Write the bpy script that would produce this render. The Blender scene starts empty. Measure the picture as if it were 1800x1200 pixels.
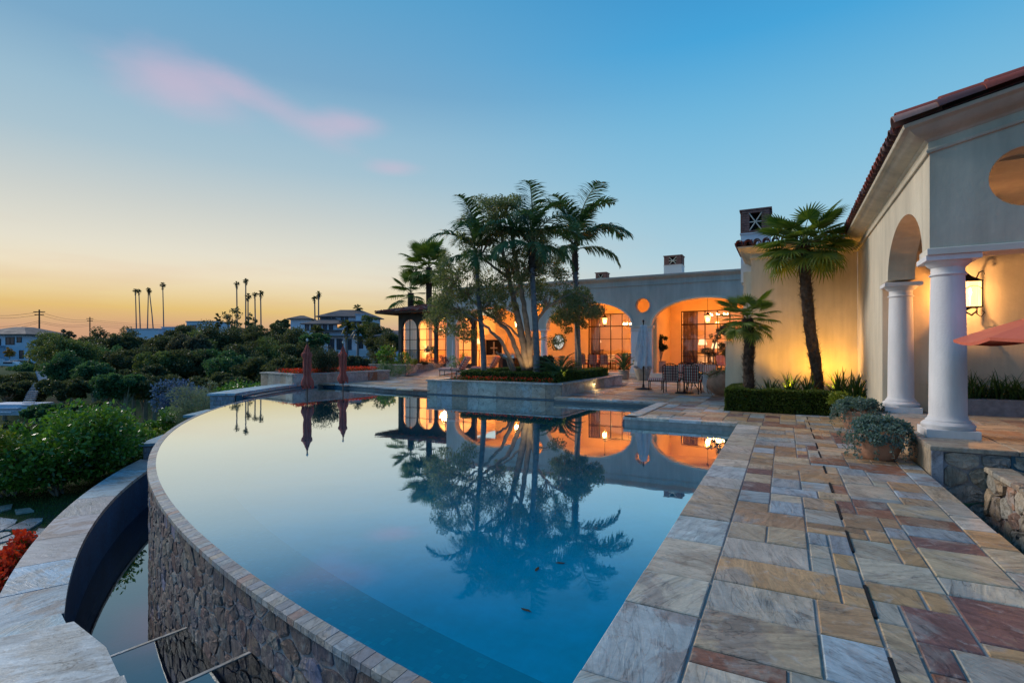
import bpy, math, random
import numpy as np
from mathutils import Vector, Matrix
from mathutils.geometry import tessellate_polygon
random.seed(7); RNG = np.random.default_rng(7)
S = bpy.context.scene
COL = S.collection
R = math.radians
# ------------------------------------------------------------------ camera
F, CX, HY, EYE, YAW = 907.0, 900.0, 616.0, 1.55, R(27.8)
cd = bpy.data.cameras.new('camera'); cam = bpy.data.objects.new('camera', cd); COL.objects.link(cam)
cam.location = (0, 0, EYE); cam.rotation_euler = (R(90), 0, YAW)
cd.sensor_width = 36; cd.lens = 36 * F / 1800; cd.shift_y = 16 / 1800
cd.clip_start = 0.05; cd.clip_end = 6000
S.camera = cam
# ------------------------------------------------------------------ exposure
S.view_settings.view_transform = 'Standard'; S.view_settings.look = 'None'
S.view_settings.exposure = EXPOSURE = 0.0; S.view_settings.gamma = 1
S.view_settings.use_curve_mapping = False
# ------------------------------------------------------------------ node helper
def lin(c):
    return tuple(((v / 255) / 12.92 if v / 255 <= .04045 else ((v / 255 + .055) / 1.055) ** 2.4) for v in c)
class NT:
    def __init__(s, nt): s.t = nt; s.n = nt.nodes; s.l = nt.links
    def node(s, ty, props=None, **ins):
        n = s.n.new(ty)
        for k, v in (props or {}).items(): setattr(n, k, v)
        for k, v in ins.items():
            s.put(n, k, v)
        return n
    def put(s, n, k, v):
        k2 = k.replace('_', ' ')
        sock = None
        if k.startswith('i') and k[1:].isdigit(): sock = n.inputs[int(k[1:])]
        else:
            sock = n.inputs[k2] if k2 in n.inputs else n.inputs[k]
        if isinstance(v, bpy.types.NodeSocket): s.l.new(v, sock)
        elif isinstance(v, bpy.types.Node): s.l.new(v.outputs[0], sock)
        else:
            if hasattr(sock, 'default_value'):
                dv = sock.default_value
                if hasattr(dv, '__len__') and not hasattr(v, '__len__'): v = [v] * len(dv)
                if hasattr(dv, '__len__') and len(dv) == 4 and len(v) == 3: v = tuple(v) + (1,)
                sock.default_value = v
    def math(s, op, a, b=0.0, c=None, clamp=False):
        n = s.n.new('ShaderNodeMath'); n.operation = op; n.use_clamp = clamp
        s.put(n, 'i0', a); s.put(n, 'i1', b)
        if c is not None: s.put(n, 'i2', c)
        return n.outputs[0]
    def mix(s, f, a, b, blend='MIX'):
        n = s.n.new('ShaderNodeMix'); n.data_type = 'RGBA'; n.blend_type = blend
        s.put(n, 'i0', f); s.put(n, 'i6', a); s.put(n, 'i7', b)
        return n.outputs[2]
    def ramp(s, f, stops, interp='LINEAR'):
        n = s.n.new('ShaderNodeValToRGB'); cr = n.color_ramp; cr.interpolation = interp
        while len(cr.elements) < len(stops): cr.elements.new(0.5)
        for e, (p, c) in zip(cr.elements, stops):
            e.position = p; e.color = (tuple(c) + (1,)) if hasattr(c, '__len__') else (c, c, c, 1)
        s.put(n, 'i0', f); return n.outputs[0]
    def noise(s, vec, scale, detail=4, rough=.55, dist=0.0):
        n = s.n.new('ShaderNodeTexNoise')
        if vec is not None: s.put(n, 'Vector', vec)
        s.put(n, 'Scale', scale); s.put(n, 'Detail', detail); s.put(n, 'Roughness', rough); s.put(n, 'Distortion', dist)
        return n.outputs[0]
    def mapping(s, vec, scale=(1, 1, 1), loc=(0, 0, 0), rot=(0, 0, 0)):
        n = s.n.new('ShaderNodeMapping'); s.put(n, 'Vector', vec); s.put(n, 'Scale', scale); s.put(n, 'Location', loc); s.put(n, 'Rotation', rot)
        return n.outputs[0]
    def vm(s, op, a, b=(0, 0, 0)):
        n = s.n.new('ShaderNodeVectorMath'); n.operation = op; s.put(n, 'i0', a); s.put(n, 'i1', b)
        return n
# ------------------------------------------------------------------ sky (dusk: warm afterglow low on the left, deep blue overhead)
SUNAZ = R(70)
SUNV = (-math.sin(SUNAZ), math.cos(SUNAZ))
W = bpy.data.worlds.new('World'); S.world = W; W.use_nodes = True
w = NT(W.node_tree); w.n.clear()
tc = w.node('ShaderNodeTexCoord')
nv = w.vm('NORMALIZE', tc.outputs['Generated'])
sep = w.node('ShaderNodeSeparateXYZ', i0=nv.outputs[0])
hx, hy, hz = sep.outputs
elev = w.math('MULTIPLY', w.math('ARCSINE', hz), 180 / math.pi)         # degrees
hl = w.math('SQRT', w.math('ADD', w.math('MULTIPLY', hx, hx), w.math('ADD', w.math('MULTIPLY', hy, hy), 1e-5)))
dot = w.math('DIVIDE', w.math('ADD', w.math('MULTIPLY', hx, SUNV[0]), w.math('MULTIPLY', hy, SUNV[1])), hl)
e01 = w.math('DIVIDE', elev, 90, clamp=True)
warm = w.ramp(e01, [(0, lin((196, 150, 122))), (2.2/90, lin((212, 166, 128))), (3.9/90, lin((230, 194, 120))), (5.4/90, lin((236, 212, 162))), (7.2/90, lin((239, 225, 196))), (9.2/90, lin((230, 224, 206))),
                    (13.4/90, lin((204, 209, 205))), (18/90, lin((170, 195, 208))), (21.5/90, lin((155, 188, 208))), (26/90, lin((124, 169, 201))), (36/90, lin((86, 161, 205))), (60/90, lin((58, 116, 172))), (1, lin((46, 98, 155)))])
cool = w.ramp(e01, [(0, lin((214, 208, 196))), (5/90, lin((198, 212, 214))), (10/90, lin((168, 205, 221))), (17/90, lin((138, 194, 222))), (23/90, lin((112, 182, 220))), (29.5/90, lin((72, 164, 217))), (36/90, lin((58, 146, 204))), (60/90, lin((48, 112, 172))), (1, lin((42, 98, 158)))])
fac = w.node('ShaderNodeMapRange', {'interpolation_type': 'SMOOTHSTEP'}, i0=dot, i1=.42, i2=1.04, i3=0.0, i4=1.0)
cold = w.ramp(e01, [(0, lin((98, 150, 208))), (8/90, lin((88, 152, 216))), (20/90, lin((70, 150, 220))), (40/90, lin((60, 138, 200))), (1, lin((42, 98, 158)))])
fac2 = w.node('ShaderNodeMapRange', {'interpolation_type': 'SMOOTHSTEP'}, i0=dot, i1=.12, i2=-.65, i3=0.0, i4=1.0)
skyc = w.mix(fac2.outputs[0], w.mix(fac.outputs[0], cool, warm), cold)
# streaky low haze bands and soft pink cirrus
vecs = w.mapping(nv.outputs[0], scale=(2.2, 2.2, 16))
nb = w.noise(vecs, 1.6, 4, .5)
band = w.math('MULTIPLY', w.math('SUBTRACT', nb, .5), w.ramp(e01, [(0, .9), (7/90, .5), (13/90, 0)]))
skyc = w.mix(w.math('MULTIPLY', band, 1.3, clamp=True), skyc, lin((214, 150, 118)))
def cloud(px, py, sx, sy, rot, strength, tilt):
    # a soft ellipse in direction space, broken up with noise
    global skyc
    v = Vector(((px - CX) / F, 1, (HY - py) / F)).normalized()
    v.rotate(Matrix.Rotation(YAW, 3, 'Z'))
    rt = Vector((v.y, -v.x, 0)).normalized(); up = rt.cross(v)
    a = w.vm('DOT_PRODUCT', nv.outputs[0], tuple(rt)).outputs['Value']; b = w.vm('DOT_PRODUCT', nv.outputs[0], tuple(up)).outputs['Value']
    front = w.vm('DOT_PRODUCT', nv.outputs[0], tuple(v)).outputs['Value']
    ca, sa = math.cos(rot), math.sin(rot)
    u = w.math('ADD', w.math('MULTIPLY', a, ca / sx), w.math('MULTIPLY', b, sa / sx))
    q = w.math('ADD', w.math('MULTIPLY', a, -sa / sy), w.math('MULTIPLY', b, ca / sy))
    d = w.math('SQRT', w.math('ADD', w.math('MULTIPLY', u, u), w.math('MULTIPLY', q, q)))
    nn = w.noise(w.mapping(nv.outputs[0], scale=(1, 1, 2.6)), 7, 4, .55)
    d = w.math('ADD', d, w.math('MULTIPLY', w.math('SUBTRACT', nn, .5), 1.1))
    m = w.node('ShaderNodeMapRange', {'interpolation_type': 'SMOOTHSTEP'}, i0=d, i1=1.25, i2=.0, i3=0.0, i4=strength)
    m = w.math('MULTIPLY', m.outputs[0], w.math('GREATER_THAN', front, 0))
    skyc = w.mix(m, skyc, lin((216, 188, 210)))
cloud(325, 150, .115, .055, -.05, .55, 0)
cloud(490, 195, .13, .026, -.36, .34, 0)
cloud(612, 220, .07, .026, .05, .5, 0)
cloud(688, 296, .055, .016, 0, .4, 0)
below = w.math('LESS_THAN', hz, -.002)
skyc = w.mix(below, skyc, (.10, .10, .09))
bg = w.node('ShaderNodeBackground', Color=skyc, Strength=1.0)
out = w.node('ShaderNodeOutputWorld'); w.l.new(bg.outputs[0], out.inputs[0])
# ------------------------------------------------------------------ sun: the soft afterglow
sl = bpy.data.lights.new('sun', 'SUN'); sl.energy = 2.3; sl.angle = R(24); sl.color = (1.0, .90, .81)
so = bpy.data.objects.new('sun', sl); COL.objects.link(so)
LAMPAZ = R(90)
so.rotation_euler = Vector((math.sin(LAMPAZ), -math.cos(LAMPAZ), -math.tan(R(30)))).to_track_quat('-Z', 'Y').to_euler()
# ------------------------------------------------------------------ placing helpers: photograph pixel -> point
DV = Vector((-math.sin(YAW), math.cos(YAW))); RV = Vector((math.cos(YAW), math.sin(YAW)))
def P(px, py, z=0.0):
    t = F * (EYE - z) / (py - HY); q = DV * t + RV * (t * (px - CX) / F); return Vector((q.x, q.y, z))
def PT(px, py, t):
    q = DV * t + RV * (t * (px - CX) / F); return Vector((q.x, q.y, EYE + (HY - py) * t / F))
def PY(px, py, Y):
    v = DV + RV * ((px - CX) / F); t = Y / v.y; return Vector((v.x * t, Y, EYE + (HY - py) * t / F))
def PXp(px, py, X):
    v = DV + RV * ((px - CX) / F); t = X / v.x; return Vector((X, v.y * t, EYE + (HY - py) * t / F))
# ------------------------------------------------------------------ object helpers
def tag(o, label=None, cat=None, group=None, kind=None):
    if label: o['label'] = label
    if cat: o['category'] = cat
    if group: o['group'] = group
    if kind: o['kind'] = kind
    return o
def thing(name, label, cat, loc=(0, 0, 0), rz=0.0, group=None):
    o = bpy.data.objects.new(name, None); COL.objects.link(o); o.empty_display_size = .2
    o.location = loc; o.rotation_euler = (0, 0, rz); return tag(o, label, cat, group)
def kids(o): return [c for c in COL.objects if c.parent == o]
def dup(o, loc=None, rz=None, label=None, parent=None, kidmap=None):
    if kidmap is None:
        kidmap = {}
        for c in COL.objects:
            if c.parent: kidmap.setdefault(c.parent, []).append(c)
    c = o.copy(); COL.objects.link(c)
    if parent: c.parent = parent
    if loc is not None: c.location = loc
    if rz is not None: c.rotation_euler = (0, 0, rz)
    if label: c['label'] = label
    for k in kidmap.get(o, []): dup(k, parent=c, kidmap=kidmap)
    return c
class MB:
    def __init__(s): s.v = []; s.f = []; s.c = []; s.m = []; s.mi = 0; s.cur = None
    def add(s, vs, fs):
        b = len(s.v); s.v += [tuple(q) for q in vs]
        for f in fs: s.f.append(tuple(b + i for i in f)); s.m.append(s.mi)
        if s.cur is not None or s.c:
            while len(s.c) < b: s.c.append((1, 1, 1, 1))
            s.c += [s.cur or (1, 1, 1, 1)] * len(vs)
        return s
    def box(s, c, d, rz=0.0, M=None):
        x, y, z = d[0] / 2, d[1] / 2, d[2] / 2
        vs = [Vector((i * x, j * y, k * z)) for i in (-1, 1) for j in (-1, 1) for k in (-1, 1)]
        if rz: m = Matrix.Rotation(rz, 3, 'Z'); vs = [m @ v for v in vs]
        if M: vs = [M @ v for v in vs]
        vs = [v + Vector(c) for v in vs]
        return s.add(vs, [(0, 1, 3, 2), (4, 6, 7, 5), (0, 4, 5, 1), (2, 3, 7, 6), (0, 2, 6, 4), (1, 5, 7, 3)])
    def bbox(s, a, b): return s.box([(a[i] + b[i]) / 2 for i in range(3)], [abs(b[i] - a[i]) for i in range(3)])
    def bev(s, a, b, e=.008, z_only=True):
        # slab from a to b with its upper edges softened
        x0, y0, z0 = a; x1, y1, z1 = b
        L = [(x0, y0, z0), (x1, y0, z0), (x1, y1, z0), (x0, y1, z0), (x0, y0, z1 - e), (x1, y0, z1 - e), (x1, y1, z1 - e), (x0, y1, z1 - e),
             (x0 + e, y0 + e, z1), (x1 - e, y0 + e, z1), (x1 - e, y1 - e, z1), (x0 + e, y1 - e, z1)]
        fs = [(3, 2, 1, 0)] + [(i, (i + 1) % 4, (i + 1) % 4 + 4, i + 4) for i in range(4)] + [(i + 4, (i + 1) % 4 + 4, (i + 1) % 4 + 8, i + 8) for i in range(4)] + [(8, 9, 10, 11)]
        return s.add(L, fs)
    def tube(s, pts, rad, n=8, cap=True):
        pts = [Vector(p) for p in pts]
        if not hasattr(rad, '__len__'): rad = [rad] * len(pts)
        vs = []; up = Vector((0, 0, 1))
        prev = None
        for i, p in enumerate(pts):
            d = (pts[min(i + 1, len(pts) - 1)] - pts[max(i - 1, 0)])
            d = d.normalized() if d.length > 1e-9 else Vector((0, 0, 1))
            if prev is None:
                a = d.cross(Vector((0, 0, 1)) if abs(d.z) < .9 else Vector((1, 0, 0))).normalized()
            else:
                a = (prev - d * prev.dot(d)).normalized()
            prev = a; b = d.cross(a)
            for k in range(n):
                t = 2 * math.pi * k / n
                vs.append(p + (a * math.cos(t) + b * math.sin(t)) * rad[i])
        fs = []
        for i in range(len(pts) - 1):
            for k in range(n):
                fs.append((i * n + k, i * n + (k + 1) % n, (i + 1) * n + (k + 1) % n, (i + 1) * n + k))
        if cap:
            fs.append(tuple(range(n - 1, -1, -1))); fs.append(tuple((len(pts) - 1) * n + k for k in range(n)))
        return s.add(vs, fs)
    def lathe(s, prof, c=(0, 0, 0), n=24, M=None):
        vs = []
        for r_, z in prof:
            for k in range(n):
                t = 2 * math.pi * k / n
                q = Vector((r_ * math.cos(t), r_ * math.sin(t), z))
                if M: q = M @ q
                vs.append(q + Vector(c))
        fs = []
        for i in range(len(prof) - 1):
            for k in range(n):
                fs.append((i * n + k, i * n + (k + 1) % n, (i + 1) * n + (k + 1) % n, (i + 1) * n + k))
        fs.append(tuple(range(n - 1, -1, -1))); fs.append(tuple((len(prof) - 1) * n + k for k in range(n)))
        return s.add(vs, fs)
    def prism(s, poly, z0, z1, holes=()):
        # vertical prism of a plan polygon (counter-clockwise), optional holes
        return s.sheet(poly, holes, lambda p, w_: Vector((p[0], p[1], w_)), z0, z1)
    def sheet(s, poly, holes, fn, w0, w1):
        rings = [list(poly)] + [list(h) for h in holes]
        tri = tessellate_polygon([[Vector((p[0], p[1], 0)) for p in r_] for r_ in rings])
        flat = [p for r_ in rings for p in r_]; n = len(flat)
        vs = [fn(p, w0) for p in flat] + [fn(p, w1) for p in flat]
        fs = []
        for t in tri:
            a, b, c = [flat[i] for i in t]
            ccw = (b[0] - a[0]) * (c[1] - a[1]) - (b[1] - a[1]) * (c[0] - a[0]) > 0
            t = t if ccw else (t[0], t[2], t[1])
            fs.append((t[2], t[1], t[0])); fs.append((t[0] + n, t[1] + n, t[2] + n))
        o = 0
        for r_ in rings:
            m = len(r_)
            for i in range(m):
                j = (i + 1) % m; fs.append((o + i, o + j, o + j + n, o + i + n))
            o += m
        return s.add(vs, fs)
    def build(s, name, mats, parent=None, smooth=False, loc=None, fix=False, kind=None, label=None):
        me = bpy.data.meshes.new(name); me.from_pydata(s.v, [], s.f); me.update()
        if s.c:
            ca = me.color_attributes.new('tint', 'FLOAT_COLOR', 'POINT')
            while len(s.c) < len(s.v): s.c.append((1, 1, 1, 1))
            ca.data.foreach_set('color', np.array(s.c, dtype=np.float32).ravel())
        if not isinstance(mats, (list, tuple)): mats = [mats]
        for m in mats: me.materials.append(m)
        if len(mats) > 1: me.polygons.foreach_set('material_index', s.m)
        if fix:
            import bmesh
            bm = bmesh.new(); bm.from_mesh(me); bmesh.ops.recalc_face_normals(bm, faces=bm.faces); bm.to_mesh(me); bm.free()
        if smooth:
            me.polygons.foreach_set('use_smooth', [True] * len(me.polygons))
            if smooth != 'all': me.set_sharp_from_angle(angle=R(40))
        o = bpy.data.objects.new(name, me); COL.objects.link(o)
        if parent: o.parent = parent
        if loc is not None: o.location = loc
        if kind: o['kind'] = kind
        if label: o['label'] = label
        return o
def npmesh(name, V, mat, parent=None, quads=True, tint=None, smooth=False, kind=None):
    """V: (N,k,3) array of separate k-gons -> one object"""
    N, k, _ = V.shape
    me = bpy.data.meshes.new(name)
    me.vertices.add(N * k); me.vertices.foreach_set('co', V.astype(np.float32).ravel())
    me.loops.add(N * k); me.loops.foreach_set('vertex_index', np.arange(N * k, dtype=np.int32))
    me.polygons.add(N); me.polygons.foreach_set('loop_start', np.arange(0, N * k, k, dtype=np.int32))
    me.update(calc_edges=True)
    if tint is not None:
        ca = me.color_attributes.new('tint', 'FLOAT_COLOR', 'POINT')
        ca.data.foreach_set('color', np.repeat(tint, k, axis=0).astype(np.float32).ravel())
    me.materials.append(mat)
    o = bpy.data.objects.new(name, me); COL.objects.link(o)
    if parent: o.parent = parent
    if kind: o['kind'] = kind
    return o
# ------------------------------------------------------------------ materials
def mat(name):
    m = bpy.data.materials.new(name); m.use_nodes = True
    t = NT(m.node_tree); t.n.clear()
    o = t.node('ShaderNodeOutputMaterial')
    return m, t, o
def pbr(name, col, rough=.6, metal=0.0, bump=0.0, bscale=30, var=0.0, vscale=3, spec=.4, dirt=0.0, streak=False):
    m, t, o = mat(name)
    b = t.node('ShaderNodeBsdfPrincipled', Base_Color=col, Roughness=rough, Metallic=metal); t.put(b, 'Specular IOR Level', spec)
    tcn = t.node('ShaderNodeTexCoord').outputs['Object'] if not streak else t.node('ShaderNodeNewGeometry').outputs['Position']
    if var > 0:
        vv = t.mapping(tcn, scale=(1, 1, .35) if streak else (1, 1, 1))
        n1 = t.noise(vv, vscale, 6, .6)
        f = t.ramp(n1, [(.3, 1 - var), (.7, 1 + var * .6)])
        c = t.mix(1.0, col, f, 'MULTIPLY')
        if streak:
            n2 = t.noise(t.mapping(tcn, scale=(6, 6, .5)), 1.2, 5, .6)
            c = t.mix(1.0, c, t.ramp(n2, [(.35, 1 - var * .5), (.6, 1)]), 'MULTIPLY')
        t.l.new(c, b.inputs['Base Color'])
        t.l.new(t.ramp(n1, [(.3, min(1, rough + .1)), (.7, max(0, rough - .1))]), b.inputs['Roughness'])
    if bump > 0:
        nb_ = t.noise(tcn, bscale, 6, .6)
        bp = t.node('ShaderNodeBump', Strength=bump, Distance=.02, Height=nb_)
        t.l.new(bp.outputs[0], b.inputs['Normal'])
    t.l.new(b.outputs[0], o.inputs[0]); return m
def stone_mat(name, bump=.35, rough=.45, contrast=1.0, scale=1.0):
    m, t, o = mat(name)
    at = t.node('ShaderNodeAttribute', {'attribute_name': 'tint'})
    geo = t.node('ShaderNodeNewGeometry')
    off = t.vm('SCALE', at.outputs['Color']); t.put(off, 'Scale', 37.0)
    off = t.vm('SCALE', t.vm('ADD', t.node('ShaderNodeCombineXYZ', i0=at.outputs['Alpha'], i1=at.outputs['Alpha'], i2=0.0), off.outputs[0]).outputs[0]); t.put(off, 'Scale', 61.0)
    pos = t.vm('ADD', geo.outputs['Position'], off.outputs[0]).outputs[0]
    rot = t.node('ShaderNodeVectorRotate', {'rotation_type': 'Z_AXIS'}, i0=pos, Angle=t.math('MULTIPLY', at.outputs['Alpha'], 5.0))
    st = t.mapping(rot.outputs[0], scale=(1.4 * scale, 5.5 * scale, 3))
    n1 = t.noise(st, 1.5, 7, .62, 1.4)
    n2 = t.noise(rot.outputs[0], 2.4 * scale, 5, .6, .8)
    n3 = t.noise(pos, 38 * scale, 5, .65)
    base = at.outputs['Color']
    # patches of a second mineral tone: iron-stained tan over grey, grey over brown
    patch = t.ramp(n2, [(.5, 0), (.58, .8)])
    alt = t.mix(.72, base, t.ramp(t.math('FRACT', t.math('MULTIPLY', at.outputs['Alpha'], 7.3)), [(0, (.30, .21, .13)), (.35, (.36, .33, .27)), (.65, (.24, .28, .29)), (1, (.22, .12, .08))]))
    c = t.mix(patch, base, alt)
    c = t.mix(1.0, c, t.ramp(n1, [(.25, 1 - .42 * contrast), (.5, 1.0), (.75, 1 + .32 * contrast)]), 'MULTIPLY')
    c = t.mix(1.0, c, t.ramp(n3, [(.3, .86), (.7, 1.1)]), 'MULTIPLY')
    big = t.noise(geo.outputs['Position'], .9, 4, .6)
    c = t.mix(1.0, c, t.ramp(big, [(.3, .80), (.7, 1.12)]), 'MULTIPLY')
    vn = t.noise(st, .8, 3, .55, 2.6); vein = t.ramp(t.math('ABSOLUTE', t.math('SUBTRACT', vn, .5)), [(0, .42), (.012, .8), (.03, 1)])
    c = t.mix(t.ramp(n2, [(.35, .15), (.6, 1)]), c, t.mix(1.0, c, vein, 'MULTIPLY'))
    sp = t.noise(rot.outputs[0], 9 * scale, 5, .7, .6); c = t.mix(t.ramp(sp, [(.56, 0), (.68, .35)]), c, (.46, .47, .45))
    sp2 = t.noise(pos, 5 * scale, 6, .7, .9); c = t.mix(t.ramp(sp2, [(.56, 0), (.70, .55)]), c, t.mix(1.0, c, (.52, .42, .34), 'MULTIPLY'))
    b = t.node('ShaderNodeBsdfPrincipled', Base_Color=c); t.put(b, 'Specular IOR Level', .5)
    t.l.new(t.ramp(t.math('ADD', t.math('MULTIPLY', n1, .5), t.math('MULTIPLY', n2, .5)), [(.3, rough + .2), (.7, rough - .06)]), b.inputs['Roughness'])
    h = t.math('ADD', t.math('MULTIPLY', n1, .75), t.math('MULTIPLY', n3, .22))
    # cleft ledges: split-face slate breaks in thin layers
    led = t.math('ADD', h, t.math('MULTIPLY', t.ramp(t.noise(st, .9, 3, .5, 2.0), [(.52, 0), (.535, 1)]), .18))
    bp = t.node('ShaderNodeBump', Strength=bump, Distance=.03, Height=led)
    t.l.new(bp.outputs[0], b.inputs['Normal']); t.l.new(b.outputs[0], o.inputs[0]); return m
def leaf_mat(name, c1, c2, rough=.5, trans=.35, spec=.35):
    m, t, o = mat(name)
    g = t.node('ShaderNodeNewGeometry'); oi = t.node('ShaderNodeObjectInfo')
    rnd = g.outputs['Random Per Island']
    big = t.noise(g.outputs['Position'], .8, 3, .6)
    f = t.math('ADD', t.math('MULTIPLY', rnd, .6), t.math('MULTIPLY', big, .5), clamp=True)
    c = t.ramp(f, [(.15, c1), (.85, c2)])
    b = t.node('ShaderNodeBsdfPrincipled', Base_Color=c, Roughness=rough); t.put(b, 'Specular IOR Level', spec)
    tr = t.node('ShaderNodeBsdfTranslucent', Color=t.mix(1.0, c, (1.1, 1.2, .6), 'MULTIPLY'))
    mx = t.node('ShaderNodeMixShader', i0=trans, i1=b, i2=tr)
    t.l.new(mx.outputs[0], o.inputs[0]); return m
def emit(name, col, s):
    m, t, o = mat(name); e = t.node('ShaderNodeEmission', Color=col, Strength=s); t.l.new(e.outputs[0], o.inputs[0]); return m
def glass(name, tint=(1, 1, 1), rough=0.0, ior=1.45):
    m, t, o = mat(name)
    fr = t.node('ShaderNodeFresnel', IOR=ior)
    tr = t.node('ShaderNodeBsdfTransparent', Color=tint); gl = t.node('ShaderNodeBsdfGlossy', Color=(1, 1, 1), Roughness=rough)
    mx = t.node('ShaderNodeMixShader', i0=fr, i1=tr, i2=gl); t.l.new(mx.outputs[0], o.inputs[0]); return m
def water(name, tint, power, ripple, curve=True, milk=.24):
    m, t, o = mat(name)
    g = t.node('ShaderNodeNewGeometry')
    n = t.noise(t.mapping(g.outputs['Position'], scale=(1.0, 1.0, 1)), 2.2, 3, .5, .4)
    n2 = t.noise(g.outputs['Position'], 9, 2, .5)
    bp = t.node('ShaderNodeBump', Strength=ripple, Distance=.02, Height=t.math('ADD', n, t.math('MULTIPLY', n2, .12)))
    fr = t.node('ShaderNodeFresnel', IOR=1.333, Normal=bp)
    f = t.math('POWER', fr, power, clamp=True)
    if curve: f = t.ramp(fr, [(0, .0), (.065, .02), (.085, .07), (.105, .19), (.14, .44), (.18, .64), (.25, .79), (.43, .92), (1, 1)])
    tr = t.node('ShaderNodeBsdfTransparent', Color=tint)
    gl = t.node('ShaderNodeBsdfGlossy', Color=(.88, .97, 1.0), Roughness=.02, Normal=bp)
    body = tr
    if milk:   # light scattered back by the water itself
        body = t.node('ShaderNodeMixShader', i0=milk, i1=tr, i2=t.node('ShaderNodeBsdfDiffuse', Color=(.0, .46, .66)))
    mx = t.node('ShaderNodeMixShader', i0=f, i1=body, i2=gl); t.l.new(mx.outputs[0], o.inputs[0]); return m
def stripes(name, c1, c2, freq, axis=0, rough=.8):
    m, t, o = mat(name)
    v = t.node('ShaderNodeTexCoord').outputs['Object']
    x = t.node('ShaderNodeSeparateXYZ', i0=v).outputs[axis]
    s_ = t.math('GREATER_THAN', t.math('FRACT', t.math('MULTIPLY', x, freq)), .5)
    n_ = t.noise(v, 60, 3, .6)
    c = t.mix(1.0, t.mix(s_, c1, c2), t.ramp(n_, [(.3, .85), (.7, 1.08)]), 'MULTIPLY')
    b = t.node('ShaderNodeBsdfPrincipled', Base_Color=c, Roughness=rough)
    bp = t.node('ShaderNodeBump', Strength=.15, Distance=.01, Height=n_); t.l.new(bp.outputs[0], b.inputs['Normal'])
    t.l.new(b.outputs[0], o.inputs[0]); return m
def tile_mat(name, c1, c2, scale, mortar, rough=.25, accent=None, tintattr=False):
    m, t, o = mat(name)
    v = t.node('ShaderNodeNewGeometry').outputs['Position']
    vo = t.node('ShaderNodeTexVoronoi', {'distance': 'CHEBYCHEV'}, Vector=v, Scale=scale, Randomness=.0)
    sepc = t.node('ShaderNodeSeparateColor', i0=vo.outputs['Color'])
    c = t.ramp(sepc.outputs[0], [(0, c1), (.9, c2)] + ([(.93, accent), (1, accent)] if accent else []))
    edge = t.math('GREATER_THAN', vo.outputs['Distance'], .47)
    c = t.mix(edge, c, mortar)
    big = t.noise(v, 1.1, 4, .6); c = t.mix(1.0, c, t.ramp(big, [(.3, .7), (.7, 1.2)]), 'MULTIPLY')
    b = t.node('ShaderNodeBsdfPrincipled', Base_Color=c, Roughness=rough)
    bp = t.node('ShaderNodeBump', Strength=.2, Distance=.01, Height=t.math('SUBTRACT', 1, edge)); t.l.new(bp.outputs[0], b.inputs['Normal'])
    t.l.new(b.outputs[0], o.inputs[0]); return m
M_stone = stone_mat('cleft_flagstone')
M_rough = stone_mat('rough_wall_stone', bump=.9, rough=.7, scale=2.4)
M_clad = stone_mat('sandstone_cladding', bump=.3, rough=.5, scale=.8)
M_grout = pbr('grout', (.33, .31, .28), .85, bump=.3, bscale=60, var=.25, vscale=8)
M_mortar = pbr('wall_mortar', (.34, .30, .30), .9, bump=1.0, bscale=26, var=.35, vscale=6)
M_black = pbr('dark_slot', (.006, .006, .007), .8)
M_stucco = pbr('cream_stucco', (.62, .54, .41), .85, bump=.4, bscale=7, var=.2, vscale=1.3, streak=True)
M_facade = pbr('weathered_stucco', (.54, .51, .45), .85, bump=.25, bscale=9, var=.2, vscale=1.1, streak=True)
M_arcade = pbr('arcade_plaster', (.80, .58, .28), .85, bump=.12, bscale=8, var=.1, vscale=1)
M_trim = pbr('pale_cast_stone', (.66, .60, .50), .75, bump=.12, bscale=20, var=.12, vscale=2)
M_colst = pbr('white_column_stone', (.74, .71, .70), .75, bump=.25, bscale=34, var=.15, vscale=2.2, streak=True)
M_iron = pbr('dark_iron', (.02, .017, .016), .45, metal=.6)
M_bronze = pbr('bronze_window_frame', (.05, .022, .014), .5, metal=.2)
M_terra = pbr('terracotta', (.42, .22, .14), .8, bump=.3, bscale=22, var=.25, vscale=5)
M_aged = pbr('aged_clay', (.36, .30, .24), .85, bump=.4, bscale=16, var=.35, vscale=4)
M_tile = pbr('clay_roof_tile', (.30, .065, .04), .7, bump=.3, bscale=18, var=.4, vscale=3)
M_tile2 = pbr('pale_clay_roof_tile', (.36, .20, .16), .75, bump=.3, bscale=18, var=.35, vscale=3)
M_tile3 = pbr('dark_fired_roof_tile', (.13, .055, .05), .6, bump=.3, bscale=18, var=.4, vscale=3)
M_brick = pbr('chimney_brick', (.24, .12, .10), .85, bump=.3, bscale=30, var=.35, vscale=6)
M_white = pbr('white_render', (.70, .70, .72), .8, bump=.1, bscale=12, var=.1, vscale=.6)
M_wood = pbr('dark_wood', (.10, .045, .022), .6, bump=.2, bscale=20, var=.3, vscale=4)
M_canvas_red = pbr('rust_canvas', (.50, .10, .065), .85, bump=.25, bscale=40, var=.18, vscale=4)
M_canvas_or = pbr('orange_canvas', (.62, .14, .08), .8, bump=.15, bscale=50, var=.1, vscale=3)
M_canvas_wh = pbr('grey_white_canvas', (.62, .60, .62), .85, bump=.25, bscale=30, var=.12, vscale=5)
M_stripe = stripes('red_and_cream_stripe', (.52, .10, .07), (.72, .58, .48), 14, 0)
M_stripe_y = stripes('red_and_cream_stripe_seat', (.52, .10, .07), (.74, .60, .50), 14, 0)
M_glass = glass('window_glass', (.97, .97, .97))
M_lampglass = emit('lit_lantern_glass', (1.0, .62, .25), 5.0)
M_bulb = emit('glowing_bulb', (1.0, .70, .34), 28.0)
M_shade = emit('lit_lamp_shade', (1.0, .60, .28), 2.2)
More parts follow.
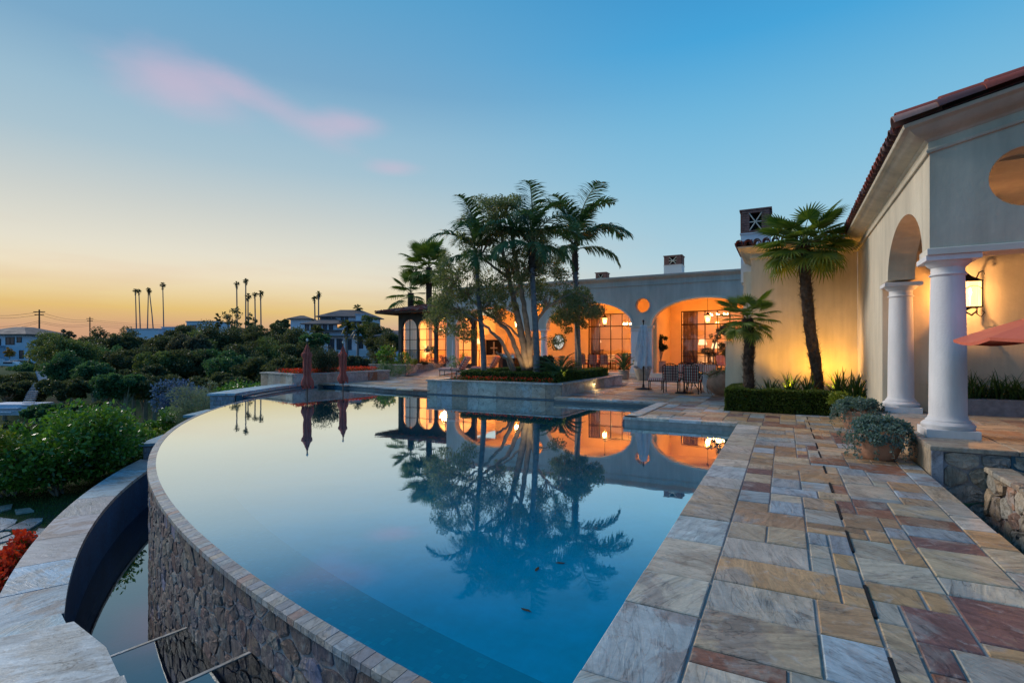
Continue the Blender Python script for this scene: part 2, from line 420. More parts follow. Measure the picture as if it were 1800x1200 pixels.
M_garden = emit('garden_light_lens', (1.0, .78, .42), 12.0)
M_water = water('pool_water', (.02, .96, 1.0), .42, .03)
M_water2 = water('basin_water', (.03, .36, .50), .48, .015, False, 0)
M_poolfloor = tile_mat('pool_floor', (.02, .82, .93), (.02, .86, .96), 9, (.02, .80, .91))
M_poolwall = tile_mat('pool_wall_tile', (.015, .06, .10), (.03, .12, .17), 18, (.03, .07, .09))
M_shelf = tile_mat('pool_shelf_mosaic', (.03, .30, .42), (.045, .36, .48), 19, (.03, .29, .40), accent=(.16, .50, .58))
M_basin = tile_mat('basin_tile', (.002, .05, .15), (.004, .08, .22), 22, (.004, .06, .15), rough=.75)
M_bark = pbr('smooth_bark', (.30, .22, .15), .85, bump=.5, bscale=14, var=.4, vscale=5)
M_palmbark = pbr('ringed_palm_bark', (.19, .17, .165), .85, bump=.4, bscale=20, var=.35, vscale=7)
M_fibre = pbr('shaggy_palm_fibre', (.085, .058, .042), .95, bump=1.0, bscale=40, var=.5, vscale=12)
M_shaft = pbr('green_crownshaft', (.11, .12, .07), .5, var=.3, vscale=5)
M_lf_oak = leaf_mat('oak_leaves', (.020, .034, .018), (.075, .085, .040))
M_lf_euc = leaf_mat('grey_green_leaves', (.07, .105, .045), (.26, .26, .11), trans=.45)
M_lf_far = leaf_mat('distant_dark_leaves', (.050, .062, .028), (.145, .14, .065), trans=.4)
M_lf_far2 = leaf_mat('distant_olive_leaves', (.08, .105, .035), (.20, .22, .075), trans=.4)
M_lf_far3 = leaf_mat('distant_blue_green_leaves', (.045, .10, .05), (.12, .21, .09), trans=.4)
M_lf_far4 = leaf_mat('distant_brown_grey_leaves', (.075, .070, .045), (.17, .15, .10), trans=.4)
M_lf_lemon = leaf_mat('glossy_citrus_leaves', (.022, .085, .018), (.17, .32, .04), rough=.3, spec=.6)
M_lf_yel = leaf_mat('yellow_green_leaves', (.07, .14, .015), (.28, .30, .04), rough=.4)
M_lf_box = leaf_mat('boxwood_leaves', (.028, .058, .010), (.12, .16, .024), rough=.4)
M_lf_palm = leaf_mat('palm_leaflets', (.035, .095, .045), (.12, .20, .07), rough=.4, trans=.25)
M_lf_fan = leaf_mat('fan_palm_leaves', (.045, .11, .022), (.20, .25, .04), rough=.4, trans=.3)
M_lf_strap = leaf_mat('strappy_leaves', (.022, .055, .018), (.07, .13, .035), rough=.35)
M_lf_silver = leaf_mat('silver_trailing_leaves', (.075, .13, .12), (.17, .26, .25), rough=.5)
M_lf_sage = leaf_mat('sage_green_leaves', (.12, .16, .12), (.26, .30, .22), rough=.6)
M_lf_blue = leaf_mat('blue_blossom', (.03, .06, .16), (.12, .20, .42), rough=.7)
M_lf_purple = leaf_mat('purple_leaves', (.05, .025, .05), (.14, .06, .09), rough=.6)
M_lf_red = leaf_mat('red_geranium_petals', (.45, .015, .008), (.85, .09, .03), rough=.6, trans=.3)
M_lf_dry = leaf_mat('dry_flower_stalks', (.26, .14, .10), (.45, .30, .22), rough=.8)
M_grass = leaf_mat('grass_blades', (.03, .075, .015), (.08, .16, .03), rough=.7)
# ================================================================== THE SETTING
C = Vector((1.81, 24.0)); RP = 22.14            # centre and radius of the curved infinity edge
def pol(r_, deg, z=0.0): return Vector((C.x + r_ * math.cos(R(deg)), C.y + r_ * math.sin(R(deg)), z))
ZW = -.16; ZC = -1.35; ZB = -2.25               # pool water, catch-basin coping, basin water
def ground_z(x, y):
    dx, dy = x - C.x, y - C.y
    rho = math.hypot(dx, dy)
    sd = rho - 23.4 if y < 17.5 else max(-22.4 - x, (rho - 23.4) if y < 22 else -99)
    if y > 24: sd = max(-22.4 - x, y - 62)
    if sd < -.6: return -3.4
    if sd < 0: return -3.4 + (sd + .6) / .6 * 1.45
    def st(a, b, v): v = min(1, max(0, (v - a) / (b - a))); return v * v * (3 - 2 * v)
    z = -1.95 - 6.2 * st(2.5, 34, sd) + 6.4 * st(58, 96, sd) + 3.2 * st(100, 170, sd)
    z += .35 * math.sin(x * .11 + 1) * math.sin(y * .13) * st(4, 20, sd)
    return z
def build_terrain():
    th = []; rr = [0, 8, 14, 18]
    r_ = 20.0
    while r_ < 30: rr.append(r_); r_ += .3
    while r_ < 5200: rr.append(r_); r_ *= 1.045
    n = 220
    V = [(C.x, C.y, -3.4)]; Fs = []
    for r_ in rr[1:]:
        for k in range(n):
            a = 2 * math.pi * k / n; x = C.x + r_ * math.cos(a); y = C.y + r_ * math.sin(a)
            V.append((x, y, ground_z(x, y)))
    for k in range(n): Fs.append((0, 1 + k, 1 + (k + 1) % n))
    for i in range(len(rr) - 2):
        b = 1 + i * n
        for k in range(n): Fs.append((b + k, b + n + k, b + n + (k + 1) % n, b + (k + 1) % n))
    mb = MB(); mb.v = V; mb.f = Fs; mb.m = [0] * len(Fs)
    m, t, o = mat('hillside_ground')
    p = t.node('ShaderNodeNewGeometry').outputs['Position']
    n1 = t.noise(p, .12, 6, .6); n2 = t.noise(p, 2.5, 6, .65)
    c = t.ramp(t.math('ADD', t.math('MULTIPLY', n1, .7), t.math('MULTIPLY', n2, .3)), [(.35, (.022, .05, .018)), (.5, (.03, .07, .02)), (.58, (.06, .06, .035)), (.7, (.10, .085, .06))])
    d = t.vm('DISTANCE', p, tuple(GREEN)).outputs['Value']
    lawn = t.ramp(t.math('DIVIDE', t.math('ADD', d, t.math('MULTIPLY', n2, 3)), 18, clamp=True), [(.45, 1), (.8, 0)])
    c = t.mix(lawn, c, t.ramp(n2, [(.3, (.02, .15, .035)), (.7, (.04, .24, .06))]))
    b = t.node('ShaderNodeBsdfPrincipled', Base_Color=c, Roughness=.95); t.put(b, 'Specular IOR Level', .1)
    bp = t.node('ShaderNodeBump', Strength=.8, Distance=.15, Height=n2); t.l.new(bp.outputs[0], b.inputs['Normal'])
    t.l.new(b.outputs[0], o.inputs[0])
    g = mb.build('ground', m, smooth='all'); tag(g, 'dark grassy hillside falling into the valley and rising to the far ridge', None, None, 'structure')
    return g
GREEN = P(300, 715, -3.2)
build_terrain()
# ---------------------------------------------------------------- stones
PAL = [((.29, .33, .34), 4), ((.34, .33, .28), 3), ((.48, .37, .24), 6), ((.45, .28, .14), 5), ((.52, .45, .35), 3), ((.27, .115, .065), 2.6), ((.18, .09, .075), 1.8), ((.34, .21, .115), 4), ((.35, .41, .45), 3)]
def tone(pal=PAL, j=.16):
    tot = sum(w_ for _, w_ in pal); q = random.random() * tot
    for c, w_ in pal:
        q -= w_
        if q <= 0: break
    k = 1 + random.uniform(-j, j)
    return (c[0] * k * random.uniform(.96, 1.04), c[1] * k, c[2] * k * random.uniform(.95, 1.05), random.random())
DECK = thing('pool_deck', None, None); DECK['label'] = 'flagstone deck and patio beside the pool'; DECK['kind'] = 'structure'; del DECK['label']
DECK['label'] = 'multicoloured flagstone deck running along the pool and round the patio'
def ashlar(x0, y0, x1, y1, u, inside=None):
    """random rectangular slabs packed on a fine grid"""
    nx = int(round((x1 - x0) / u)); ny = int(round((y1 - y0) / u)); ux = (x1 - x0) / nx; uy = (y1 - y0) / ny
    occ = [[False] * nx for _ in range(ny)]; res = []
    sizes = [(4, 2), (3, 2), (5, 3), (3, 3), (2, 3), (4, 3), (5, 2), (6, 3), (3, 4), (4, 3), (5, 3), (2, 2), (3, 1)]
    for j in range(ny):
        for i in range(nx):
            if occ[j][i]: continue
            random.shuffle(sizes)
            for (a, b) in sizes + [(2, 1), (1, 2), (1, 1)]:
                if i + a > nx or j + b > ny: continue
                if any(occ[jj][ii] for jj in range(j, j + b) for ii in range(i, i + a)): continue
                # do not leave a lone one-cell gap at the end of the row
                if i + a == nx - 1 and not occ[j][nx - 1] and a > 1: continue
                break
            for jj in range(j, j + b):
                for ii in range(i, i + a): occ[jj][ii] = True
            res.append((x0 + i * ux, y0 + j * uy, x0 + (i + a) * ux, y0 + (j + b) * uy))
    return [s for s in res if inside is None or inside((s[0] + s[2]) / 2, (s[1] + s[3]) / 2)]
slabs = []
XL, XG, XR1, XE = -.88, -.43, 1.37, 1.62
# coping slabs along the straight right-hand pool edge
y = 1.2
while y < 11.7:
    L = random.uniform(.48, .95); L = min(L, 11.85 - y) if 11.85 - y - L > .3 else 11.85 - y
    slabs.append((XL, y, XG, y + L, 'cop')); y += L
y = .9
while y < 8.1:
    L = random.uniform(.4, .8); L = min(L, 8.17 - y) if 8.17 - y - L > .25 else 8.17 - y
    slabs.append((XR1, y, XE, y + L, 'edge')); y += L
slabs += [s + ('f',) for s in ashlar(XG, .9, XR1, 11.85, .15)]

slabs += [s + ('f',) for s in ashlar(XR1, 8.17, 1.62, 14.2, .125)]
# patio beyond
PATIO = dict()
def in_patio(x, y):
    if y < 15.7 and x < -3.3: return False
    if x < -6.7 and y < 16.35 + max(0, (-x - 12.3)) * .155: return False
    if -12.4 < x < -6.7 and y < 23.9: return False       # inside the big planter
    if math.hypot(x - C.x, y - C.y) > 22.4 and y < 19: return False
    return True
slabs += [s + ('f',) for s in ashlar(-3.3, 11.85, 1.37, 15.7, .16, in_patio)]
slabs += [s + ('f',) for s in ashlar(-20.0, 15.7, 1.4, 28.7, .21, in_patio)]
SLOTS = [(.75 + k * .98 + random.uniform(-.08, .08), random.uniform(.42, .6)) for k in range(14)]
new = []
for s in slabs:
    if s[4] == 'f' and s[0] < .44 and s[2] > .50 and any(min(s[3], a + L) - max(s[1], a) > .3 * (s[3] - s[1]) for a, L in SLOTS):
        new += [(s[0], s[1], .472, s[3], 'f'), (.472, s[1], s[2], s[3], 'f')]
    else: new.append(s)
slabs = new
def px_size(s):
    cx, cy = (s[0] + s[2]) / 2, (s[1] + s[3]) / 2
    t = cx * DV.x + cy * DV.y
    if t < .6: return 0
    l_ = cx * RV.x + cy * RV.y; px = CX + F * l_ / t
    vis = 1 if -50 < px < 1850 else .05
    return F * F * (s[2] - s[0]) * (s[3] - s[1]) * EYE / t ** 3 * vis
slabs.sort(key=px_size, reverse=True)
rest = MB()
for i, s in enumerate(slabs):
    mb = MB() if i < 300 else rest
    c = tone()
    if s[4] == 'cop': c = tone([((.38, .43, .42), 4), ((.50, .43, .33), 4), ((.54, .51, .45), 3), ((.44, .33, .22), 3)])
    mb.cur = c
    g = .005 + random.uniform(0, .005); dz = random.uniform(-.004, .004)
    mb.bev((s[0] + g, s[1] + g, -.05), (s[2] - random.uniform(.004, .010), s[3] - random.uniform(.004, .010), dz), .006)
    if i < 300: mb.build('flagstone', M_stone, DECK)
if rest.v: rest.build('flagstone', M_stone, DECK, kind='stuff')
# grout bed under the slabs
gb = MB()
for a, b in [((XL + .01, 1.2), (XE - .005, 11.85)), ((-3.29, 11.86), (1.7, 15.69)), ((-20.2, 17.8), (1.8, 28.7))]:
    gb.bbox((a[0], a[1], -.35), (b[0], b[1], -.011))
gb.prism([(-6.7, 15.71), (1.7, 15.71), (1.7, 17.79), (-6.7, 17.79)], -.35, -.012)
gb.prism([(-12.3, 16.42), (-6.71, 16.42), (-6.71, 17.79), (-12.3, 17.79)], -.35, -.013)
gb.prism([(-19.35, 17.5), (-12.31, 16.43), (-12.31, 17.79), (-19.35, 17.79)], -.35, -.014)
gb.build('grout', M_grout, DECK)
# slot drains, dashed down the middle of the deck
for k in range(14):
    y0, L = SLOTS[k]; mb = MB()
    mb.bbox((.463, y0, -.02), (.481, y0 + L, .0045)); mb.build('drain_slot', M_black, DECK)
# coping strips round the far pool edge (bull-nosed slabs standing over dark tile)
def strip(a, b, wd, L0, L1, side, z=.012, name='coping_slab', parent=DECK, th=.06, pal=PAL):
    a, b = Vector(a), Vector(b); d = (b - a).normalized(); n = Vector((-d.y, d.x)) * side; tot = (b - a).length; s = 0
    while s < tot - .02:
        L = random.uniform(L0, L1); L = L if tot - s - L > .3 else tot - s
        p = a + d * (s + .005); q = a + d * (s + L - .005)
        mb = MB(); mb.cur = tone(pal)
        poly = [p, q, q + n * wd, p + n * wd]
        if side < 0: poly = poly[::-1]
        mb.prism([(v.x, v.y) for v in poly], z - th, z); mb.build(name, M_stone, parent); s += L
COPP = [((.46, .48, .47), 4), ((.56, .52, .45), 4), ((.46, .40, .32), 2), ((.40, .30, .21), 1)]
strip((-.88, 11.83), (-3.32, 11.83), .3, .45, .8, -1, pal=COPP)
strip((-3.32, 11.84), (-3.32, 15.66), .3, .5, .9, -1, pal=COPP)
strip((-3.33, 15.66), (-6.7, 15.66), .3, .5, .9, -1, pal=COPP)
strip((-12.4, 16.36), (-19.4, 17.44), .35, .6, 1.0, -1, pal=COPP)
# ---------------------------------------------------------------- the pool
POOL = tag(thing('swimming_pool', None, None), 'large curved infinity pool with still water mirroring the sky', None, None, 'structure')
th0, th1 = -97.05, -162.9
arc = lambda r_, a, b, n, z=0.0: [pol(r_, a + (b - a) * i / n, z) for i in range(n + 1)]
outline = [(-.885, 2.03)] + [(-.885, 11.865), (-3.335, 11.865), (-3.335, 15.695), (-6.72, 15.695), (-6.72, 16.37), (-12.4, 16.37), (-19.36, 17.44)]
edge_pts = [(p.x, p.y) for p in arc(RP - .02, th1, th0 - .2, 120)]
poly = outline + edge_pts[1:]
wm = MB(); tri = tessellate_polygon([[Vector((p[0], p[1], 0)) for p in poly]])
def flat(mb, poly, z):
    tri = tessellate_polygon([[Vector((p[0], p[1], 0)) for p in poly]]); fs = []
    for t in tri:
        a, b, c = [poly[i] for i in t]
        fs.append(t if (b[0] - a[0]) * (c[1] - a[1]) - (b[1] - a[1]) * (c[0] - a[0]) > 0 else (t[0], t[2], t[1]))
    mb.add([(p[0], p[1], z) for p in poly], fs); return mb
flat(MB(), poly, ZW).build('water_surface', M_water, POOL)
ip = [(p.x, p.y) for p in arc(RP - 1.0, th1 + 1, th0 + .3, 80)]
flat(MB(), [(-.88, 1.5)] + outline[1:] + [(-19.9, 17.0)] + [(p.x, p.y) for p in arc(RP + .02, th1, th0, 80)], -2.1).build('pool_floor', M_poolfloor, POOL)
# side walls with dark waterline tile, stepping in two courses
wl = MB(); wl2 = MB()
pts = outline
for i in range(len(pts) - 1):
    a, b = Vector(pts[i]), Vector(pts[i + 1])
    d = (b - a).normalized(); n = Vector((d.y, -d.x))     # outward
    if i == 0: n = Vector((1, 0))
    for (o_, zt, zb, m_) in ((.03, -.05, -.10, wl), (.0, -.10, -.34, wl), (-.02, -.34, -2.1, wl2)):
        pa, pb = a + n * o_, b + n * o_
        m_.add([(pa.x, pa.y, zb), (pb.x, pb.y, zb), (pb.x, pb.y, zt), (pa.x, pa.y, zt)], [(0, 1, 2, 3)])
        if o_ == .03:
            qa, qb = a, b; m_.add([(pa.x, pa.y, zb), (pb.x, pb.y, zb), (qb.x, qb.y, zb), (qa.x, qa.y, zb)], [(0, 1, 2, 3)])
wl.build('waterline_tile', M_poolwall, POOL); wl2.build('pool_side', M_poolfloor, POOL)
# the shallow ledge inside the curved edge
sh = MB(); n = 90
for i in range(n):
    a0, a1 = th0 + (th1 - th0) * i / n, th0 + (th1 - th0) * (i + 1) / n
    q = [pol(RP + .03, a0, -.62), pol(RP + .03, a1, -.62), pol(RP - .98, a1, -.62), pol(RP - .98, a0, -.62)]
    sh.add(q, [(0, 1, 2, 3)]); sh.add([q[3], q[2], q[2] - Vector((0, 0, 1.5)), q[3] - Vector((0, 0, 1.5))], [(0, 1, 2, 3)])
    sh.add([pol(RP, a0, -.62), pol(RP, a1, -.62), pol(RP, a1, ZW - .015), pol(RP, a0, ZW - .015)], [(0, 1, 2, 3)])
sh.build('pool_ledge', M_shelf, POOL)
# thin slate rim tiles, one by one
RIMP = [((.24, .24, .25), 4), ((.32, .30, .27), 4), ((.22, .25, .27), 3), ((.28, .17, .14), 1.5), ((.27, .33, .35), 1)]
nt = 290; da = (th1 - 1 - th0) / nt
for i in range(nt):
    a0, a1 = th0 + da * i, th0 + da * (i + 1) - da * .05
    mb = MB(); mb.cur = tone(RIMP); z = ZW + .006 + random.uniform(-.001, .001)
    ri, ro = RP - .03, RP + .075
    v = [pol(ri, a0, z), pol(ri, a1, z), pol(ro, a1, z - .015), pol(ro, a0, z - .015), pol(ri, a0, z - .05), pol(ri, a1, z - .05), pol(ro + .003, a1, z - .055), pol(ro + .003, a0, z - .055)]
    mb.add(v, [(3, 2, 1, 0), (4, 5, 6, 7), (0, 1, 5, 4), (2, 3, 7, 6), (1, 2, 6, 5), (3, 0, 4, 7)]); mb.build('rim_tile', M_stone, POOL)
# ---------------------------------------------------------------- the rubble wall below the rim
def voronoi(pts, w_, h_):
    """clip a cell for every point against its neighbours; returns polygons"""
    P_ = np.array(pts); cells = []
    for i, p in enumerate(P_):
        poly = [np.array(q, float) for q in ((0, 0), (w_, 0), (w_, h_), (0, h_))]
        dd = ((P_ - p) ** 2 * [1, 1]).sum(1); nb = np.argsort(dd)[1:22]
        for j in nb:
            q = P_[j]; m = (p + q) / 2; d = q - p; new = []
            for k in range(len(poly)):
                a, b = poly[k], poly[(k + 1) % len(poly)]
                da_, db_ = (a - m) @ d, (b - m) @ d
                if da_ <= 0: new.append(a)
                if (da_ < 0) != (db_ < 0): new.append(a + (b - a) * (da_ / (da_ - db_)))
            poly = new
            if len(poly) < 3: break
        cells.append(poly)
    return cells
def rubble(name, parent, mapf, w_, h_, cell, asp, pal, gap=.014, depth=.03, maxn=300, material=None, near=None):
    nx = max(1, int(w_ / (cell * asp))); ny = max(1, int(h_ / cell)); pts = []
    for j in range(ny):
        for i in range(nx):
            pts.append(((i + .5 + (.5 if j % 2 else 0) + random.uniform(-.33, .33)) * w_ / nx, (j + .5 + random.uniform(-.36, .36)) * h_ / ny))
    pts = [(min(max(a, .02), w_ - .02) + random.uniform(-.002, .002), b) for a, b in pts]
    cells = voronoi([(a / asp, b) for a, b in pts], w_ / asp, h_)
    extra = MB(); cnt = 0
    if near: order = sorted(range(len(pts)), key=lambda i: (pts[i][0] - near[0]) ** 2 * .25 + (pts[i][1] - near[1]) ** 2); pts = [pts[i] for i in order]; cells = [cells[i] for i in order]
    for (cx_, cy_), poly in zip(pts, cells):
        if len(poly) < 3: continue
        poly = [(q[0] * asp, q[1]) for q in poly]
        if len(poly) > 3: poly = [(a_[0] * (1 - f_) + b_[0] * f_, a_[1] * (1 - f_) + b_[1] * f_) for a_, b_ in zip(poly, poly[1:] + poly[:1]) for f_ in (.2, .8)]
        mx, my = np.mean([q[0] for q in poly]), np.mean([q[1] for q in poly]); size = max(.04, min(abs(q[0] - mx) + abs(q[1] - my) for q in poly))
        mb = MB() if cnt < maxn else extra
        mb.cur = tone(pal); k = len(poly); vs = []; dep = depth * random.uniform(.6, 1.5)
        for sc, o_ in ((1, 0), (.975, .8), (.62, 1.0)):
            for q in poly:
                ln = math.hypot(q[0] - mx, q[1] - my) or 1e-3; f = max(.25, (ln - gap) / ln) * sc
                vs.append(mapf(mx + (q[0] - mx) * f, my + (q[1] - my) * f, dep * (o_ + (random.uniform(-.45, .45) if o_ else -.6))))
        vs.append(mapf(mx, my, dep * random.uniform(.8, 1.25)))
        fs = [(r_ * k + i, r_ * k + (i + 1) % k, (r_ + 1) * k + (i + 1) % k, (r_ + 1) * k + i) for r_ in (0, 1) for i in range(k)]
        fs += [(2 * k + i, 2 * k + (i + 1) % k, 3 * k) for i in range(k)]
        mb.add(vs, fs)
        if cnt < maxn: mb.build(name, material or M_rough, parent)
        cnt += 1
    if extra.v: extra.build(name, material or M_rough, parent, kind='stuff')
WALLP = [((.145, .11, .105), 5), ((.18, .145, .13), 4), ((.21, .135, .115), 2.5), ((.125, .105, .12), 3), ((.23, .19, .165), 2), ((.17, .095, .085), 1.5), ((.20, .19, .27), 1.6)]
IW = tag(thing('infinity_wall', None, None), None, None, None, 'structure'); IW['label'] = 'curved rubble stone wall holding up the infinity edge above the catch basin'
rb = MB(); n = 120
for i in range(n):
    a0, a1 = -95 + (-170 + 95) * i / n, -95 + (-170 + 95) * (i + 1) / n
    rb.add([pol(RP + .035, a0, -3.3), pol(RP + .035, a1, -3.3), pol(RP + .045, a1, ZW - .045), pol(RP + .045, a0, ZW - .045)], [(3, 2, 1, 0)])
    rb.add([pol(RP + .045, a0, ZW - .045), pol(RP + .045, a1, ZW - .045), pol(RP - .02, a1, ZW - .045), pol(RP - .02, a0, ZW - .045)], [(3, 2, 1, 0)])
rb.build('mortar', M_mortar, IW, smooth='all')
A0, A1 = -98.5, -121.5; Wl = R(abs(A1 - A0)) * RP
rubble('wall_stone', IW, lambda u, v, o_: pol(RP + .045 + o_, A0 - math.degrees(u / RP), ZW - .06 - 2.2 + v), Wl, 2.2, .145, 1.55, WALLP, gap=.010, depth=.012, maxn=300, near=(.0, 2.2))
# ---------------------------------------------------------------- catch basin: outer ring wall, water levels, weirs
CB = tag(thing('catch_basin', None, None), None, None, None, 'structure'); CB['label'] = 'deep dark tiled catch basin curving below the infinity wall'
Ri, Ro = 23.05, 23.66
CPP = [((.28, .42, .48), 4), ((.35, .45, .48), 4), ((.38, .37, .38), 2), ((.24, .42, .52), 2)]
def ring_part(name, r0, r1, a0, a1, z0, z1, m_, parent, cur=None, n=6, over=0):
    mb = MB(); mb.cur = cur; m = max(1, n)
    for i in range(m):
        p, q = a0 + (a1 - a0) * i / m, a0 + (a1 - a0) * (i + 1) / m
        v = [pol(r0, p, z0), pol(r0, q, z0), pol(r1, q, z0), pol(r1, p, z0), pol(r0, p, z1), pol(r0, q, z1), pol(r1, q, z1), pol(r1, p, z1)]
        fs = [(0, 1, 2, 3), (7, 6, 5, 4), (0, 4, 5, 1), (2, 6, 7, 3)]
        if i == 0: fs.append((3, 7, 4, 0))
        if i == m - 1: fs.append((1, 5, 6, 2))
        mb.add(v, fs)
    return mb.build(name, m_, parent, fix=True)
endA = -112.6
ang = endA; k = 0
cuts = [-112.6, -114.9, -117.4, -120.3, -123.2, -126.4, -129.3, -132.6, -136.0]
for a, b in zip(cuts[:-1], cuts[1:]):
    ring_part('coping_slab', Ri - .02, Ro, a - .02, b + .02, ZC - .07, ZC + random.uniform(-.002, .002), M_stone, CB, tone(CPP), 6)
ring_part('basin_wall', Ri, Ro - .06, -110, -146, -3.3, ZC - .071, M_basin, CB, None, 40)
ring_part('ledge_tile', Ri - .05, Ri + .0, -111, -137, ZC - .3, ZC - .16, M_basin, CB, None, 30) if False else None
ring_part('basin_floor', RP, Ri, -100, -146, -3.1, -3.0, M_basin, CB, None, 40)
# stepped piers carrying caps 1..3 up to the pool level
for nm, a0, a1, z, ri in (('cap_low', -136.0, -143.1, -.93, 22.4), ('cap_mid', -143.1, -147.1, -.53, 22.35), ('cap_high', -147.1, -161.5, .03, 22.72)):
    m = max(1, int(abs(a1 - a0) / 3.6))
    for i in range(m):
        p, q = a0 + (a1 - a0) * i / m, a0 + (a1 - a0) * (i + 1) / m
        ring_part('coping_slab', ri, Ro + .02, p + (.12 if i == 0 else -.02), q + .02, z - .075, z, M_stone, CB, tone(CPP), 4)
    ring_part('retaining_wall', ri + .05, Ro - .05, a0 - .1, a1 - (.05 if nm != 'cap_high' else 2), -3.2, z - .076, M_mortar, CB, None, 8)
    # end face of the pier: cut stones
    for r_ in range(3):
        zz = z - .1 - r_ * .16
        x = ri + .07
        while x < Ro - .12:
            wd = random.uniform(.16, .3); wd = wd if Ro - .06 - x - wd > .12 else Ro - .06 - x
            ring_part('wall_stone', x, x + wd - .012, a0 + .0, a0 - .16, zz - .148, zz, M_rough, CB, tone([((.30, .33, .38), 4), ((.36, .36, .38), 3), ((.26, .28, .33), 2)]), 1); x += wd
# stepped dark tile inside the high cap
ring_part('step_tile', 22.5, 22.72, -147.2, -161.5, -.6, -.045, M_poolwall, CB, None, 12)
ring_part('step_tile', 22.22, 22.5, -147.6, -161.8, -.6, -.11, M_poolwall, CB, None, 12)
# water: long trough, then two shallow levels stepping up toward the camera
wa = P(190, 1155, -1.05); wb = P(330, 1102, -1.05); xa = P(315, 1200, -.65); xb = P(444, 1144, -.65)
def rad(p): return math.hypot(p.x - C.x, p.y - C.y), math.degrees(math.atan2(p.y - C.y, p.x - C.x))
wA = rad(wb)[1]; xA = rad(xb)[1]
poly1 = [(p.x, p.y) for p in arc(RP + .04, wA + 1.0, -146, 60)] + [(p.x, p.y) for p in arc(Ri + .0, -146, wA + 1.0, 60)]
flat(MB(), poly1[::-1], ZB).build('basin_water', M_water2, CB)
dw = (wa - wb); dw.z = 0; dw.normalize()
wa2 = wb + dw * .62; xa2 = xb + dw * .75
wbi, xbi = wb - dw * .3, xb - dw * .3
def quadpoly(a, b, c, d): return [(a.x, a.y), (b.x, b.y), (c.x, c.y), (d.x, d.y)]
fwd = Vector((dw.y, -dw.x, 0))
if fwd.x < 0: fwd = -fwd
# level two
lv2 = [wbi, wa2, xa2 + dw * .05, xbi]
flat(MB(), [(p.x, p.y) for p in lv2], -1.05).build('basin_water', M_water2, CB)
flat(MB(), [(p.x, p.y) for p in lv2], -1.20).build('basin_floor', M_basin, CB)
xc, xd = xa2 + fwd * 3.2, xbi + fwd * 3.2
lv3 = [xbi, xa2, xc, xd]
flat(MB(), [(p.x, p.y) for p in lv3], -.65).build('basin_water', M_water2, CB)
flat(MB(), [(p.x, p.y) for p in lv3], -.80).build('basin_floor', M_basin, CB)
def weir(a, b, z, zb):
    mb = MB(); mb.cur = (.48, .46, .42, .3); d = (b - a); d.z = 0; L = d.length; ang_ = math.atan2(d.y, d.x); c = (a + b) / 2
    mb.box((c.x, c.y, z - .012), (L, .028, .034), ang_); o = mb.build('weir_edge', M_stone, CB)
    mb = MB(); mb.box((c.x + fwd.x * .05, c.y + fwd.y * .05, (z + zb) / 2 - .02), (L, .09, z - zb - .02), ang_); mb.build('weir_wall', M_basin, CB)
weir(wbi, wa2, -1.05, -3.1); weir(xbi, xa2, -.65, -1.2)
# flagstone terrace at the near end of the basin
NT_ = tag(thing('basin_terrace', None, None), None, None, None, 'structure'); NT_['label'] = 'pale flagstone terrace at the near end of the catch basin'
e0 = pol(Ri, endA, 0); e1 = pol(Ro, endA, 0)
k0 = P(143, 1149, ZC); k1 = P(186, 1140, -1.05); 
inner = wa2 + dw * .02
outp = [pol(Ro, a, 0) for a in (endA, endA + 2.5, endA + 5, endA + 8, endA + 12, endA + 18)]
p0 = Vector((e0.x, e0.y)); 
mb = MB(); mb.cur = (.28, .44, .50, .21)
polyA = [(e0.x - .02, e0.y), (k0.x, k0.y), (k0.x + .25, k0.y - .5), (outp[1].x + .55, outp[1].y - .25), (outp[1].x, outp[1].y), (e1.x, e1.y)]
def ccw(p): 
    a = sum(p[i][0] * p[(i + 1) % len(p)][1] - p[(i + 1) % len(p)][0] * p[i][1] for i in range(len(p))); return p if a > 0 else p[::-1]
mb.prism(ccw(polyA), ZC - .08, ZC + .001); mb.build('terrace_slab', M_stone, NT_)
mb = MB(); mb.cur = (.20, .41, .52, .63)
polyB = [(k0.x + .26, k0.y - .5), (outp[1].x + .57, outp[1].y - .26), (outp[3].x, outp[3].y), (outp[5].x, outp[5].y), (outp[5].x + 1.2, outp[5].y + .9)]
mb.prism(ccw(polyB), ZC - .08, ZC - .002); mb.build('terrace_slab', M_stone, NT_)
mb = MB(); mb.cur = (.46, .52, .53, .47)
polyC = [(inner.x - .02, inner.y), (k0.x - .16, k0.y - .06), (k0.x - .35, k0.y - .45), (xa2.x - .3, xa2.y - 1.2), (xa2.x + .1, xa2.y - .02)]
kk = P(222, 1205, -1.0)
mb.prism(ccw([(k1.x, k1.y), (k0.x - .05, k0.y - .04), (k0.x - .3, k0.y - .5), (kk.x + .2, kk.y - .9), (kk.x + .5, kk.y - .25), (kk.x, kk.y)]), -1.35, -1.03); mb.build('terrace_slab', M_stone, NT_)
mb = MB(); mb.cur = (.46, .52, .53, .77)
mb.prism(ccw([(kk.x + .5, kk.y - .25), (kk.x + .2, kk.y - .9), (xc.x, xc.y - 1.3), (xc.x, xc.y), (xa2.x, xa2.y), (xa2.x - .03, xa2.y + .03)]), -1.3, -.63); mb.build('terrace_slab', M_stone, NT_)
mb = MB(); mb.bbox((-6.9, -1.5, -3.2), (-1.0, 1.6, ZC - .1)); mb.prism(ccw([(p[0], p[1]) for p in polyA]), -3.2, ZC - .085)
mb.build('terrace_base', M_basin, NT_)
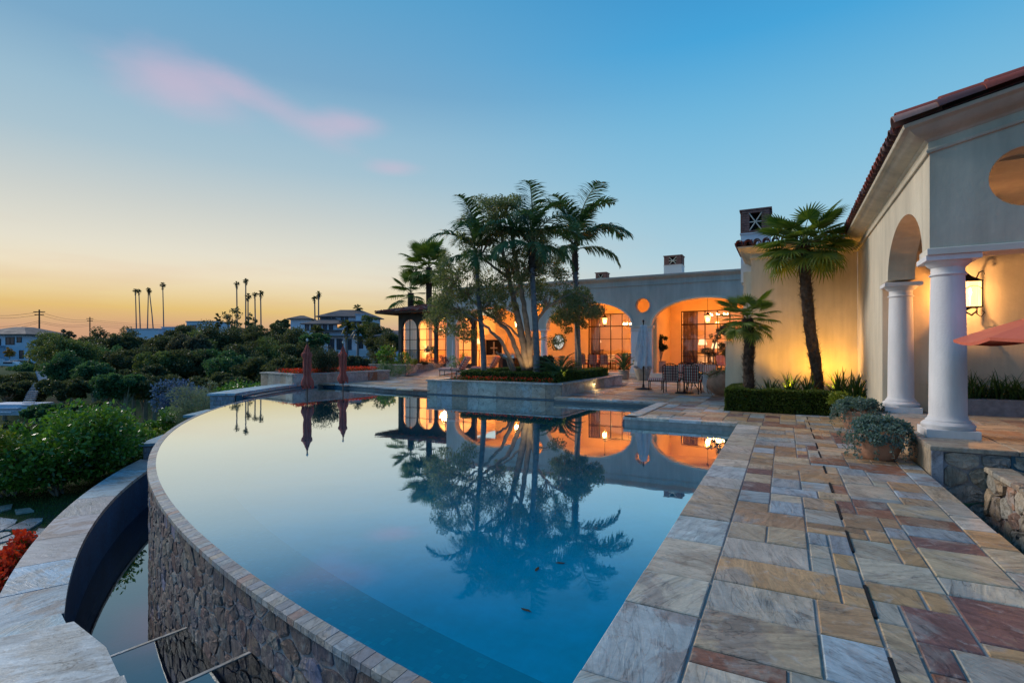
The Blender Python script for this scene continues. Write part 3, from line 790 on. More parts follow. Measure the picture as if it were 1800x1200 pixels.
# ---------------------------------------------------------------- channel and spa at the right
SP = tag(thing('spa', None, None), None, None, None, 'structure'); SP['label'] = 'raised stone spa right of the deck with a dark water channel along it'
mb = MB()
mb.bbox((1.625, .6, -.9), (1.66, 8.19, -.052)); mb.bbox((1.6, .6, -1.0), (2.3, 8.2, -.75)); mb.build('channel', M_basin, SP)
flat(MB(), [(1.66, .6), (2.12, .6), (2.12, 8.16), (1.66, 8.16)], -.55).build('channel_water', M_water2, SP)
mb = MB(); mb.bbox((2.17, .6, -.8), (2.38, 8.16, .10)); mb.build('mortar', M_mortar, SP)
SPP = [((.42, .30, .20), 4), ((.46, .38, .28), 4), ((.38, .22, .15), 2), ((.40, .36, .30), 2)]
rubble('wall_stone', SP, lambda u, v, o_: Vector((2.17 - o_, 8.14 - u, -.78 + v)), 5.2, .88, .2, 1.2, SPP, gap=.014, depth=.035, maxn=130)
y = 8.15; 
while y > 3:
    L = random.uniform(.22, .36); mb = MB(); mb.cur = tone(SPP); mb.bev((2.13, y - L + .008, .10), (2.39, y, .15 + random.uniform(-.008, .008)), .012); mb.build('cap_stone', M_rough, SP); y -= L
flat(MB(), [(2.39, 1), (5.2, 1), (5.2, 8.2), (2.39, 8.2)], .02).build('spa_water', M_water2, SP)
mb = MB(); mb.bbox((2.39, 1, -.8), (5.2, 8.2, -.7)); mb.bbox((2.39, 8.195, -.8), (5.6, 8.23, .30)); mb.build('spa_tile', M_poolwall, SP)
# ================================================================== BUILDINGS
def arch_pts(cx, hw, spring, rise, base, n=20, hz_=None):
    """opening outline (plan u, height v) with an elliptical head"""
    pts = [(cx - hw, base), (cx + hw, base)]
    pts += [(cx + hw * math.cos(math.pi * i / n), spring + rise * math.sin(math.pi * i / n)) for i in range(n + 1)]
    return pts
def circ(cx, cz, r_, n=28): return [(cx + r_ * math.cos(2 * math.pi * i / n), cz + r_ * math.sin(2 * math.pi * i / n)) for i in range(n)]
def wallY(mb, outer, holes, Y0, Y1): return mb.sheet(outer, holes, lambda p, w_: Vector((p[0], w_, p[1])), Y1, Y0)
def wallX(mb, outer, holes, X0, X1): return mb.sheet(outer, holes, lambda p, w_: Vector((w_, p[0], p[1])), X0, X1)
def profile_run(mb, stations, prof):
    """stations: (x,y,z, ox,oy) with offset direction; prof: list of (out, up)"""
    k = len(prof); vs = []
    for x, y, z, ox, oy in stations:
        vs += [(x + ox * o_, y + oy * o_, z + u) for o_, u in prof]
    fs = []
    for i in range(len(stations) - 1):
        for j in range(k - 1):
            fs.append((i * k + j, i * k + j + 1, (i + 1) * k + j + 1, (i + 1) * k + j))
    return mb.add(vs, fs)
def archivolt(mb, cx, hw, spring, rise, base, Y, wd, dp, n=28, post=True):
    """raised moulding round an arch on a wall facing -Y"""
    out, inn = [], []
    if post: out.append((cx + hw + wd, base)); inn.append((cx + hw, base))
    for i in range(n + 1):
        a = math.pi * i / n
        inn.append((cx + hw * math.cos(a), spring + rise * math.sin(a)))
        out.append((cx + (hw + wd) * math.cos(a), spring + (rise + wd) * math.sin(a)))
    if post: out.append((cx - hw - wd, base)); inn.append((cx - hw, base))
    m = len(inn); vs = [(p[0], Y - dp, p[1]) for p in inn] + [(p[0], Y - dp, p[1]) for p in out] + [(p[0], Y + .02, p[1]) for p in out] + [(p[0], Y + .02, p[1]) for p in inn]
    fs = []
    for i in range(m - 1):
        fs += [(i, i + 1, m + i + 1, m + i), (m + i, m + i + 1, 2 * m + i + 1, 2 * m + i), (3 * m + i, 3 * m + i + 1, i + 1, i)]
    mb.add(vs, fs)
def column(parent, x, y, z0, H, r_=.212, name='column', pl=.58, n=32, mat_=None, seams=(0.34, .62)):
    m_ = mat_ or M_colst; k = r_ / .235
    pz = .12 * k; 
    prof = [(0.01, pz), (r_ + .085 * k, pz), (r_ + .10 * k, pz + .03 * k), (r_ + .10 * k, pz + .06 * k), (r_ + .07 * k, pz + .095 * k), (r_ + .045 * k, pz + .105 * k), (r_ + .045 * k, pz + .125 * k), (r_ + .02 * k, pz + .15 * k), (r_, pz + .20 * k)]
    zt = H - .30 * k
    def rr(f): return r_ * (1 - .11 * f ** 1.6)
    zs = [f / 14 for f in range(1, 14)]
    for f in zs: prof.append((rr(f), pz + .2 * k + (zt - pz - .2 * k) * f))
    for f in seams:
        pass
    rt = rr(1.0)
    prof += [(rt, zt), (rt + .02 * k, zt + .005), (rt + .025 * k, zt + .02 * k), (rt + .005, zt + .035 * k), (rt, zt + .045 * k), (rt, zt + .13 * k), (rt + .015, zt + .14 * k), (rt + .05 * k, zt + .17 * k), (rt + .075 * k, zt + .205 * k), (rt + .08 * k, zt + .22 * k), (.01, zt + .222 * k)]
    mb = MB(); mb.lathe(prof, (x, y, z0), n)
    for f in seams:   # drum joints
        z = z0 + H * f
        mb.lathe([(rr(f) + .0012, z - .004), (rr(f) + .0022, z), (rr(f) + .0012, z + .004)], (x, y, 0), n)
    c = mb.build(name, m_, parent, smooth=True)
    mb = MB(); mb.bev((x - pl / 2, y - pl / 2, z0), (x + pl / 2, y + pl / 2, z0 + pz), .006); mb.build('plinth', m_, c)
    mb = MB(); a = (rt + .12 * k); mb.bev((x - a, y - a, z0 + H - .08 * k), (x + a, y + a, z0 + H), .006)
    mb.build('abacus', m_, c)
    return c
def barrel(L, r0, r1, seg=8, thick=.014):
    """half-round roof tile along +X (down-slope end at x=0)"""
    mb = MB(); vs = []
    for x, r_ in ((0, r0), (L, r1)):
        for rr_ in (r_, r_ - thick):
            for k in range(seg + 1):
                a = math.pi * k / seg; vs.append((x, rr_ * math.cos(a), rr_ * math.sin(a)))
    n = seg + 1; fs = []
    for k in range(seg):
        fs += [(k, k + 1, 2 * n + k + 1, 2 * n + k), (n + k + 1, n + k, 3 * n + k, 3 * n + k + 1), (k + 1, k, n + k, n + k + 1), (2 * n + k, 2 * n + k + 1, 3 * n + k + 1, 3 * n + k)]
    mb.add(vs, fs); return mb
# ---------------------------------------------------------------- right-hand guest house
GX, GY = 1.77, 8.95; YW = 16.8; XWL = -.86; ZT = 4.25; SL = .245
guest = thing('guest_house', 'cream stucco house on the right with white columns, round gable opening and red tiles', 'house', (0, 0, 0))
mb = MB()
gx1 = 8.6
ridge = ZT + SL * (gx1 - GX)
wallY(mb, [(GX, 2.95), (gx1, 2.95), (gx1, ridge + .3), (GX, ZT + .3)], [circ(2.77, 3.80, .385)], GY, GY + .42)
mb.build('gable_wall', M_stucco, guest)
mb = MB(); wallX(mb, [(GY + .425, 2.95), (9.38, 2.95)] + [(10.78 - 1.40 * math.cos(math.pi * i / 24), 2.95 + .84 * math.sin(math.pi * i / 24)) for i in range(1, 24)] + [(12.18, 2.95), (12.18, 2.9), (12.8, 2.9), (12.8, -.3), (YW, -.3), (YW, ZT + .3), (GY + .425, ZT + .3)], [], GX, GX + .42)
mb.build('side_wall', M_stucco, guest, fix=True)
mb = MB(); wallY(mb, [(XWL, -.3), (GX - .002, -.3), (GX - .002, ZT + .3), (XWL, ZT + .3)], [], YW, YW + .4); mb.bbox((XWL, YW + .401, -.3), (XWL + .35, YW + 6, ZT + .3))
mb.build('planted_wall', M_stucco, guest)
mb = MB(); mb.bbox((2.2, 13.2, .2), (gx1, 13.5, 4.4)); mb.bbox((2.2, 12.81, .2), (2.6, 13.2, 4.4)); mb.bbox((5.6, 13.0, .2), (6, 13.19, 4.2)); mb.build('loggia_back_wall', M_stucco, guest)
mb = MB(); mb.bbox((GX + .421, GY + .421, 4.14), (gx1, 13.19, 4.2)); mb.build('loggia_ceiling', M_stucco, guest)
mb = MB(); mb.bev((GX - .03, GY - .03, 2.86), (gx1, GY + .44, 2.95), .01); mb.bbox((GX + .001, GY + .441, 2.86), (GX + .42, 9.42, 2.949)); mb.build('lintel', M_trim, guest)
# raised stone platform under the columns
PZ = .36
mb = MB(); mb.cur = (.40, .33, .25, .3)
for x0, x1 in ((1.62, 2.45), (2.46, 3.3), (3.31, 4.3), (4.31, 5.6)):
    mb = MB(); mb.cur = tone([((.36, .34, .30), 3), ((.42, .36, .28), 3)]); mb.bev((x0, 8.16, PZ - .055), (x1, 8.75, PZ), .01); mb.build('platform_cap', M_stone, guest)
y = 8.76
for L in (.9, 1.0, .85, .95, 1.1):
    mb = MB(); mb.cur = tone([((.36, .34, .30), 3), ((.42, .34, .26), 3), ((.32, .24, .18), 2)]); mb.bev((1.62, y, PZ - .055), (2.45, y + L - .01, PZ + random.uniform(-.002, .002)), .01); mb.build('platform_cap', M_stone, guest); y += L
for s_ in ashlar(2.46, 8.76, 6.4, 12.4, .2):
    mb = MB(); mb.cur = tone([((.40, .30, .20), 4), ((.44, .36, .26), 3), ((.34, .20, .13), 2), ((.36, .34, .30), 2)]); mb.bev((s_[0] + .006, s_[1] + .006, PZ - .05), (s_[2] - .006, s_[3] - .006, PZ + random.uniform(-.002, .002)), .004); mb.build('flagstone', M_stone, guest)
mb = MB(); mb.bbox((1.66, 8.22, -.3), (7, 13.3, PZ - .056)); mb.build('platform_base', M_mortar, guest)
for (y0, y1) in ((8.19, 8.95), (8.96, 9.9), (9.91, 10.8), (10.81, 11.9), (11.91, 12.8), (12.81, 13.55)):
    mb = MB(); mb.cur = tone([((.42, .27, .15), 3), ((.45, .36, .25), 3), ((.36, .35, .33), 1)]); mb.bbox((1.635, y0, -.02), (1.659, y1 - .006, PZ - .057)); mb.build('cladding_panel', M_clad, guest)
rubble('wall_stone', guest, lambda u, v, o_: Vector((1.76 + u, 8.215 - o_, -.5 + v)), .8, .80, .2, 1.2, [((.42, .36, .28), 4), ((.36, .33, .29), 3), ((.44, .30, .20), 2)], gap=.012, depth=.03)
mb = MB(); mb.cur = (.33, .34, .38, .4); mb.bbox((1.635, 8.17, -.5), (1.75, 8.214, PZ - .057)); mb.build('corner_stone', M_stone, guest)
column(guest, 2.03, 9.25, PZ, 2.50); column(guest, 2.02, 12.48, PZ, 2.50)
# cornice: rake up the gable, level along both walls
prof = [(0, 0), (.035, 0), (.045, .03), (.035, .055), (.02, .06), (.02, .15), (.055, .165), (.065, .18), (.12, .195), (.20, .225), (.26, .27), (.275, .285), (.33, .29), (.345, .31), (.345, .335), (0, .335)]
mb = MB()
profile_run(mb, [(gx1, GY, ZT + SL * (gx1 - GX), 0, -1), (GX, GY, ZT, -1, -1), (GX, YW, ZT, -1, -1), (XWL, YW, ZT, -1, -1), (XWL, YW + 6, ZT, -1, 0)], prof)
mb.build('cornice', M_stucco, guest, smooth=True, fix=False)
# roof deck and barrel tiles
ze = ZT + .345
mb = MB(); ex, ey = GX - .36, GY - .36
rid = 5.4
mb.add([(ex, ey, ze), (rid, ey, ze + SL * (rid - ex)), (rid, YW - .36, ze + SL * (rid - ex)), (ex, YW - .36, ze)], [(0, 1, 2, 3)])
mb.add([(XWL - .36, YW - .36, ze - .003), (6, YW - .36, ze - .003), (6, YW + 6, ze + 1.2), (XWL + 2, YW + 6, ze + 1.2)], [(0, 1, 2, 3)])
mb.add([(XWL - .36, YW - .36, ze - .003), (XWL + 2, YW + 6, ze + 1.2), (XWL - .36, YW + 6.4, ze - .003)], [(0, 1, 2)])
mb.build('roof_deck', M_tile3, guest)
bt = barrel(.46, .098, .078)
tmesh = {}
for k_, m_ in enumerate((M_tile, M_tile2, M_tile3)):
    o = bt.build('roof_tile', m_, guest, smooth=True); tmesh[k_] = o.data; bpy.data.objects.remove(o)
def put_tile(parent, loc, rot, k_=None, sc=1.0):
    k_ = random.choices((0, 1, 2), (7, 1.2, 2.5))[0] if k_ is None else k_
    o = bpy.data.objects.new('roof_tile', tmesh[k_]); COL.objects.link(o); o.parent = parent
    o.location = loc; o.rotation_euler = rot; o.scale = (sc, sc, sc); return o
n = 33; slope = math.atan(SL)
for i in range(n):
    yy = ey + .30 + i * .2285
    put_tile(guest, (ex - .05 + random.uniform(-.012, .012), yy, ze + .028), (0, -slope, random.uniform(-.02, .02)))
    put_tile(guest, (ex - .03, yy, ze + .075), (0, -slope, random.uniform(-.03, .03)), sc=1.02)
    if i < 32: put_tile(guest, (ex - .02, yy + .114, ze + .105), (math.pi, slope, 0), k_=2, sc=.95)
    for r_ in (1, 2):
        put_tile(guest, (ex - .03 + r_ * .38, yy, ze + .06 + r_ * .38 * SL), (0, -slope, random.uniform(-.03, .03)))
rk = [1, 2, 0, 0, 1, 0, 2, 0]
for i in range(8):
    x = ex - .10 + i * .47
    put_tile(guest, (x, ey + .02, ze + .03 + SL * (x - ex)), (0, -slope, 0), rk[i], 1.22)
    put_tile(guest, (x + .05, ey + .10, ze + .115 + SL * (x - ex)), (0, -slope, 0), (0, 0, 0, 2)[i % 4], 1.12)
for i in range(10):
    x = XWL - .30 + i * .235
    for r_ in range(3):
        put_tile(guest, (x, YW - .42 + r_ * .38, ze + .03 + r_ * .38 * .19), (0, -math.atan(.19), math.pi / 2), None, 1.05)
    put_tile(guest, (x, YW - .40, ze + .08), (0, -math.atan(.19), math.pi / 2), None, 1.0)
    if i < 9: put_tile(guest, (x + .117, YW - .40, ze + .10), (math.pi, math.atan(.19), math.pi / 2), 2, .95)
for i in range(9):
    put_tile(guest, (XWL - .42, YW - .2 + i * .235, ze + .03), (0, -.19, 0), None, 1.05)
# sloped buttress at the left end of the planted wall
mb = MB()
b0 = PY(1275, 597, YW + .6)
xs = lambda px: PY(px, 600, YW + .2).x
pts = [(xs(1275), -.1), (XWL + .01, -.1), (XWL + .01, 3.9), (xs(1307), 3.9), (xs(1307), 2.45), (xs(1302), 2.2), (xs(1290), 2.0), (xs(1289), 1.84), (xs(1276), 1.84)]
mb.sheet(pts, [], lambda p, w_: Vector((p[0], w_, p[1])), YW + .6, YW + .12)
mb.bbox((xs(1288) - .03, YW + .09, 1.86), (XWL - .02, YW + .63, 1.93)); mb.bbox((xs(1275) - .03, YW + .09, 1.78), (xs(1288), YW + .63, 1.84))
mb.build('buttress', M_stucco, guest, fix=True)
def chimney(label, cx, cy, z0, z1, wd, dp, brick_h, brickm=M_brick, group=None):
    ch = thing('chimney', label, 'chimney', (cx, cy, z0)); H = z1 - z0; hb = H - brick_h
    mb = MB(); mb.bbox((-wd / 2, -dp / 2, 0), (wd / 2, dp / 2, hb)); mb.bbox((-wd / 2 - .03, -dp / 2 - .03, hb), (wd / 2 + .03, dp / 2 + .03, hb + .04)); mb.build('base', M_white, ch)
    ow = wd * .40; oz0 = hb + brick_h * .16; oz1 = hb + brick_h * .84; w2 = wd * .47; d2 = dp * .47; zt = H
    mb = MB(); rows = 9; rh = brick_h / rows
    for r_ in range(rows):
        z = hb + .04 + r_ * rh * .93; 
        for sgn in (-1, 1):
            for (x0, x1) in ((-w2, -ow / 2), (ow / 2, w2)):
                if r_ in (0, rows - 1) : continue
                nb_ = 2; sx = (x1 - x0) / nb_; o_ = .5 if r_ % 2 else 0
                mb.bbox((x0 + .004, sgn * d2 - .05, z), (x0 + sx * (.5 if o_ else 1) - .004, sgn * d2 + .05, z + rh * .82)); mb.bbox((x0 + sx * (.5 if o_ else 1) + .004, sgn * d2 - .05, z), (x1 - .004, sgn * d2 + .05, z + rh * .82))
            mb.bbox((sgn * w2 - .045, -d2 + .06, z), (sgn * w2 + .045, -.01, z + rh * .82)); mb.bbox((sgn * w2 - .045, .01, z), (sgn * w2 + .045, d2 - .06, z + rh * .82))
    for z in (hb + .04, zt - rh * 1.0):
        for sgn in (-1, 1):
            nn = 5
            for k in range(nn): mb.bbox((-w2 + k * 2 * w2 / nn + .004, sgn * d2 - .055, z), (-w2 + (k + 1) * 2 * w2 / nn - .004, sgn * d2 + .055, z + rh * .82))
    mb.build('brick_courses', brickm, ch, kind='stuff')
    mb = MB(); mb.bbox((-w2 + .02, -d2 - .02, hb + .04), (-ow / 2 - .01, -d2 + .02, zt - .01)); mb.bbox((ow / 2 + .01, -d2 - .02, hb + .04), (w2 - .02, -d2 + .02, zt - .01)); mb.build('mortar', M_mortar, ch)
    mb = MB(); mb.bbox((-w2 - .07, -d2 - .07, zt), (w2 + .07, d2 + .07, zt + .05)); mb.build('cap', brickm, ch)
    # star-shaped grille in the opening
    cz = (oz0 + oz1) / 2; hh = (oz1 - oz0) / 2 + .04; hw_ = ow / 2 + .02
    mb = MB(); rad_ = wd * .022
    for a, b in (((-hw_, -hh), (hw_, hh)), ((-hw_, hh), (hw_, -hh)), ((-hw_, 0), (hw_, 0))):
        mb.tube([(a[0], -d2 - .03, cz + a[1]), (b[0], -d2 - .03, cz + b[1])], rad_, 6)
    mb.build('grille', M_trim, ch)
    mb = MB(); mb.bbox((-w2 + .08, -.02, hb + .05), (w2 - .08, .02, zt - .02)); mb.build('flue', M_black, ch)
    return ch
q = PT(1329, 430, 18.0); chimney('square chimney with brick top and crossed grille above the house roof beside the fan palm', q.x, q.y, 3.9, 1.55 + (616 - 374) * 18 / 907, .92, .8, .8)
# ---------------------------------------------------------------- main house: the arcade
FY = 28.8; FZ = .30; IY = 33.2
X0f, X1f = -20.2, -.5
house = thing('main_house', 'long stucco house with warmly lit arcade of wide arches across the patio', 'house')
AR = [(-16.95, 2.55), (-10.2, 2.62), (-3.75, 2.72)]
SPR, RISE = 2.93, 1.42
topz = 5.6
mb = MB()
outer = [(X0f, FZ)]
for cx_, hw in AR:
    outer += [(cx_ - hw, FZ)] + [(cx_ - hw * math.cos(math.pi * i / 30), SPR + RISE * math.sin(math.pi * i / 30)) for i in range(31)] + [(cx_ + hw, FZ)]
outer += [(X1f, FZ), (X1f, topz), (X0f, topz)]
# columns carry the left pier: open it below the capital
p1 = AR[0][0] + AR[0][1]; p2 = AR[1][0] - AR[1][1]
outer2 = []
for p in outer:
    if abs(p[0] - p1) < 1e-6 and abs(p[1] - FZ) < 1e-6: p = (p1, 2.85)
    if abs(p[0] - p2) < 1e-6 and abs(p[1] - FZ) < 1e-6: p = (p2, 2.85)
    outer2.append(p)
wallY(mb, outer2, [circ(-6.98, 4.07, .40), circ(-13.45, 4.07, .40)], FY, FY + .5)
mb.build('arcade_wall', M_facade, house)
mb = MB()
for cx_, hw in AR: archivolt(mb, cx_, hw, SPR, RISE, SPR, FY, .10, .03, 32, post=False)
mb.build('arch_moulding', M_trim, house)
mb = MB()
for cx_ in (-6.98, -13.45):
    vs = []; n = 32
    for k in range(n):
        a = 2 * math.pi * k / n
        for r_, yy in ((.40, -.02), (.46, -.02), (.46, .02), (.40, .02)): vs.append((cx_ + r_ * math.cos(a), FY + yy, 4.07 + r_ * math.sin(a)))
    mb.add(vs, [(k * 4 + j, ((k + 1) % n) * 4 + j, ((k + 1) % n) * 4 + (j + 1) % 4, k * 4 + (j + 1) % 4) for k in range(n) for j in range(4)])
mb.build('round_opening_trim', M_facade, house)
for x0, x1 in ((AR[1][0] + AR[1][1], AR[2][0] - AR[2][1]),):
    mb = MB(); mb.bbox((x0 - .03, FY - .06, FZ), (x1 + .03, FY + .0, SPR - .12)); mb.bbox((x0 - .07, FY - .10, FZ), (x1 + .07, FY - .061, FZ + .25)); mb.build('pilaster', M_colst, house)
    mb = MB(); mb.bbox((x0 - .10, FY - .13, SPR - .06), (x1 + .10, FY + .52, SPR)); mb.bbox((x0 - .07, FY - .10, SPR - .12), (x1 + .07, FY + .51, SPR - .061)); mb.bbox((x0 - .05, FY - .075, SPR - .30), (x1 + .05, FY - .061, SPR - .26)); mb.build('impost', M_trim, house)
for x in (p1 + .26, p2 - .26): column(house, x, FY + .25, FZ, 2.55, .22, pl=.5)
column(house, AR[0][0] - AR[0][1] - .2, FY + .2, FZ, 2.55, .22, pl=.5)
cprof = [(0, 0), (.05, 0), (.05, .05), (.03, .07), (.03, .28), (.08, .30), (.16, .38), (.24, .42), (.26, .52), (0, .52)]
mb = MB(); profile_run(mb, [(X1f, FY, topz - .42, 0, -1), (X0f, FY, topz - .42, -1, -1), (X0f, FY + 8, topz - .42, -1, 0)], cprof); mb.build('cornice', M_facade, house, smooth=True)
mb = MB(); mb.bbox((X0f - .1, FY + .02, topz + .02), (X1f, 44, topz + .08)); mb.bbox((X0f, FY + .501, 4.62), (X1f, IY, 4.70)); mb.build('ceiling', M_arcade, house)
mb = MB(); mb.bbox((X0f - .02, FY - .35, -.1), (X1f, 44, FZ)); mb.bbox((X0f - .02, FY - .75, -.1), (X1f, FY - .351, FZ * .5)); mb.build('arcade_floor', M_trim, house)
# inner wall with big steel-framed windows
WINS = [(-19.3, -17.6, FZ, 3.2), (-10.3, -6.2, FZ + .02, 3.75), (-4.0, -.9, FZ + .02, 3.75)]
def at33(px): return PY(px, 600, IY).x
WA0, WA1 = at33(1034), at33(1034) + 4.6
WB0, WB1 = at33(1197), at33(1197) + 4.2
ztop = PY(1040, 552, IY).z
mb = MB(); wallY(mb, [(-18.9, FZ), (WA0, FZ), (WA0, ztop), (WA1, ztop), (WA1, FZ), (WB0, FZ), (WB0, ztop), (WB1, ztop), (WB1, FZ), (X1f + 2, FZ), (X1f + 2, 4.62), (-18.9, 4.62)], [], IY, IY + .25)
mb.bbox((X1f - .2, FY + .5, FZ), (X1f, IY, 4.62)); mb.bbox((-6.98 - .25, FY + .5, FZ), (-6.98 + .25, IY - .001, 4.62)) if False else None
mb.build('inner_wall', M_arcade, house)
# painted side wall between the two right-hand bays
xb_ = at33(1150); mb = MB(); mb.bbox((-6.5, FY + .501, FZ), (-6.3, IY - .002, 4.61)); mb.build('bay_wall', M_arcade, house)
def window_grid(parent, x0, x1, z0, z1, Y, cols, zrows, mat_=M_bronze, w_=.05, thick=(2,)):
    fr = MB()
    for x in (x0 + w_ / 2, x1 - w_ / 2): fr.bbox((x - w_ / 2, Y - .04, z0), (x + w_ / 2, Y + .04, z1))
    for z in (z0 + w_ / 2, z1 - w_ / 2): fr.bbox((x0 + w_, Y - .038, z - w_ / 2), (x1 - w_, Y + .038, z + w_ / 2))
    wn = fr.build('window', mat_, parent)
    mb = MB()
    for k in range(1, cols):
        x = x0 + (x1 - x0) * k / cols; ww = .035 if k % 2 else .055
        mb.bbox((x - ww / 2, Y - .034, z0 + w_), (x + ww / 2, Y + .034, z1 - w_))
    for i, z in enumerate(zrows):
        ww = .07 if i == len(zrows) - 1 else .028
        mb.bbox((x0 + w_, Y - .031, z - ww / 2), (x1 - w_, Y + .031, z + ww / 2))
    mb.build('glazing_bars', mat_, wn)
    zs = [z0] + list(zrows) + [z1]
    for k in range(cols):
        for j in range(len(zs) - 1):
            mb = MB(); mb.bbox((x0 + (x1 - x0) * k / cols + .02, Y - .003, zs[j] + .02), (x0 + (x1 - x0) * (k + 1) / cols - .02, Y + .003, zs[j + 1] - .02)); mb.build('pane', M_glass, wn)
    return wn
trz = PY(1040, 574, IY).z
window_grid(house, WA0, WA1, FZ + .01, ztop - .01, IY + .1, 6, [FZ + .9, PY(1040, 596, IY).z, trz])
window_grid(house, WB0, WB1, FZ + .01, ztop - .01, IY + .1, 6, [FZ + .9, PY(1200, 596, IY).z, trz])
# lit rooms behind the glass
M_room = pbr('warm_room_plaster', (.72, .50, .28), .85, var=.08, vscale=.8)
M_floorw = pbr('interior_floor', (.30, .20, .12), .6, var=.2, vscale=2)
M_curt = pbr('gathered_curtain', (.24, .15, .12), .9, bump=.2, bscale=10, var=.2, vscale=3)
mb = MB(); mb.bbox((-18.7, 39.5, FZ), (X1f + 4, 39.8, 5)); mb.bbox((X1f + 3.7, IY + .26, FZ), (X1f + 4, 39.5, 5)); mb.bbox((-15.2, IY + .26, FZ), (-15, 39.5, 5)); mb.bbox((-6.0, IY + .26, FZ), (-5.8, 39.4, 4.6)); mb.bbox((-18.9, IY + .26, FZ), (-18.7, 39.5, 5)); mb.build('room_wall', M_room, house)
mb = MB(); mb.bbox((-18.9, IY + .26, 4.56), (X1f + 4, 39.5, 4.61)); mb.build('room_ceiling', M_room, house)
mb = MB(); mb.bbox((-18.9, IY, FZ - .2), (X1f + 4, 39.5, FZ + .005)); mb.build('room_floor', M_floorw, house)
def curtain(x0, x1, y, z0, z1, label):
    mb = MB(); n = int((x1 - x0) / .05) + 2; vs = []
    for i in range(n):
        x = x0 + (x1 - x0) * i / (n - 1); vs += [(x, y + .05 * math.sin(i * 1.7), z0), (x, y + .04 * math.sin(i * 1.7 + .4), z1)]
    mb.add(vs, [(2 * i, 2 * i + 2, 2 * i + 3, 2 * i + 1) for i in range(n - 1)])
    o = mb.build('curtain', M_curt, None, smooth='all'); tag(o, label, 'curtain'); return o
curtain(WA0 + .06, WA0 + .75, IY + .35, FZ + .05, ztop, 'dark gathered curtain at the left edge of the window behind the patio dining chairs')
curtain(WB0 + .06, WB0 + .95, IY + .35, FZ + .05, ztop, 'tall gathered curtain at the left edge of the window behind the white parasol')
def point(name, loc, e, col=(1, .47, .16), r_=.08):
    l = bpy.data.lights.new(name, 'POINT'); l.energy = e; l.color = col; l.shadow_soft_size = r_
    o = bpy.data.objects.new(name, l); COL.objects.link(o); o.location = loc; return o
def lantern(label, x, y, z, ztopz, h=.62, wd=.36, e=60, col=(1, .45, .14), group=None):
    """hexagonal glazed lantern hanging on a rod; z is its bottom"""
    o = thing('hanging_lantern', label, 'lantern', (x, y, z), 0, group)
    mb = MB(); mb.lathe([(.01, h * .78), (wd * .62, h * .80), (wd * .5, h * .88), (wd * .25, h * .97), (.03, h * 1.08), (.02, h * 1.12)], n=6); mb.lathe([(.02, 0), (.05, .02), (wd * .28, .06), (wd * .30, .08)], n=6); mb.build('cap', M_iron, o)
    mb = MB()
    for k in range(6):
        a = math.pi * k / 3; mb.tube([(wd * .29 * math.cos(a), wd * .29 * math.sin(a), .07), (wd * .5 * math.cos(a), wd * .5 * math.sin(a), h * .80)], .009, 4)
    mb.build('frame', M_iron, o)
    mb = MB(); mb.lathe([(wd * .27, .085), (wd * .48, h * .78)], n=6); mb.build('glass', glass_l, o)
    mb = MB()
    for k in range(3):
        a = 2 * math.pi * k / 3; mb.lathe([(.004, .2), (.022, .23), (.026, .27), (.004, .36)], (.05 * math.cos(a), .05 * math.sin(a), 0), 8)
    mb.build('bulb', M_bulb, o)
    mb = MB(); mb.tube([(0, 0, h * 1.1), (0, 0, ztopz - z)], .012, 5); mb.lathe([(.01, ztopz - z - .04), (.07, ztopz - z - .02), (.07, ztopz - z)], n=10); mb.build('rod', M_iron, o)
    l = bpy.data.lights.new('bulb_light', 'POINT'); l.energy = e; l.color = col; l.shadow_soft_size = .10
    lo = bpy.data.objects.new('bulb_light', l); COL.objects.link(lo); lo.parent = o; lo.location = (0, 0, h * .45)
    return o
m_, t_, o_ = mat('lantern_glass')
mx = t_.node('ShaderNodeAddShader', i0=t_.node('ShaderNodeBsdfTransparent', Color=(1, .9, .75)), i1=t_.node('ShaderNodeEmission', Color=(1, .55, .2), Strength=1.6)); t_.l.new(mx.outputs[0], o_.inputs[0]); glass_l = m_
WARM = (1, .37, .07)
for px, py, lab in ((1063, 560, 'glowing iron lantern hanging in the arch left of the white parasol'), (1244, 556, 'glowing iron lantern hanging in the rightmost arch behind the fan palm'), (908, 566, 'glowing iron lantern hanging in the arch behind the leaning tree trunks')):
    q = PY(px, py, 31.0); lantern(lab, q.x, 31.0, q.z - .45, 4.6, e=330, col=WARM)
def chandelier(label, x, y, z, s=1.0, e=120):
    o = thing('chandelier', label, 'chandelier', (x, y, z))
    mb = MB()
    for k in range(8):
        a = math.pi * k / 4; mb.tube([(0, 0, 0), (.25 * s * math.cos(a), .25 * s * math.sin(a), -.08), (.45 * s * math.cos(a), .45 * s * math.sin(a), .05)], .012, 5)
    mb.tube([(0, 0, -.1), (0, 0, 4.5 - z)], .015, 5); mb.build('arms', M_bronze, o)
    mb = MB()
    for k in range(8):
        a = math.pi * k / 4; mb.lathe([(.01, .06), (.03, .09), (.035, .13), (.008, .2)], (.45 * s * math.cos(a), .45 * s * math.sin(a), 0), 6)
    mb.build('bulb', M_bulb, o)
    l = bpy.data.lights.new('chandelier_light', 'POINT'); l.energy = e; l.color = (1, .46, .14); l.shadow_soft_size = .3
    lo = bpy.data.objects.new('chandelier_light', l); COL.objects.link(lo); lo.parent = o; lo.location = (0, 0, .1)
for px, py, Y, lab in ((1105, 572, 36, 'sparkling chandelier seen through the window right of the iron lantern'), (905, 588, 35.6, 'crystal chandelier glowing above the bar behind the tree'), (782, 582, 32.4, 'small chandelier glowing inside the glazed garden room')):
    q = PY(px, py, Y); chandelier(lab, q.x, q.y, q.z, .8, 900 if px == 782 else 420)
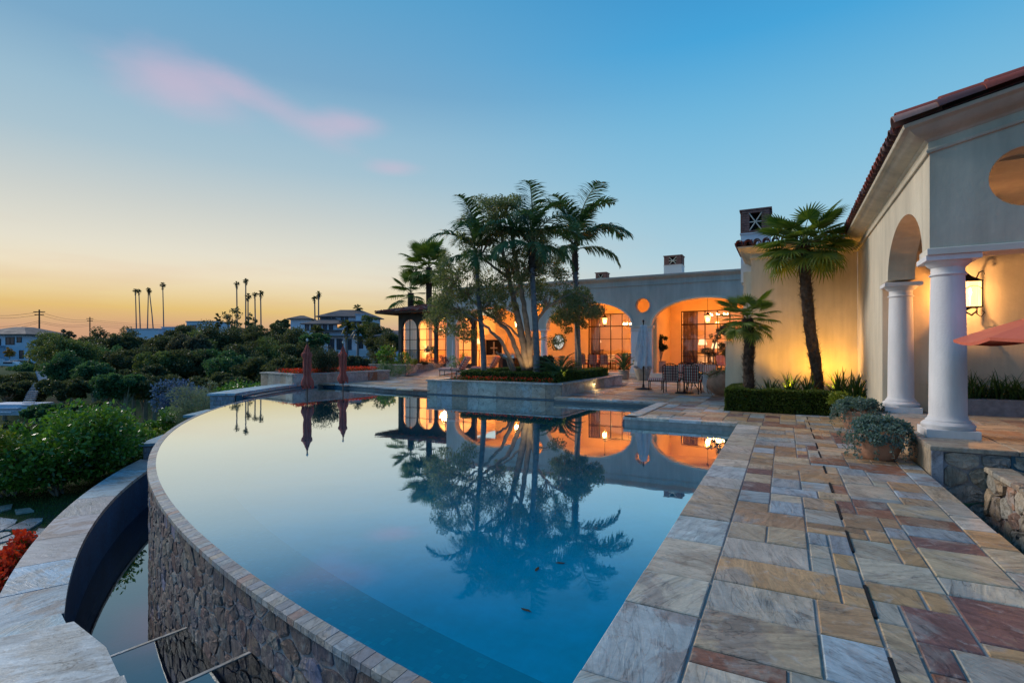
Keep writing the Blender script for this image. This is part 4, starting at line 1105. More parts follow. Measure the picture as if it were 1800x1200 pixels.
q = PY(1262, 556, 36.5); chandelier('string of bulbs glowing in the room behind the rightmost window', q.x, q.y, q.z, 1.3, 330)
q = PY(870, 560, 31.5); 
# ---------------------------------------------------------------- garden room at the left end
GRX0, GRX1, GRY = -25.3, -18.95, 30.4
gr = thing('garden_room', 'glazed garden room with arched windows and red tiled roof at the left end of the house', 'building')
gz0, gz1 = FZ, 4.35
xl = PY(704, 600, GRY).x
cxs = [PY(p, 600, GRY).x for p in (719, 749, 782, 813)]
hw = (cxs[1] - cxs[0]) / 2 - .07
ga = PY(718, 561, GRY).z; sp = ga - hw
mb = MB()
holes = []
for cx_ in cxs: holes.append([(cx_ - hw, gz0 + .3), (cx_ + hw, gz0 + .3)] + [(cx_ + hw * math.cos(math.pi * i / 16), sp + hw * math.sin(math.pi * i / 16)) for i in range(17)])
x_l = cxs[0] - hw - .3; x_r = cxs[-1] + hw + .35
wallY(mb, [(x_l, gz0), (x_r, gz0), (x_r, gz1), (x_l, gz1)], holes, GRY, GRY + .22)
mb.build('wall', M_wood if False else pbr('dark_painted_timber', (.055, .05, .045), .7, var=.2), gr)
for cx_ in cxs:
    mb = MB(); 
    for x in (cx_ - hw + .02, cx_, cx_ + hw - .02): mb.bbox((x - .022, GRY + .08, gz0 + .3), (x + .022, GRY + .13, (sp if x != cx_ else ga) - .01))
    for z in (gz0 + .33, PY(718, 615, GRY).z, PY(718, 597, GRY).z, PY(718, 579, GRY).z): mb.bbox((cx_ - hw, GRY + .075, z - .02), (cx_ + hw, GRY + .135, z + .02))
    wn = mb.build('window', M_bronze, gr)
    mb = MB(); poly_ = [(cx_ - hw, gz0 + .3), (cx_ + hw, gz0 + .3)] + [(cx_ + hw * math.cos(math.pi * i / 12), sp + hw * math.sin(math.pi * i / 12)) for i in range(13)]
    wallY(mb, poly_, [], GRY + .10, GRY + .106); mb.build('pane', M_glass, wn)
mb = MB(); mb.bbox((x_l, GRY + .221, gz0), (x_l + .25, 36, gz1)); mb.bbox((x_l + .2, 36, gz0), (x_r, 36.2, gz1)); mb.bbox((x_l, GRY + .23, 4.0), (x_r, 36, 4.05)); mb.build('room_shell', M_room, gr)
mb = MB(); mb.bbox((x_l - .1, GRY - .3, -.6), (x_r, 36, gz0)); mb.build('floor', M_trim, gr)
mb = MB(); n_ = 24
for x0_ in (cxs[0] - hw + .02,):
    vs = []
    for i in range(n_):
        x = x0_ + (2 * hw - .04) * i / (n_ - 1); vs += [(x, GRY + .4 + .04 * math.sin(i * 1.9), gz0 + .1), (x, GRY + .4 + .03 * math.sin(i * 1.9), ga)]
    mb.add(vs, [(2 * i, 2 * i + 2, 2 * i + 3, 2 * i + 1) for i in range(n_ - 1)])
cu = mb.build('curtain', pbr('sheer_white_curtain', (.75, .70, .64), .9), None, smooth='all'); tag(cu, 'sheer white curtain drawn behind the leftmost arched window of the garden room', 'curtain')
# hipped roof of the garden room with rows of barrel tiles
eL = PT(660, 549, 38.5); ez = eL.z
rx0, rx1, ry0, ry1 = x_l - 1.35, x_r + .8, GRY - 1.1, 37
rz = ez + .95
mb = MB(); mb.add([(rx0, ry0, ez), (rx1, ry0, ez), (rx1, 33.5, rz), (rx0 + 4.0, 33.5, rz), (rx0, ry1, ez)], [(0, 1, 2, 3), (0, 3, 4)]); mb.build('roof_deck', M_tile3, gr)
mb = MB(); mb.bbox((rx0 + .02, ry0 + .02, ez - .10), (rx1, ry0 + .10, ez - .01)); mb.bbox((rx0 + .02, ry0 + .1, ez - .10), (rx0 + .1, ry1, ez - .01))
for k in range(15):
    x = rx0 + .5 + k * .6; mb.bbox((x - .05, ry0 + .101, ez - .14), (x + .05, GRY, ez - .02))
mb.build('rafter_tails', M_wood, gr)
def stuff_tiles(parent, rows, name='roof_tiles'):
    mbs = [MB(), MB(), MB()]
    for (p, d, L, nrm) in rows:       # eave point, up-slope unit vector, length, across unit vector
        nt_ = int(L / .38) + 1
        for i in range(nt_):
            s0 = i * .38; s1 = min(L, s0 + .44); k_ = random.choices((0, 1, 2), (5, 2.6, 2))[0]
            up = nrm.cross(d); up = up if up.z > 0 else -up
            vs = []
            for s_, r_, hh in ((s0, .10, .03), (s1, .085, .0)):
                for q_ in range(6):
                    a = math.pi * q_ / 5; vs.append(p + d * s_ + nrm * (r_ * math.cos(a)) + up * (r_ * math.sin(a) * 1.0 + hh))
            mbs[k_].add(vs, [(q_, q_ + 1, 7 + q_, 6 + q_) for q_ in range(5)] + [(0, 1, 2, 3, 4, 5)])
    for mb_, m__ in zip(mbs, (M_tile, M_tile2, M_tile3)):
        if mb_.v: mb_.build(name, m__, parent, kind='stuff')
rows = []
L1 = math.hypot(33.5 - ry0, rz - ez); d1 = Vector((0, 33.5 - ry0, rz - ez)).normalized()
x = rx0 + .15
while x < rx1:
    f = min(1.0, (x - rx0) / 4.0); rows.append((Vector((x, ry0 - .05, ez + .01)), d1, L1 * f, Vector((1, 0, 0)))); x += .24
d2_ = Vector((4.0, 0, rz - ez)).normalized(); y = ry0 + .15
while y < ry1:
    f = min(1.0, (y - ry0) / (33.5 - ry0)) if y < 33.5 else max(0.05, (ry1 - y) / (ry1 - 33.5)); rows.append((Vector((rx0 - .05, y, ez + .01)), d2_, math.hypot(4, rz - ez) * f, Vector((0, 1, 0)))); y += .24
stuff_tiles(gr, rows)
# chimneys on the flat roof
q = PT(1185, 470, 34.5); chimney('white chimney with dark brick grille on the arcade roof', q.x, q.y, 5.6, 1.55 + (616 - 452) * 34.5 / 907, 1.15, 1.0, .62)
q = PT(1059, 486, 38); chimney('low brick chimney behind the parapet near the tall palm', q.x, q.y, 5.7, 1.55 + (616 - 481) * 38 / 907, .8, .8, .75)
# ================================================================== VEGETATION
def leaves(centers, sizes, n, L, wd, up=0.25, shell=.5, flat=1.0, rng=RNG):
    """n leaf-sized rhombs scattered through ellipsoids; centers (k,3), sizes (k,3) -> (n,4,3)"""
    centers = np.asarray(centers, float).reshape(-1, 3); sizes = np.asarray(sizes, float)
    if sizes.ndim == 1: sizes = np.repeat(sizes[:, None], 3, 1) if len(sizes) == len(centers) else np.tile(sizes, (len(centers), 1))
    vol = sizes.prod(1) ** (2 / 3); idx = rng.choice(len(centers), n, p=vol / vol.sum())
    d = rng.normal(size=(n, 3)); d /= np.linalg.norm(d, axis=1)[:, None]
    r_ = rng.random(n) ** (1 / 3); r_ = shell + (1 - shell) * r_ if shell else r_
    r_ = r_ * (1 + .12 * rng.normal(size=n))
    c = centers[idx] + d * sizes[idx] * r_[:, None]
    a = d + rng.normal(size=(n, 3)) * .8 + [0, 0, up]; a /= np.linalg.norm(a, axis=1)[:, None]
    b = np.cross(a, rng.normal(size=(n, 3))); b /= np.linalg.norm(b, axis=1)[:, None]
    l_ = (L * (0.6 + .8 * rng.random(n)))[:, None]; w_ = (wd * (0.6 + .8 * rng.random(n)))[:, None]
    return np.stack([c - a * l_ / 2, c + b * w_ / 2, c + a * l_ / 2, c - b * w_ / 2], 1)
def blobs(c, r_, k, rr=(.3, .55), squash=.8, rng=RNG, bottom=-.5):
    """k sub-clumps over an ellipsoidal crown -> centres, sizes (uneven outline)"""
    d = rng.normal(size=(k, 3)); d /= np.linalg.norm(d, axis=1)[:, None]; d[:, 2] = np.maximum(d[:, 2], bottom)
    q = rng.uniform(.35, .95, k)[:, None]
    cs = np.array(c) + d * q * np.array(r_)
    s = rng.uniform(rr[0], rr[1], k) * min(r_[0], r_[1], r_[2] * 1.3)
    return cs, np.stack([s, s, s * squash], 1)
def foliage(name, V, m_, parent, kind=None): return npmesh(name, V, m_, parent, kind=kind)
def bush(label, loc, r_, n, L, wd, m_, cat='bush', group=None, k=14, name='bush', stems=True, squash=.85, rr=(.3, .55)):
    o = thing(name, label, cat, loc, 0, group)
    cs, ss = blobs((0, 0, r_[2] * .95), r_, k, rr, squash)
    cs[:, 2] = np.maximum(cs[:, 2], ss[:, 2] * .7)
    foliage('foliage', leaves(cs, ss, n, L, wd), m_, o)
    if stems:
        mb = MB()
        for i in range(min(k, 9)):
            mb.tube([(random.uniform(-.1, .1) * r_[0], random.uniform(-.1, .1) * r_[1], -.1), tuple(cs[i] * [.5, .5, .45]), tuple(cs[i])], [.03 * r_[2], .018 * r_[2], .008 * r_[2]], 5)
        mb.build('stem', M_bark, o)
    return o
# ---------------------------------------------------------------- palms
def frond(L, e0, droop, nl, ll, hang, spread=.9, wd=.034, twist=0.0, rng=RNG):
    """pinnate frond along +X from the origin: rachis + leaflets as strips"""
    n = 22; s = np.linspace(0, 1, n); el = e0 - droop * s ** 1.5
    step = L / (n - 1); x = np.concatenate([[0], np.cumsum(np.cos(el[:-1]) * step)]); z = np.concatenate([[0], np.cumsum(np.sin(el[:-1]) * step)])
    mb = MB(); mb.tube([(x[i], 0, z[i]) for i in range(0, n, 3)], [.030 * (1 - .85 * s[i]) + .004 for i in range(0, n, 3)], 5)
    V = []
    for j in range(nl):
        f = .14 + .86 * (j + .5) / nl; i = min(n - 2, int(f * (n - 1))); u = f * (n - 1) - i
        p = np.array([x[i] * (1 - u) + x[i + 1] * u, 0, z[i] * (1 - u) + z[i + 1] * u]); e = el[i]
        T = np.array([math.cos(e), 0, math.sin(e)]); N = np.array([-math.sin(e), 0, math.cos(e)])
        l_ = ll * rng.uniform(.8, 1.08) * (math.sin(math.pi * min(1, (f * .86 + .12))) ** .6 * .85 + .15) * rng.uniform(.85, 1.1)
        for sd in (-1, 1):
            D = np.array([0, sd * 1.0, 0]) * spread + T * rng.uniform(.45, .75) + N * rng.uniform(.1, .45); D /= np.linalg.norm(D)
            q = p.copy(); w0 = wd; prev = D
            pts = [q.copy()]
            for k in range(3):
                D = D + np.array([0, 0, -hang * (.35 + .4 * k)]) + rng.normal(size=3) * .05; D /= np.linalg.norm(D); q = q + D * l_ / 3; pts.append(q.copy())
            B = np.cross(D, [0, 0, 1.0]) + T * .6; B /= (np.linalg.norm(B) + 1e-9)
            ws = [w0 * .6, w0, w0 * .8, w0 * .08]
            for k in range(3):
                V.append([pts[k] - B * ws[k], pts[k] + B * ws[k], pts[k + 1] + B * ws[k + 1], pts[k + 1] - B * ws[k + 1]])
    V = np.array(V)
    b0 = len(mb.v); vs = V.reshape(-1, 3); mb.add(vs.tolist(), [(4 * i, 4 * i + 1, 4 * i + 2, 4 * i + 3) for i in range(len(V))])
    return mb
def mesh_of(mb, name, m_, smooth=False):
    o = mb.build(name, m_, None, smooth=smooth); me = o.data; bpy.data.objects.remove(o); return me
def inst(name, me, parent, loc, rot, sc=1.0):
    o = bpy.data.objects.new(name, me); COL.objects.link(o); o.parent = parent; o.location = loc; o.rotation_euler = rot; o.scale = (sc,) * 3 if not hasattr(sc, '__len__') else sc; return o
fr_up = [mesh_of(frond(2.8, R(74), R(80), 52, .85, .28), 'frond', M_lf_palm) for _ in range(2)]
fr_mid = [mesh_of(frond(2.8, R(46), R(98), 54, .98, .50), 'frond', M_lf_palm) for _ in range(3)]
fr_low = [mesh_of(frond(2.5, R(10), R(88), 50, .9, .8), 'frond', M_lf_palm) for _ in range(2)]
def ring_trunk(p0, p1, r0, r1, rings=26, bulge=None):
    mb = MB(); p0, p1 = Vector(p0), Vector(p1); pts = []; rad_ = []
    for i in range(rings * 2 + 1):
        f = i / (rings * 2); p = p0.lerp(p1, f) + Vector((.05 * math.sin(f * 4), .04 * math.sin(f * 5 + 1), 0)); r_ = r0 + (r1 - r0) * min(1, f * 1.2)
        if bulge: r_ += bulge(f)
        pts.append(p); rad_.append(r_ * (1.035 if i % 2 else .97))
    return mb.tube(pts, rad_, 12), pts[-1]
def feather_palm(label, base, top, nfr=(4, 7, 5), r0=.13, r1=.085, sc=1.0, az0=0.0, shaft=True, fibre=0.0, group=None, name='king_palm'):
    o = thing(name, label, 'palm tree', base, 0, group); H = Vector(top) - Vector(base)
    sh_ = 1.0 * sc if shaft else .3
    ht = H.length - sh_
    mb, end = ring_trunk((0, 0, -.2), tuple(H * (ht / H.length)), r0, r1); mb.build('trunk', M_palmbark, o, smooth='all')
    d = H.normalized(); mb = MB()
    if shaft:
        mb.tube([end - d * .05, end + d * .12, end + d * .5 * sh_, end + d * sh_, end + d * (sh_ + .25)], [r1 * 1.05, r1 * 1.35, r1 * 1.25, r1 * .9, r1 * .4], 12); mb.build('crownshaft', M_shaft if not fibre else M_fibre, o, smooth=True)
    c = end + d * sh_
    if fibre:
        n_ = 260; cs = np.array([tuple(end + d * (f * (sh_ + fibre) - fibre * .6)) for f in np.linspace(0, 1, 10)]); 
        foliage('old_leaf_bases', leaves(cs, np.tile([.16, .16, .14], (10, 1)), n_, .22, .05, up=.6, shell=.7), M_fibre, o)
    k = 0
    for meshes, cnt, da in ((fr_up, nfr[0], .3), (fr_mid, nfr[1], .1), (fr_low, nfr[2], -.1)):
        for i in range(cnt):
            a = az0 + 2 * math.pi * (i + .5 * (k % 2)) / cnt + random.uniform(-.22, .22) + k
            inst('frond', random.choice(meshes), o, c + Vector((0, 0, .04 * i * .3 + da)), (random.uniform(-.12, .12), random.uniform(-.12, .12), a), sc * random.uniform(.88, 1.08))
        k += 1
    return o
def fan_leaf(pet, rad_, nseg=26, spread=R(290), fold=.25, droop=.35, rng=RNG):
    mb = MB(); n = 7; pts = []
    for i in range(n): f = i / (n - 1); pts.append((pet * f, 0, pet * .10 * math.sin(f * 2)))
    mb.tube(pts, [.014 - .006 * i / n for i in range(n)], 4)
    c = np.array(pts[-1]); vs = []; fs = []
    for k in range(nseg):
        a = -spread / 2 + spread * (k + .5) / nseg; r_ = rad_ * (.72 + .28 * math.cos(a * .5)) * rng.uniform(.9, 1.06); hw_ = spread / nseg * .55
        D = np.array([math.cos(a), math.sin(a), 0]); S_ = np.array([-math.sin(a), math.cos(a), 0]); up = np.array([0, 0, 1.0])
        zz = (fold if k % 2 else -fold) * .04
        p0 = c; m1 = c + D * r_ * .5; m2 = c + D * r_ * .78 - up * droop * r_ * .12; tip = c + D * r_ - up * droop * r_ * rng.uniform(.25, .65)
        w1 = r_ * .5 * hw_ * .95; w2 = w1 * .62
        b = len(vs)
        vs += [p0, m1 - S_ * w1 + up * .012, m1 - up * .014, m1 + S_ * w1 + up * .012, m2 - S_ * w2, m2 - up * .008, m2 + S_ * w2, tip]
        fs += [(b, b + 1, b + 2), (b, b + 2, b + 3), (b + 1, b + 4, b + 5, b + 2), (b + 2, b + 5, b + 6, b + 3), (b + 4, b + 7, b + 5), (b + 5, b + 7, b + 6)]
    mb.add([tuple(v) for v in vs], fs); return mb
fans = [mesh_of(fan_leaf(.62, .52, 28, droop=d_), 'frond', M_lf_fan) for d_ in (.15, .4, .8)]
def windmill_palm(label, base, pts, r_, crown, nl, sc):
    o = thing('windmill_palm', label, 'palm tree', base)
    b = Vector(base); L = [Vector(p) - b for p in pts]
    mb = MB(); fine = []
    for i in range(len(L) - 1):
        for k in range(6): fine.append(L[i].lerp(L[i + 1], k / 6))
    fine.append(L[-1]); mb.tube(fine, [r_ * (1 + .08 * math.sin(i * 2.1)) for i in range(len(fine))], 12); mb.build('trunk', M_fibre, o, smooth='all')
    # shaggy leaf bases, pointing up and out of the trunk
    V = []; n_ = 1500
    for i in range(n_):
        f = random.random() * (len(fine) - 1.01); k = int(f); p = fine[k].lerp(fine[k + 1], f - k); a = random.uniform(0, 2 * math.pi)
        out_ = Vector((math.cos(a), math.sin(a), 0)); s_ = Vector((-out_.y, out_.x, 0)); l_ = random.uniform(.07, .19); w_ = random.uniform(.010, .028)
        p = p + out_ * r_ * .94; tip = p + out_ * l_ * random.uniform(.25, .8) + Vector((0, 0, l_ * random.uniform(-.6, .9)))
        V.append([p - s_ * w_, p + s_ * w_, tip + s_ * w_ * .2, tip - s_ * w_ * .2])
    foliage('leaf_bases', np.array([[tuple(q) for q in v] for v in V]), M_fibre, o, kind='stuff')
    c = L[-1]
    for i in range(nl):
        f = (i + .5) / nl; el = R(48) - R(92) * f ** .85; a = i * 2.39996 + random.uniform(-.15, .15)
        me = fans[0 if f < .35 else (1 if f < .72 else 2)]
        inst('frond', me, o, c + Vector((0, 0, .12 - .25 * f)), (random.uniform(-.2, .2), -el, a), sc * random.uniform(.85, 1.1))
    return o
# ---------------------------------------------------------------- hedges
def hedge_boxes(boxes, n, m_, parent, L=.035, w_=.022, name='foliage', kind=None, rng=RNG):
    """leaves over the top and sides of clipped boxes ((x0,y0,x1,y1,z0,z1))"""
    V = []
    areas = []
    for (x0, y0, x1, y1, z0, z1) in boxes:
        fs = [((x0, y0, z1), (x1 - x0, 0, 0), (0, y1 - y0, 0), (0, 0, 1)), ((x0, y0, z0), (x1 - x0, 0, 0), (0, 0, z1 - z0), (0, -1, 0)), ((x0, y0, z0), (0, y1 - y0, 0), (0, 0, z1 - z0), (-1, 0, 0)),
              ((x1, y0, z0), (0, y1 - y0, 0), (0, 0, z1 - z0), (1, 0, 0)), ((x0, y1, z0), (x1 - x0, 0, 0), (0, 0, z1 - z0), (0, 1, 0))]
        for f in fs: areas.append((np.linalg.norm(np.cross(f[1], f[2])) * (.3 if f[3][1] == 1 else 1), f))
    tot = sum(a for a, _ in areas)
    for a_, (o_, u, v, nn) in areas:
        k = int(n * a_ / tot); 
        if k < 1: continue
        o_, u, v, nn = map(np.array, (o_, u, v, nn)); s = rng.random((k, 2)); c = o_ + s[:, :1] * u + s[:, 1:] * v
        wob = .02 * np.sin(c[:, 0] * 7 + c[:, 2] * 5) + .015 * np.sin(c[:, 1] * 9)
        c = c + nn * (wob - .05 + .065 * rng.random(k) ** .6)[:, None]
        a = nn + rng.normal(size=(k, 3)) * .9; a /= np.linalg.norm(a, axis=1)[:, None]; b = np.cross(a, rng.normal(size=(k, 3))); b /= np.linalg.norm(b, axis=1)[:, None]
        l_ = (L * (.6 + .8 * rng.random(k)))[:, None]; ww = (w_ * (.6 + .8 * rng.random(k)))[:, None]
        V.append(np.stack([c - a * l_ / 2, c + b * ww, c + a * l_ / 2, c - b * ww], 1))
    return foliage(name, np.concatenate(V), m_, parent, kind)
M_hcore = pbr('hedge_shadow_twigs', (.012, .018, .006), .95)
# hedge round the palm bed (right)
hd = thing('boxwood_hedge', 'low clipped boxwood hedge round the bed with the two fan palms', 'hedge')
hb1 = [(-1.36, 14.32, 1.20, 14.75, 0, .56), (-1.36, 14.751, -.95, 16.6, 0, .56)]
hedge_boxes(hb1, 30000, M_lf_box, hd, .045, .016)
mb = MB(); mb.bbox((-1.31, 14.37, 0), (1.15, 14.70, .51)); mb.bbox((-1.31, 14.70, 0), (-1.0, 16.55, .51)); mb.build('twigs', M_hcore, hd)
mb = MB(); mb.bbox((-.95, 14.75, -.05), (1.66, 16.79, .12)); so_ = mb.build('planting_bed', pbr('dark_soil', (.035, .026, .018), .95, bump=1, bscale=20), None); so_['kind'] = 'structure'
bush('round bright green shrub behind the terracotta bowls at the hedge corner', (1.22, 13.75, 0), (.42, .42, .36), 2600, .05, .03, M_lf_yel, k=10, name='shrub')
# strap-leaved plants in the bed
def strap_mesh(n, L, wd, spread, m_=None, upr=.9, rng=RNG):
    V = []
    for i in range(n):
        a = rng.uniform(0, 2 * math.pi); el = rng.uniform(R(35), R(88)); l_ = L * rng.uniform(.55, 1.05); w_ = wd * rng.uniform(.7, 1.1)
        p = np.array([rng.normal() * spread, rng.normal() * spread, 0]); hd_ = np.array([math.cos(a), math.sin(a), 0]); s_ = np.array([-math.sin(a), math.cos(a), 0])
        pts = [p]; e = el
        for k in range(5): p = p + (hd_ * math.cos(e) + np.array([0, 0, math.sin(e)])) * l_ / 5; e -= rng.uniform(.12, .5) * (1.2 - upr + .25 * k * .5); pts.append(p)
        ws = [w_ * .7, w_, w_ * .95, w_ * .75, w_ * .45, w_ * .05]
        for k in range(5): V.append([pts[k] - s_ * ws[k], pts[k] + s_ * ws[k], pts[k + 1] + s_ * ws[k + 1], pts[k + 1] - s_ * ws[k + 1]])
    V = np.array(V); mb = MB(); mb.add(V.reshape(-1, 3).tolist(), [(4 * i, 4 * i + 1, 4 * i + 2, 4 * i + 3) for i in range(len(V))]); return mb
strap = mesh_of(strap_mesh(70, .62, .028, .05), 'leaves', M_lf_strap)
def strap_plant(label, loc, sc, group, me=None):
    o = thing('agapanthus', label, 'plant', loc, random.uniform(0, 6), group); inst('leaves', me or strap, o, (0, 0, 0), (0, 0, 0), (sc * 1.25, sc * 1.25, sc * 1.75)); return o
SPG = 'broad-leaved agapanthus clumps under the fan palms'
for px, t_, sc_, lb in ((1352, 14.9, .8, 'leftmost strappy clump in the palm bed, beside the shorter fan palm'), (1388, 15.2, .95, 'strappy clump with glowing leaves left of the leaning palm trunk'), (1420, 14.8, .85, 'strappy clump just left of the foot of the leaning palm'), (1474, 15.1, 1.0, 'strappy clump just right of the foot of the leaning palm'), (1506, 14.7, .95, 'rightmost strappy clump in the palm bed, in the wall corner')):
    q = PY(px, 670, 15.35 + (t_ - 14.7)); strap_plant(lb, (q.x, q.y, .12), sc_, SPG)
# the two windmill palms
t1 = 13.9; zb = .12
q0, q1, q2, q3 = PT(1318, 682, t1), PT(1315, 640, t1), PT(1318, 600, t1), PT(1314, 560, t1)
q0.z = zb; windmill_palm('shorter fan palm with a shaggy trunk at the left end of the hedge', q0, [q0, q1, q2, q3], .13, None, 24, .80)
t2 = 13.6
pp = [PT(1441, 686, t2), PT(1434, 640, t2), PT(1424, 580, t2), PT(1418, 520, t2), PT(1413, 455, t2), PT(1411, 430, t2)]; pp[0].z = zb
windmill_palm('taller fan palm with a leaning shaggy trunk lit from below', pp[0], pp, .135, None, 40, 1.10)
# ---------------------------------------------------------------- the central raised planter
PLX0, PLX1, PLY0, PLY1, PLZ = -12.38, -6.71, 16.345, 23.8, .42
pt = thing('stone_planter', 'large raised stone planter standing in the pool edge below the palms', 'planter')
mb = MB(); mb.bbox((PLX0 + .03, PLY0 + .035, -.3), (PLX1 - .03, PLY1 - .03, PLZ - .09)); mb.build('core', M_mortar, pt)
CLP = [((.40, .34, .26), 3), ((.44, .42, .36), 3), ((.34, .37, .36), 3), ((.33, .25, .17), 2)]
x = PLX0
while x < PLX1 - .05:
    L = random.uniform(.45, .85); L = L if PLX1 - x - L > .3 else PLX1 - x
    mb = MB(); mb.cur = tone(CLP); mb.bbox((x + .004, PLY0, -.115), (x + L - .004, PLY0 + .028, PLZ - .052)); mb.build('cladding_panel', M_clad, pt); x += L
for X_ in (PLX1, PLX0 + .028):
    y = PLY0 + .03
    while y < PLY1 - .05:
        L = random.uniform(.5, .9); L = L if PLY1 - y - L > .3 else PLY1 - y
        mb = MB(); mb.cur = tone(CLP); mb.bbox((X_ - .028, y + .004, -.3), (X_, y + L - .004, PLZ - .052)); mb.build('cladding_panel', M_clad, pt); y += L
e_ = .05
def cap_run(parent, x0, y0, x1, y1, z, wd_, pal, out=.05, name='cap_slab'):
    """flat cap slabs round a rectangle"""
    for (a0, a1, fixed, axis) in ((x0 - out, x1 + out, y0 - out, 'x'), (x0 - out, x1 + out, y1 + out - wd_, 'x')):
        s = a0
        while s < a1 - .05:
            L = random.uniform(.6, 1.1); L = L if a1 - s - L > .35 else a1 - s
            mb = MB(); mb.cur = tone(pal); mb.bev((s + .003, fixed, z - .05), (s + L - .003, fixed + wd_, z + random.uniform(-.001, .001)), .008); mb.build(name, M_stone, parent); s += L
    for fixed in (x0 - out, x1 + out - wd_):
        s = y0 - out + wd_ + .004; e1_ = y1 + out - wd_ - .004
        while s < e1_ - .05:
            L = random.uniform(.6, 1.1); L = L if e1_ - s - L > .35 else e1_ - s
            mb = MB(); mb.cur = tone(pal); mb.bev((fixed, s + .003, z - .05), (fixed + wd_, s + L - .003, z + random.uniform(-.001, .001)), .008); mb.build(name, M_stone, parent); s += L
cap_run(pt, PLX0, PLY0, PLX1, PLY1, PLZ, .36, [((.36, .38, .37), 3), ((.42, .39, .33), 3)])
mb = MB(); mb.bbox((PLX0 + .3, PLY0 + .3, PLZ - .2), (PLX1 - .3, PLY1 - .3, PLZ - .03)); mb.build('soil', pbr('planter_soil', (.03, .024, .016), .95, bump=1, bscale=20), pt)
hd2 = thing('boxwood_hedge', 'low clipped hedge along the front of the raised planter in the pool', 'hedge')
hx0 = P(822, 668, PLZ).x; hx0 = -11.3
boxes = [(hx0, 17.0, PLX1 - .42, 17.42, PLZ - .05, PLZ + .33), (PLX1 - .84, 17.42, PLX1 - .42, 23.0, PLZ - .05, PLZ + .33), (hx0, 17.42, hx0 + .4, 23.0, PLZ - .05, PLZ + .33), (hx0 + .4, 21.6, PLX1 - .84, 22.0, PLZ - .05, PLZ + .32)]
hedge_boxes(boxes, 26000, M_lf_box, hd2, .06, .022)
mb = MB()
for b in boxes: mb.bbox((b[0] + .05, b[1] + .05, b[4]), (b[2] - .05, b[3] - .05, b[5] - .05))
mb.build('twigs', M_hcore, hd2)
def flowers(label, pts, rad_, n, name='red_geraniums', m_=None, L=.05, gl=1400, group=None, cat='flowers', kind='stuff'):
    o = thing(name, label, cat, (0, 0, 0), 0, group); o['kind'] = kind
    c = np.array(pts, float); s = np.tile(np.array(rad_, float), (len(c), 1))
    if gl: foliage('foliage', leaves(c - [0, 0, rad_[2] * .35], s, gl, L * 1.3, L * .8), M_lf_box, o)
    foliage('petals', leaves(c + [0, 0, rad_[2] * .25], s, n, L, L * .9, up=1), m_ or M_lf_red, o)
    return o
flowers('small red flowers along the foot of the planter hedge', [(x, 16.86, PLZ + .05) for x in np.arange(hx0 - .2, PLX1 - .5, .16)], (.12, .09, .09), 420, gl=800)
# king palms and the leaning tree in the planter
zb = PLZ - .03
def ground_at(px, t_, z): q = PT(px, 600, t_); return Vector((q.x, q.y, z))
b = ground_at(850, 20.4, zb); feather_palm('left king palm of the planter with a slim grey trunk and drooping fronds', b, PT(838, 446, 20.4), (3, 6, 4), .12, .085, .80, .3, group=None)
b = ground_at(942, 19.6, zb); feather_palm('middle king palm of the planter in front of the leaning tree', b, PT(936, 430, 19.6), (3, 7, 5), .13, .10, .84, 1.0, fibre=.5)
b = ground_at(1014, 23.8, zb); feather_palm('tallest king palm standing right of the leaning tree with a thick shaggy neck', b, PT(1012, 436, 23.8), (6, 6, 3), .14, .12, 1.06, .5, fibre=.9)
# a second thin trunk on the right (young tree with a rough stem)
# the multi-stemmed tree
tr = thing('leaning_tree', 'multi-stemmed tree with pale leaning trunks and small grey-green leaves in the planter', 'tree', ground_at(925, 20.6, zb))
tb = Vector(tr.location)
T0 = 20.6
def path(pts, dt=0.0): 
    out_ = []
    for i, (x, y_) in enumerate(pts): out_.append(PT(x, y_, T0 + dt * i / (len(pts) - 1)) - tb)
    return out_
limbs = [([(928, 650), (921, 610), (912, 560), (902, 520), (893, 480), (884, 440), (880, 400)], .165, .05, .3), ([(932, 650), (930, 600), (922, 545), (915, 500), (905, 450), (898, 400), (890, 370)], .13, .045, -.6),
         ([(922, 650), (908, 615), (893, 580), (872, 563), (848, 545), (822, 520), (800, 500)], .105, .035, 1.0), ([(905, 652), (893, 622), (878, 596), (858, 577), (835, 560), (812, 548)], .09, .03, -1.2),
         ([(930, 648), (936, 600), (945, 560), (962, 540), (985, 525), (1012, 512)], .09, .03, -.8), ([(921, 600), (890, 570), (865, 560)], .05, .03, .2),
         ([(903, 520), (920, 490), (945, 455), (965, 440)], .06, .02, .6), ([(896, 490), (870, 470), (845, 450), (825, 440)], .07, .02, .8), ([(900, 652), (890, 630), (872, 618)], .06, .04, .3)]
for pts, r0, r1, dt in limbs:
    L = path(pts, dt); mb = MB(); fine = []
    for i in range(len(L) - 1):
        for k in range(4): fine.append(L[i].lerp(L[i + 1], k / 4) + Vector((random.uniform(-.02, .02),) * 3))
    fine.append(L[-1]); mb.tube(fine, [r0 + (r1 - r0) * i / (len(fine) - 1) for i in range(len(fine))], 10); mb.build('trunk', M_bark, tr, smooth='all')
rngt = np.random.default_rng(3)
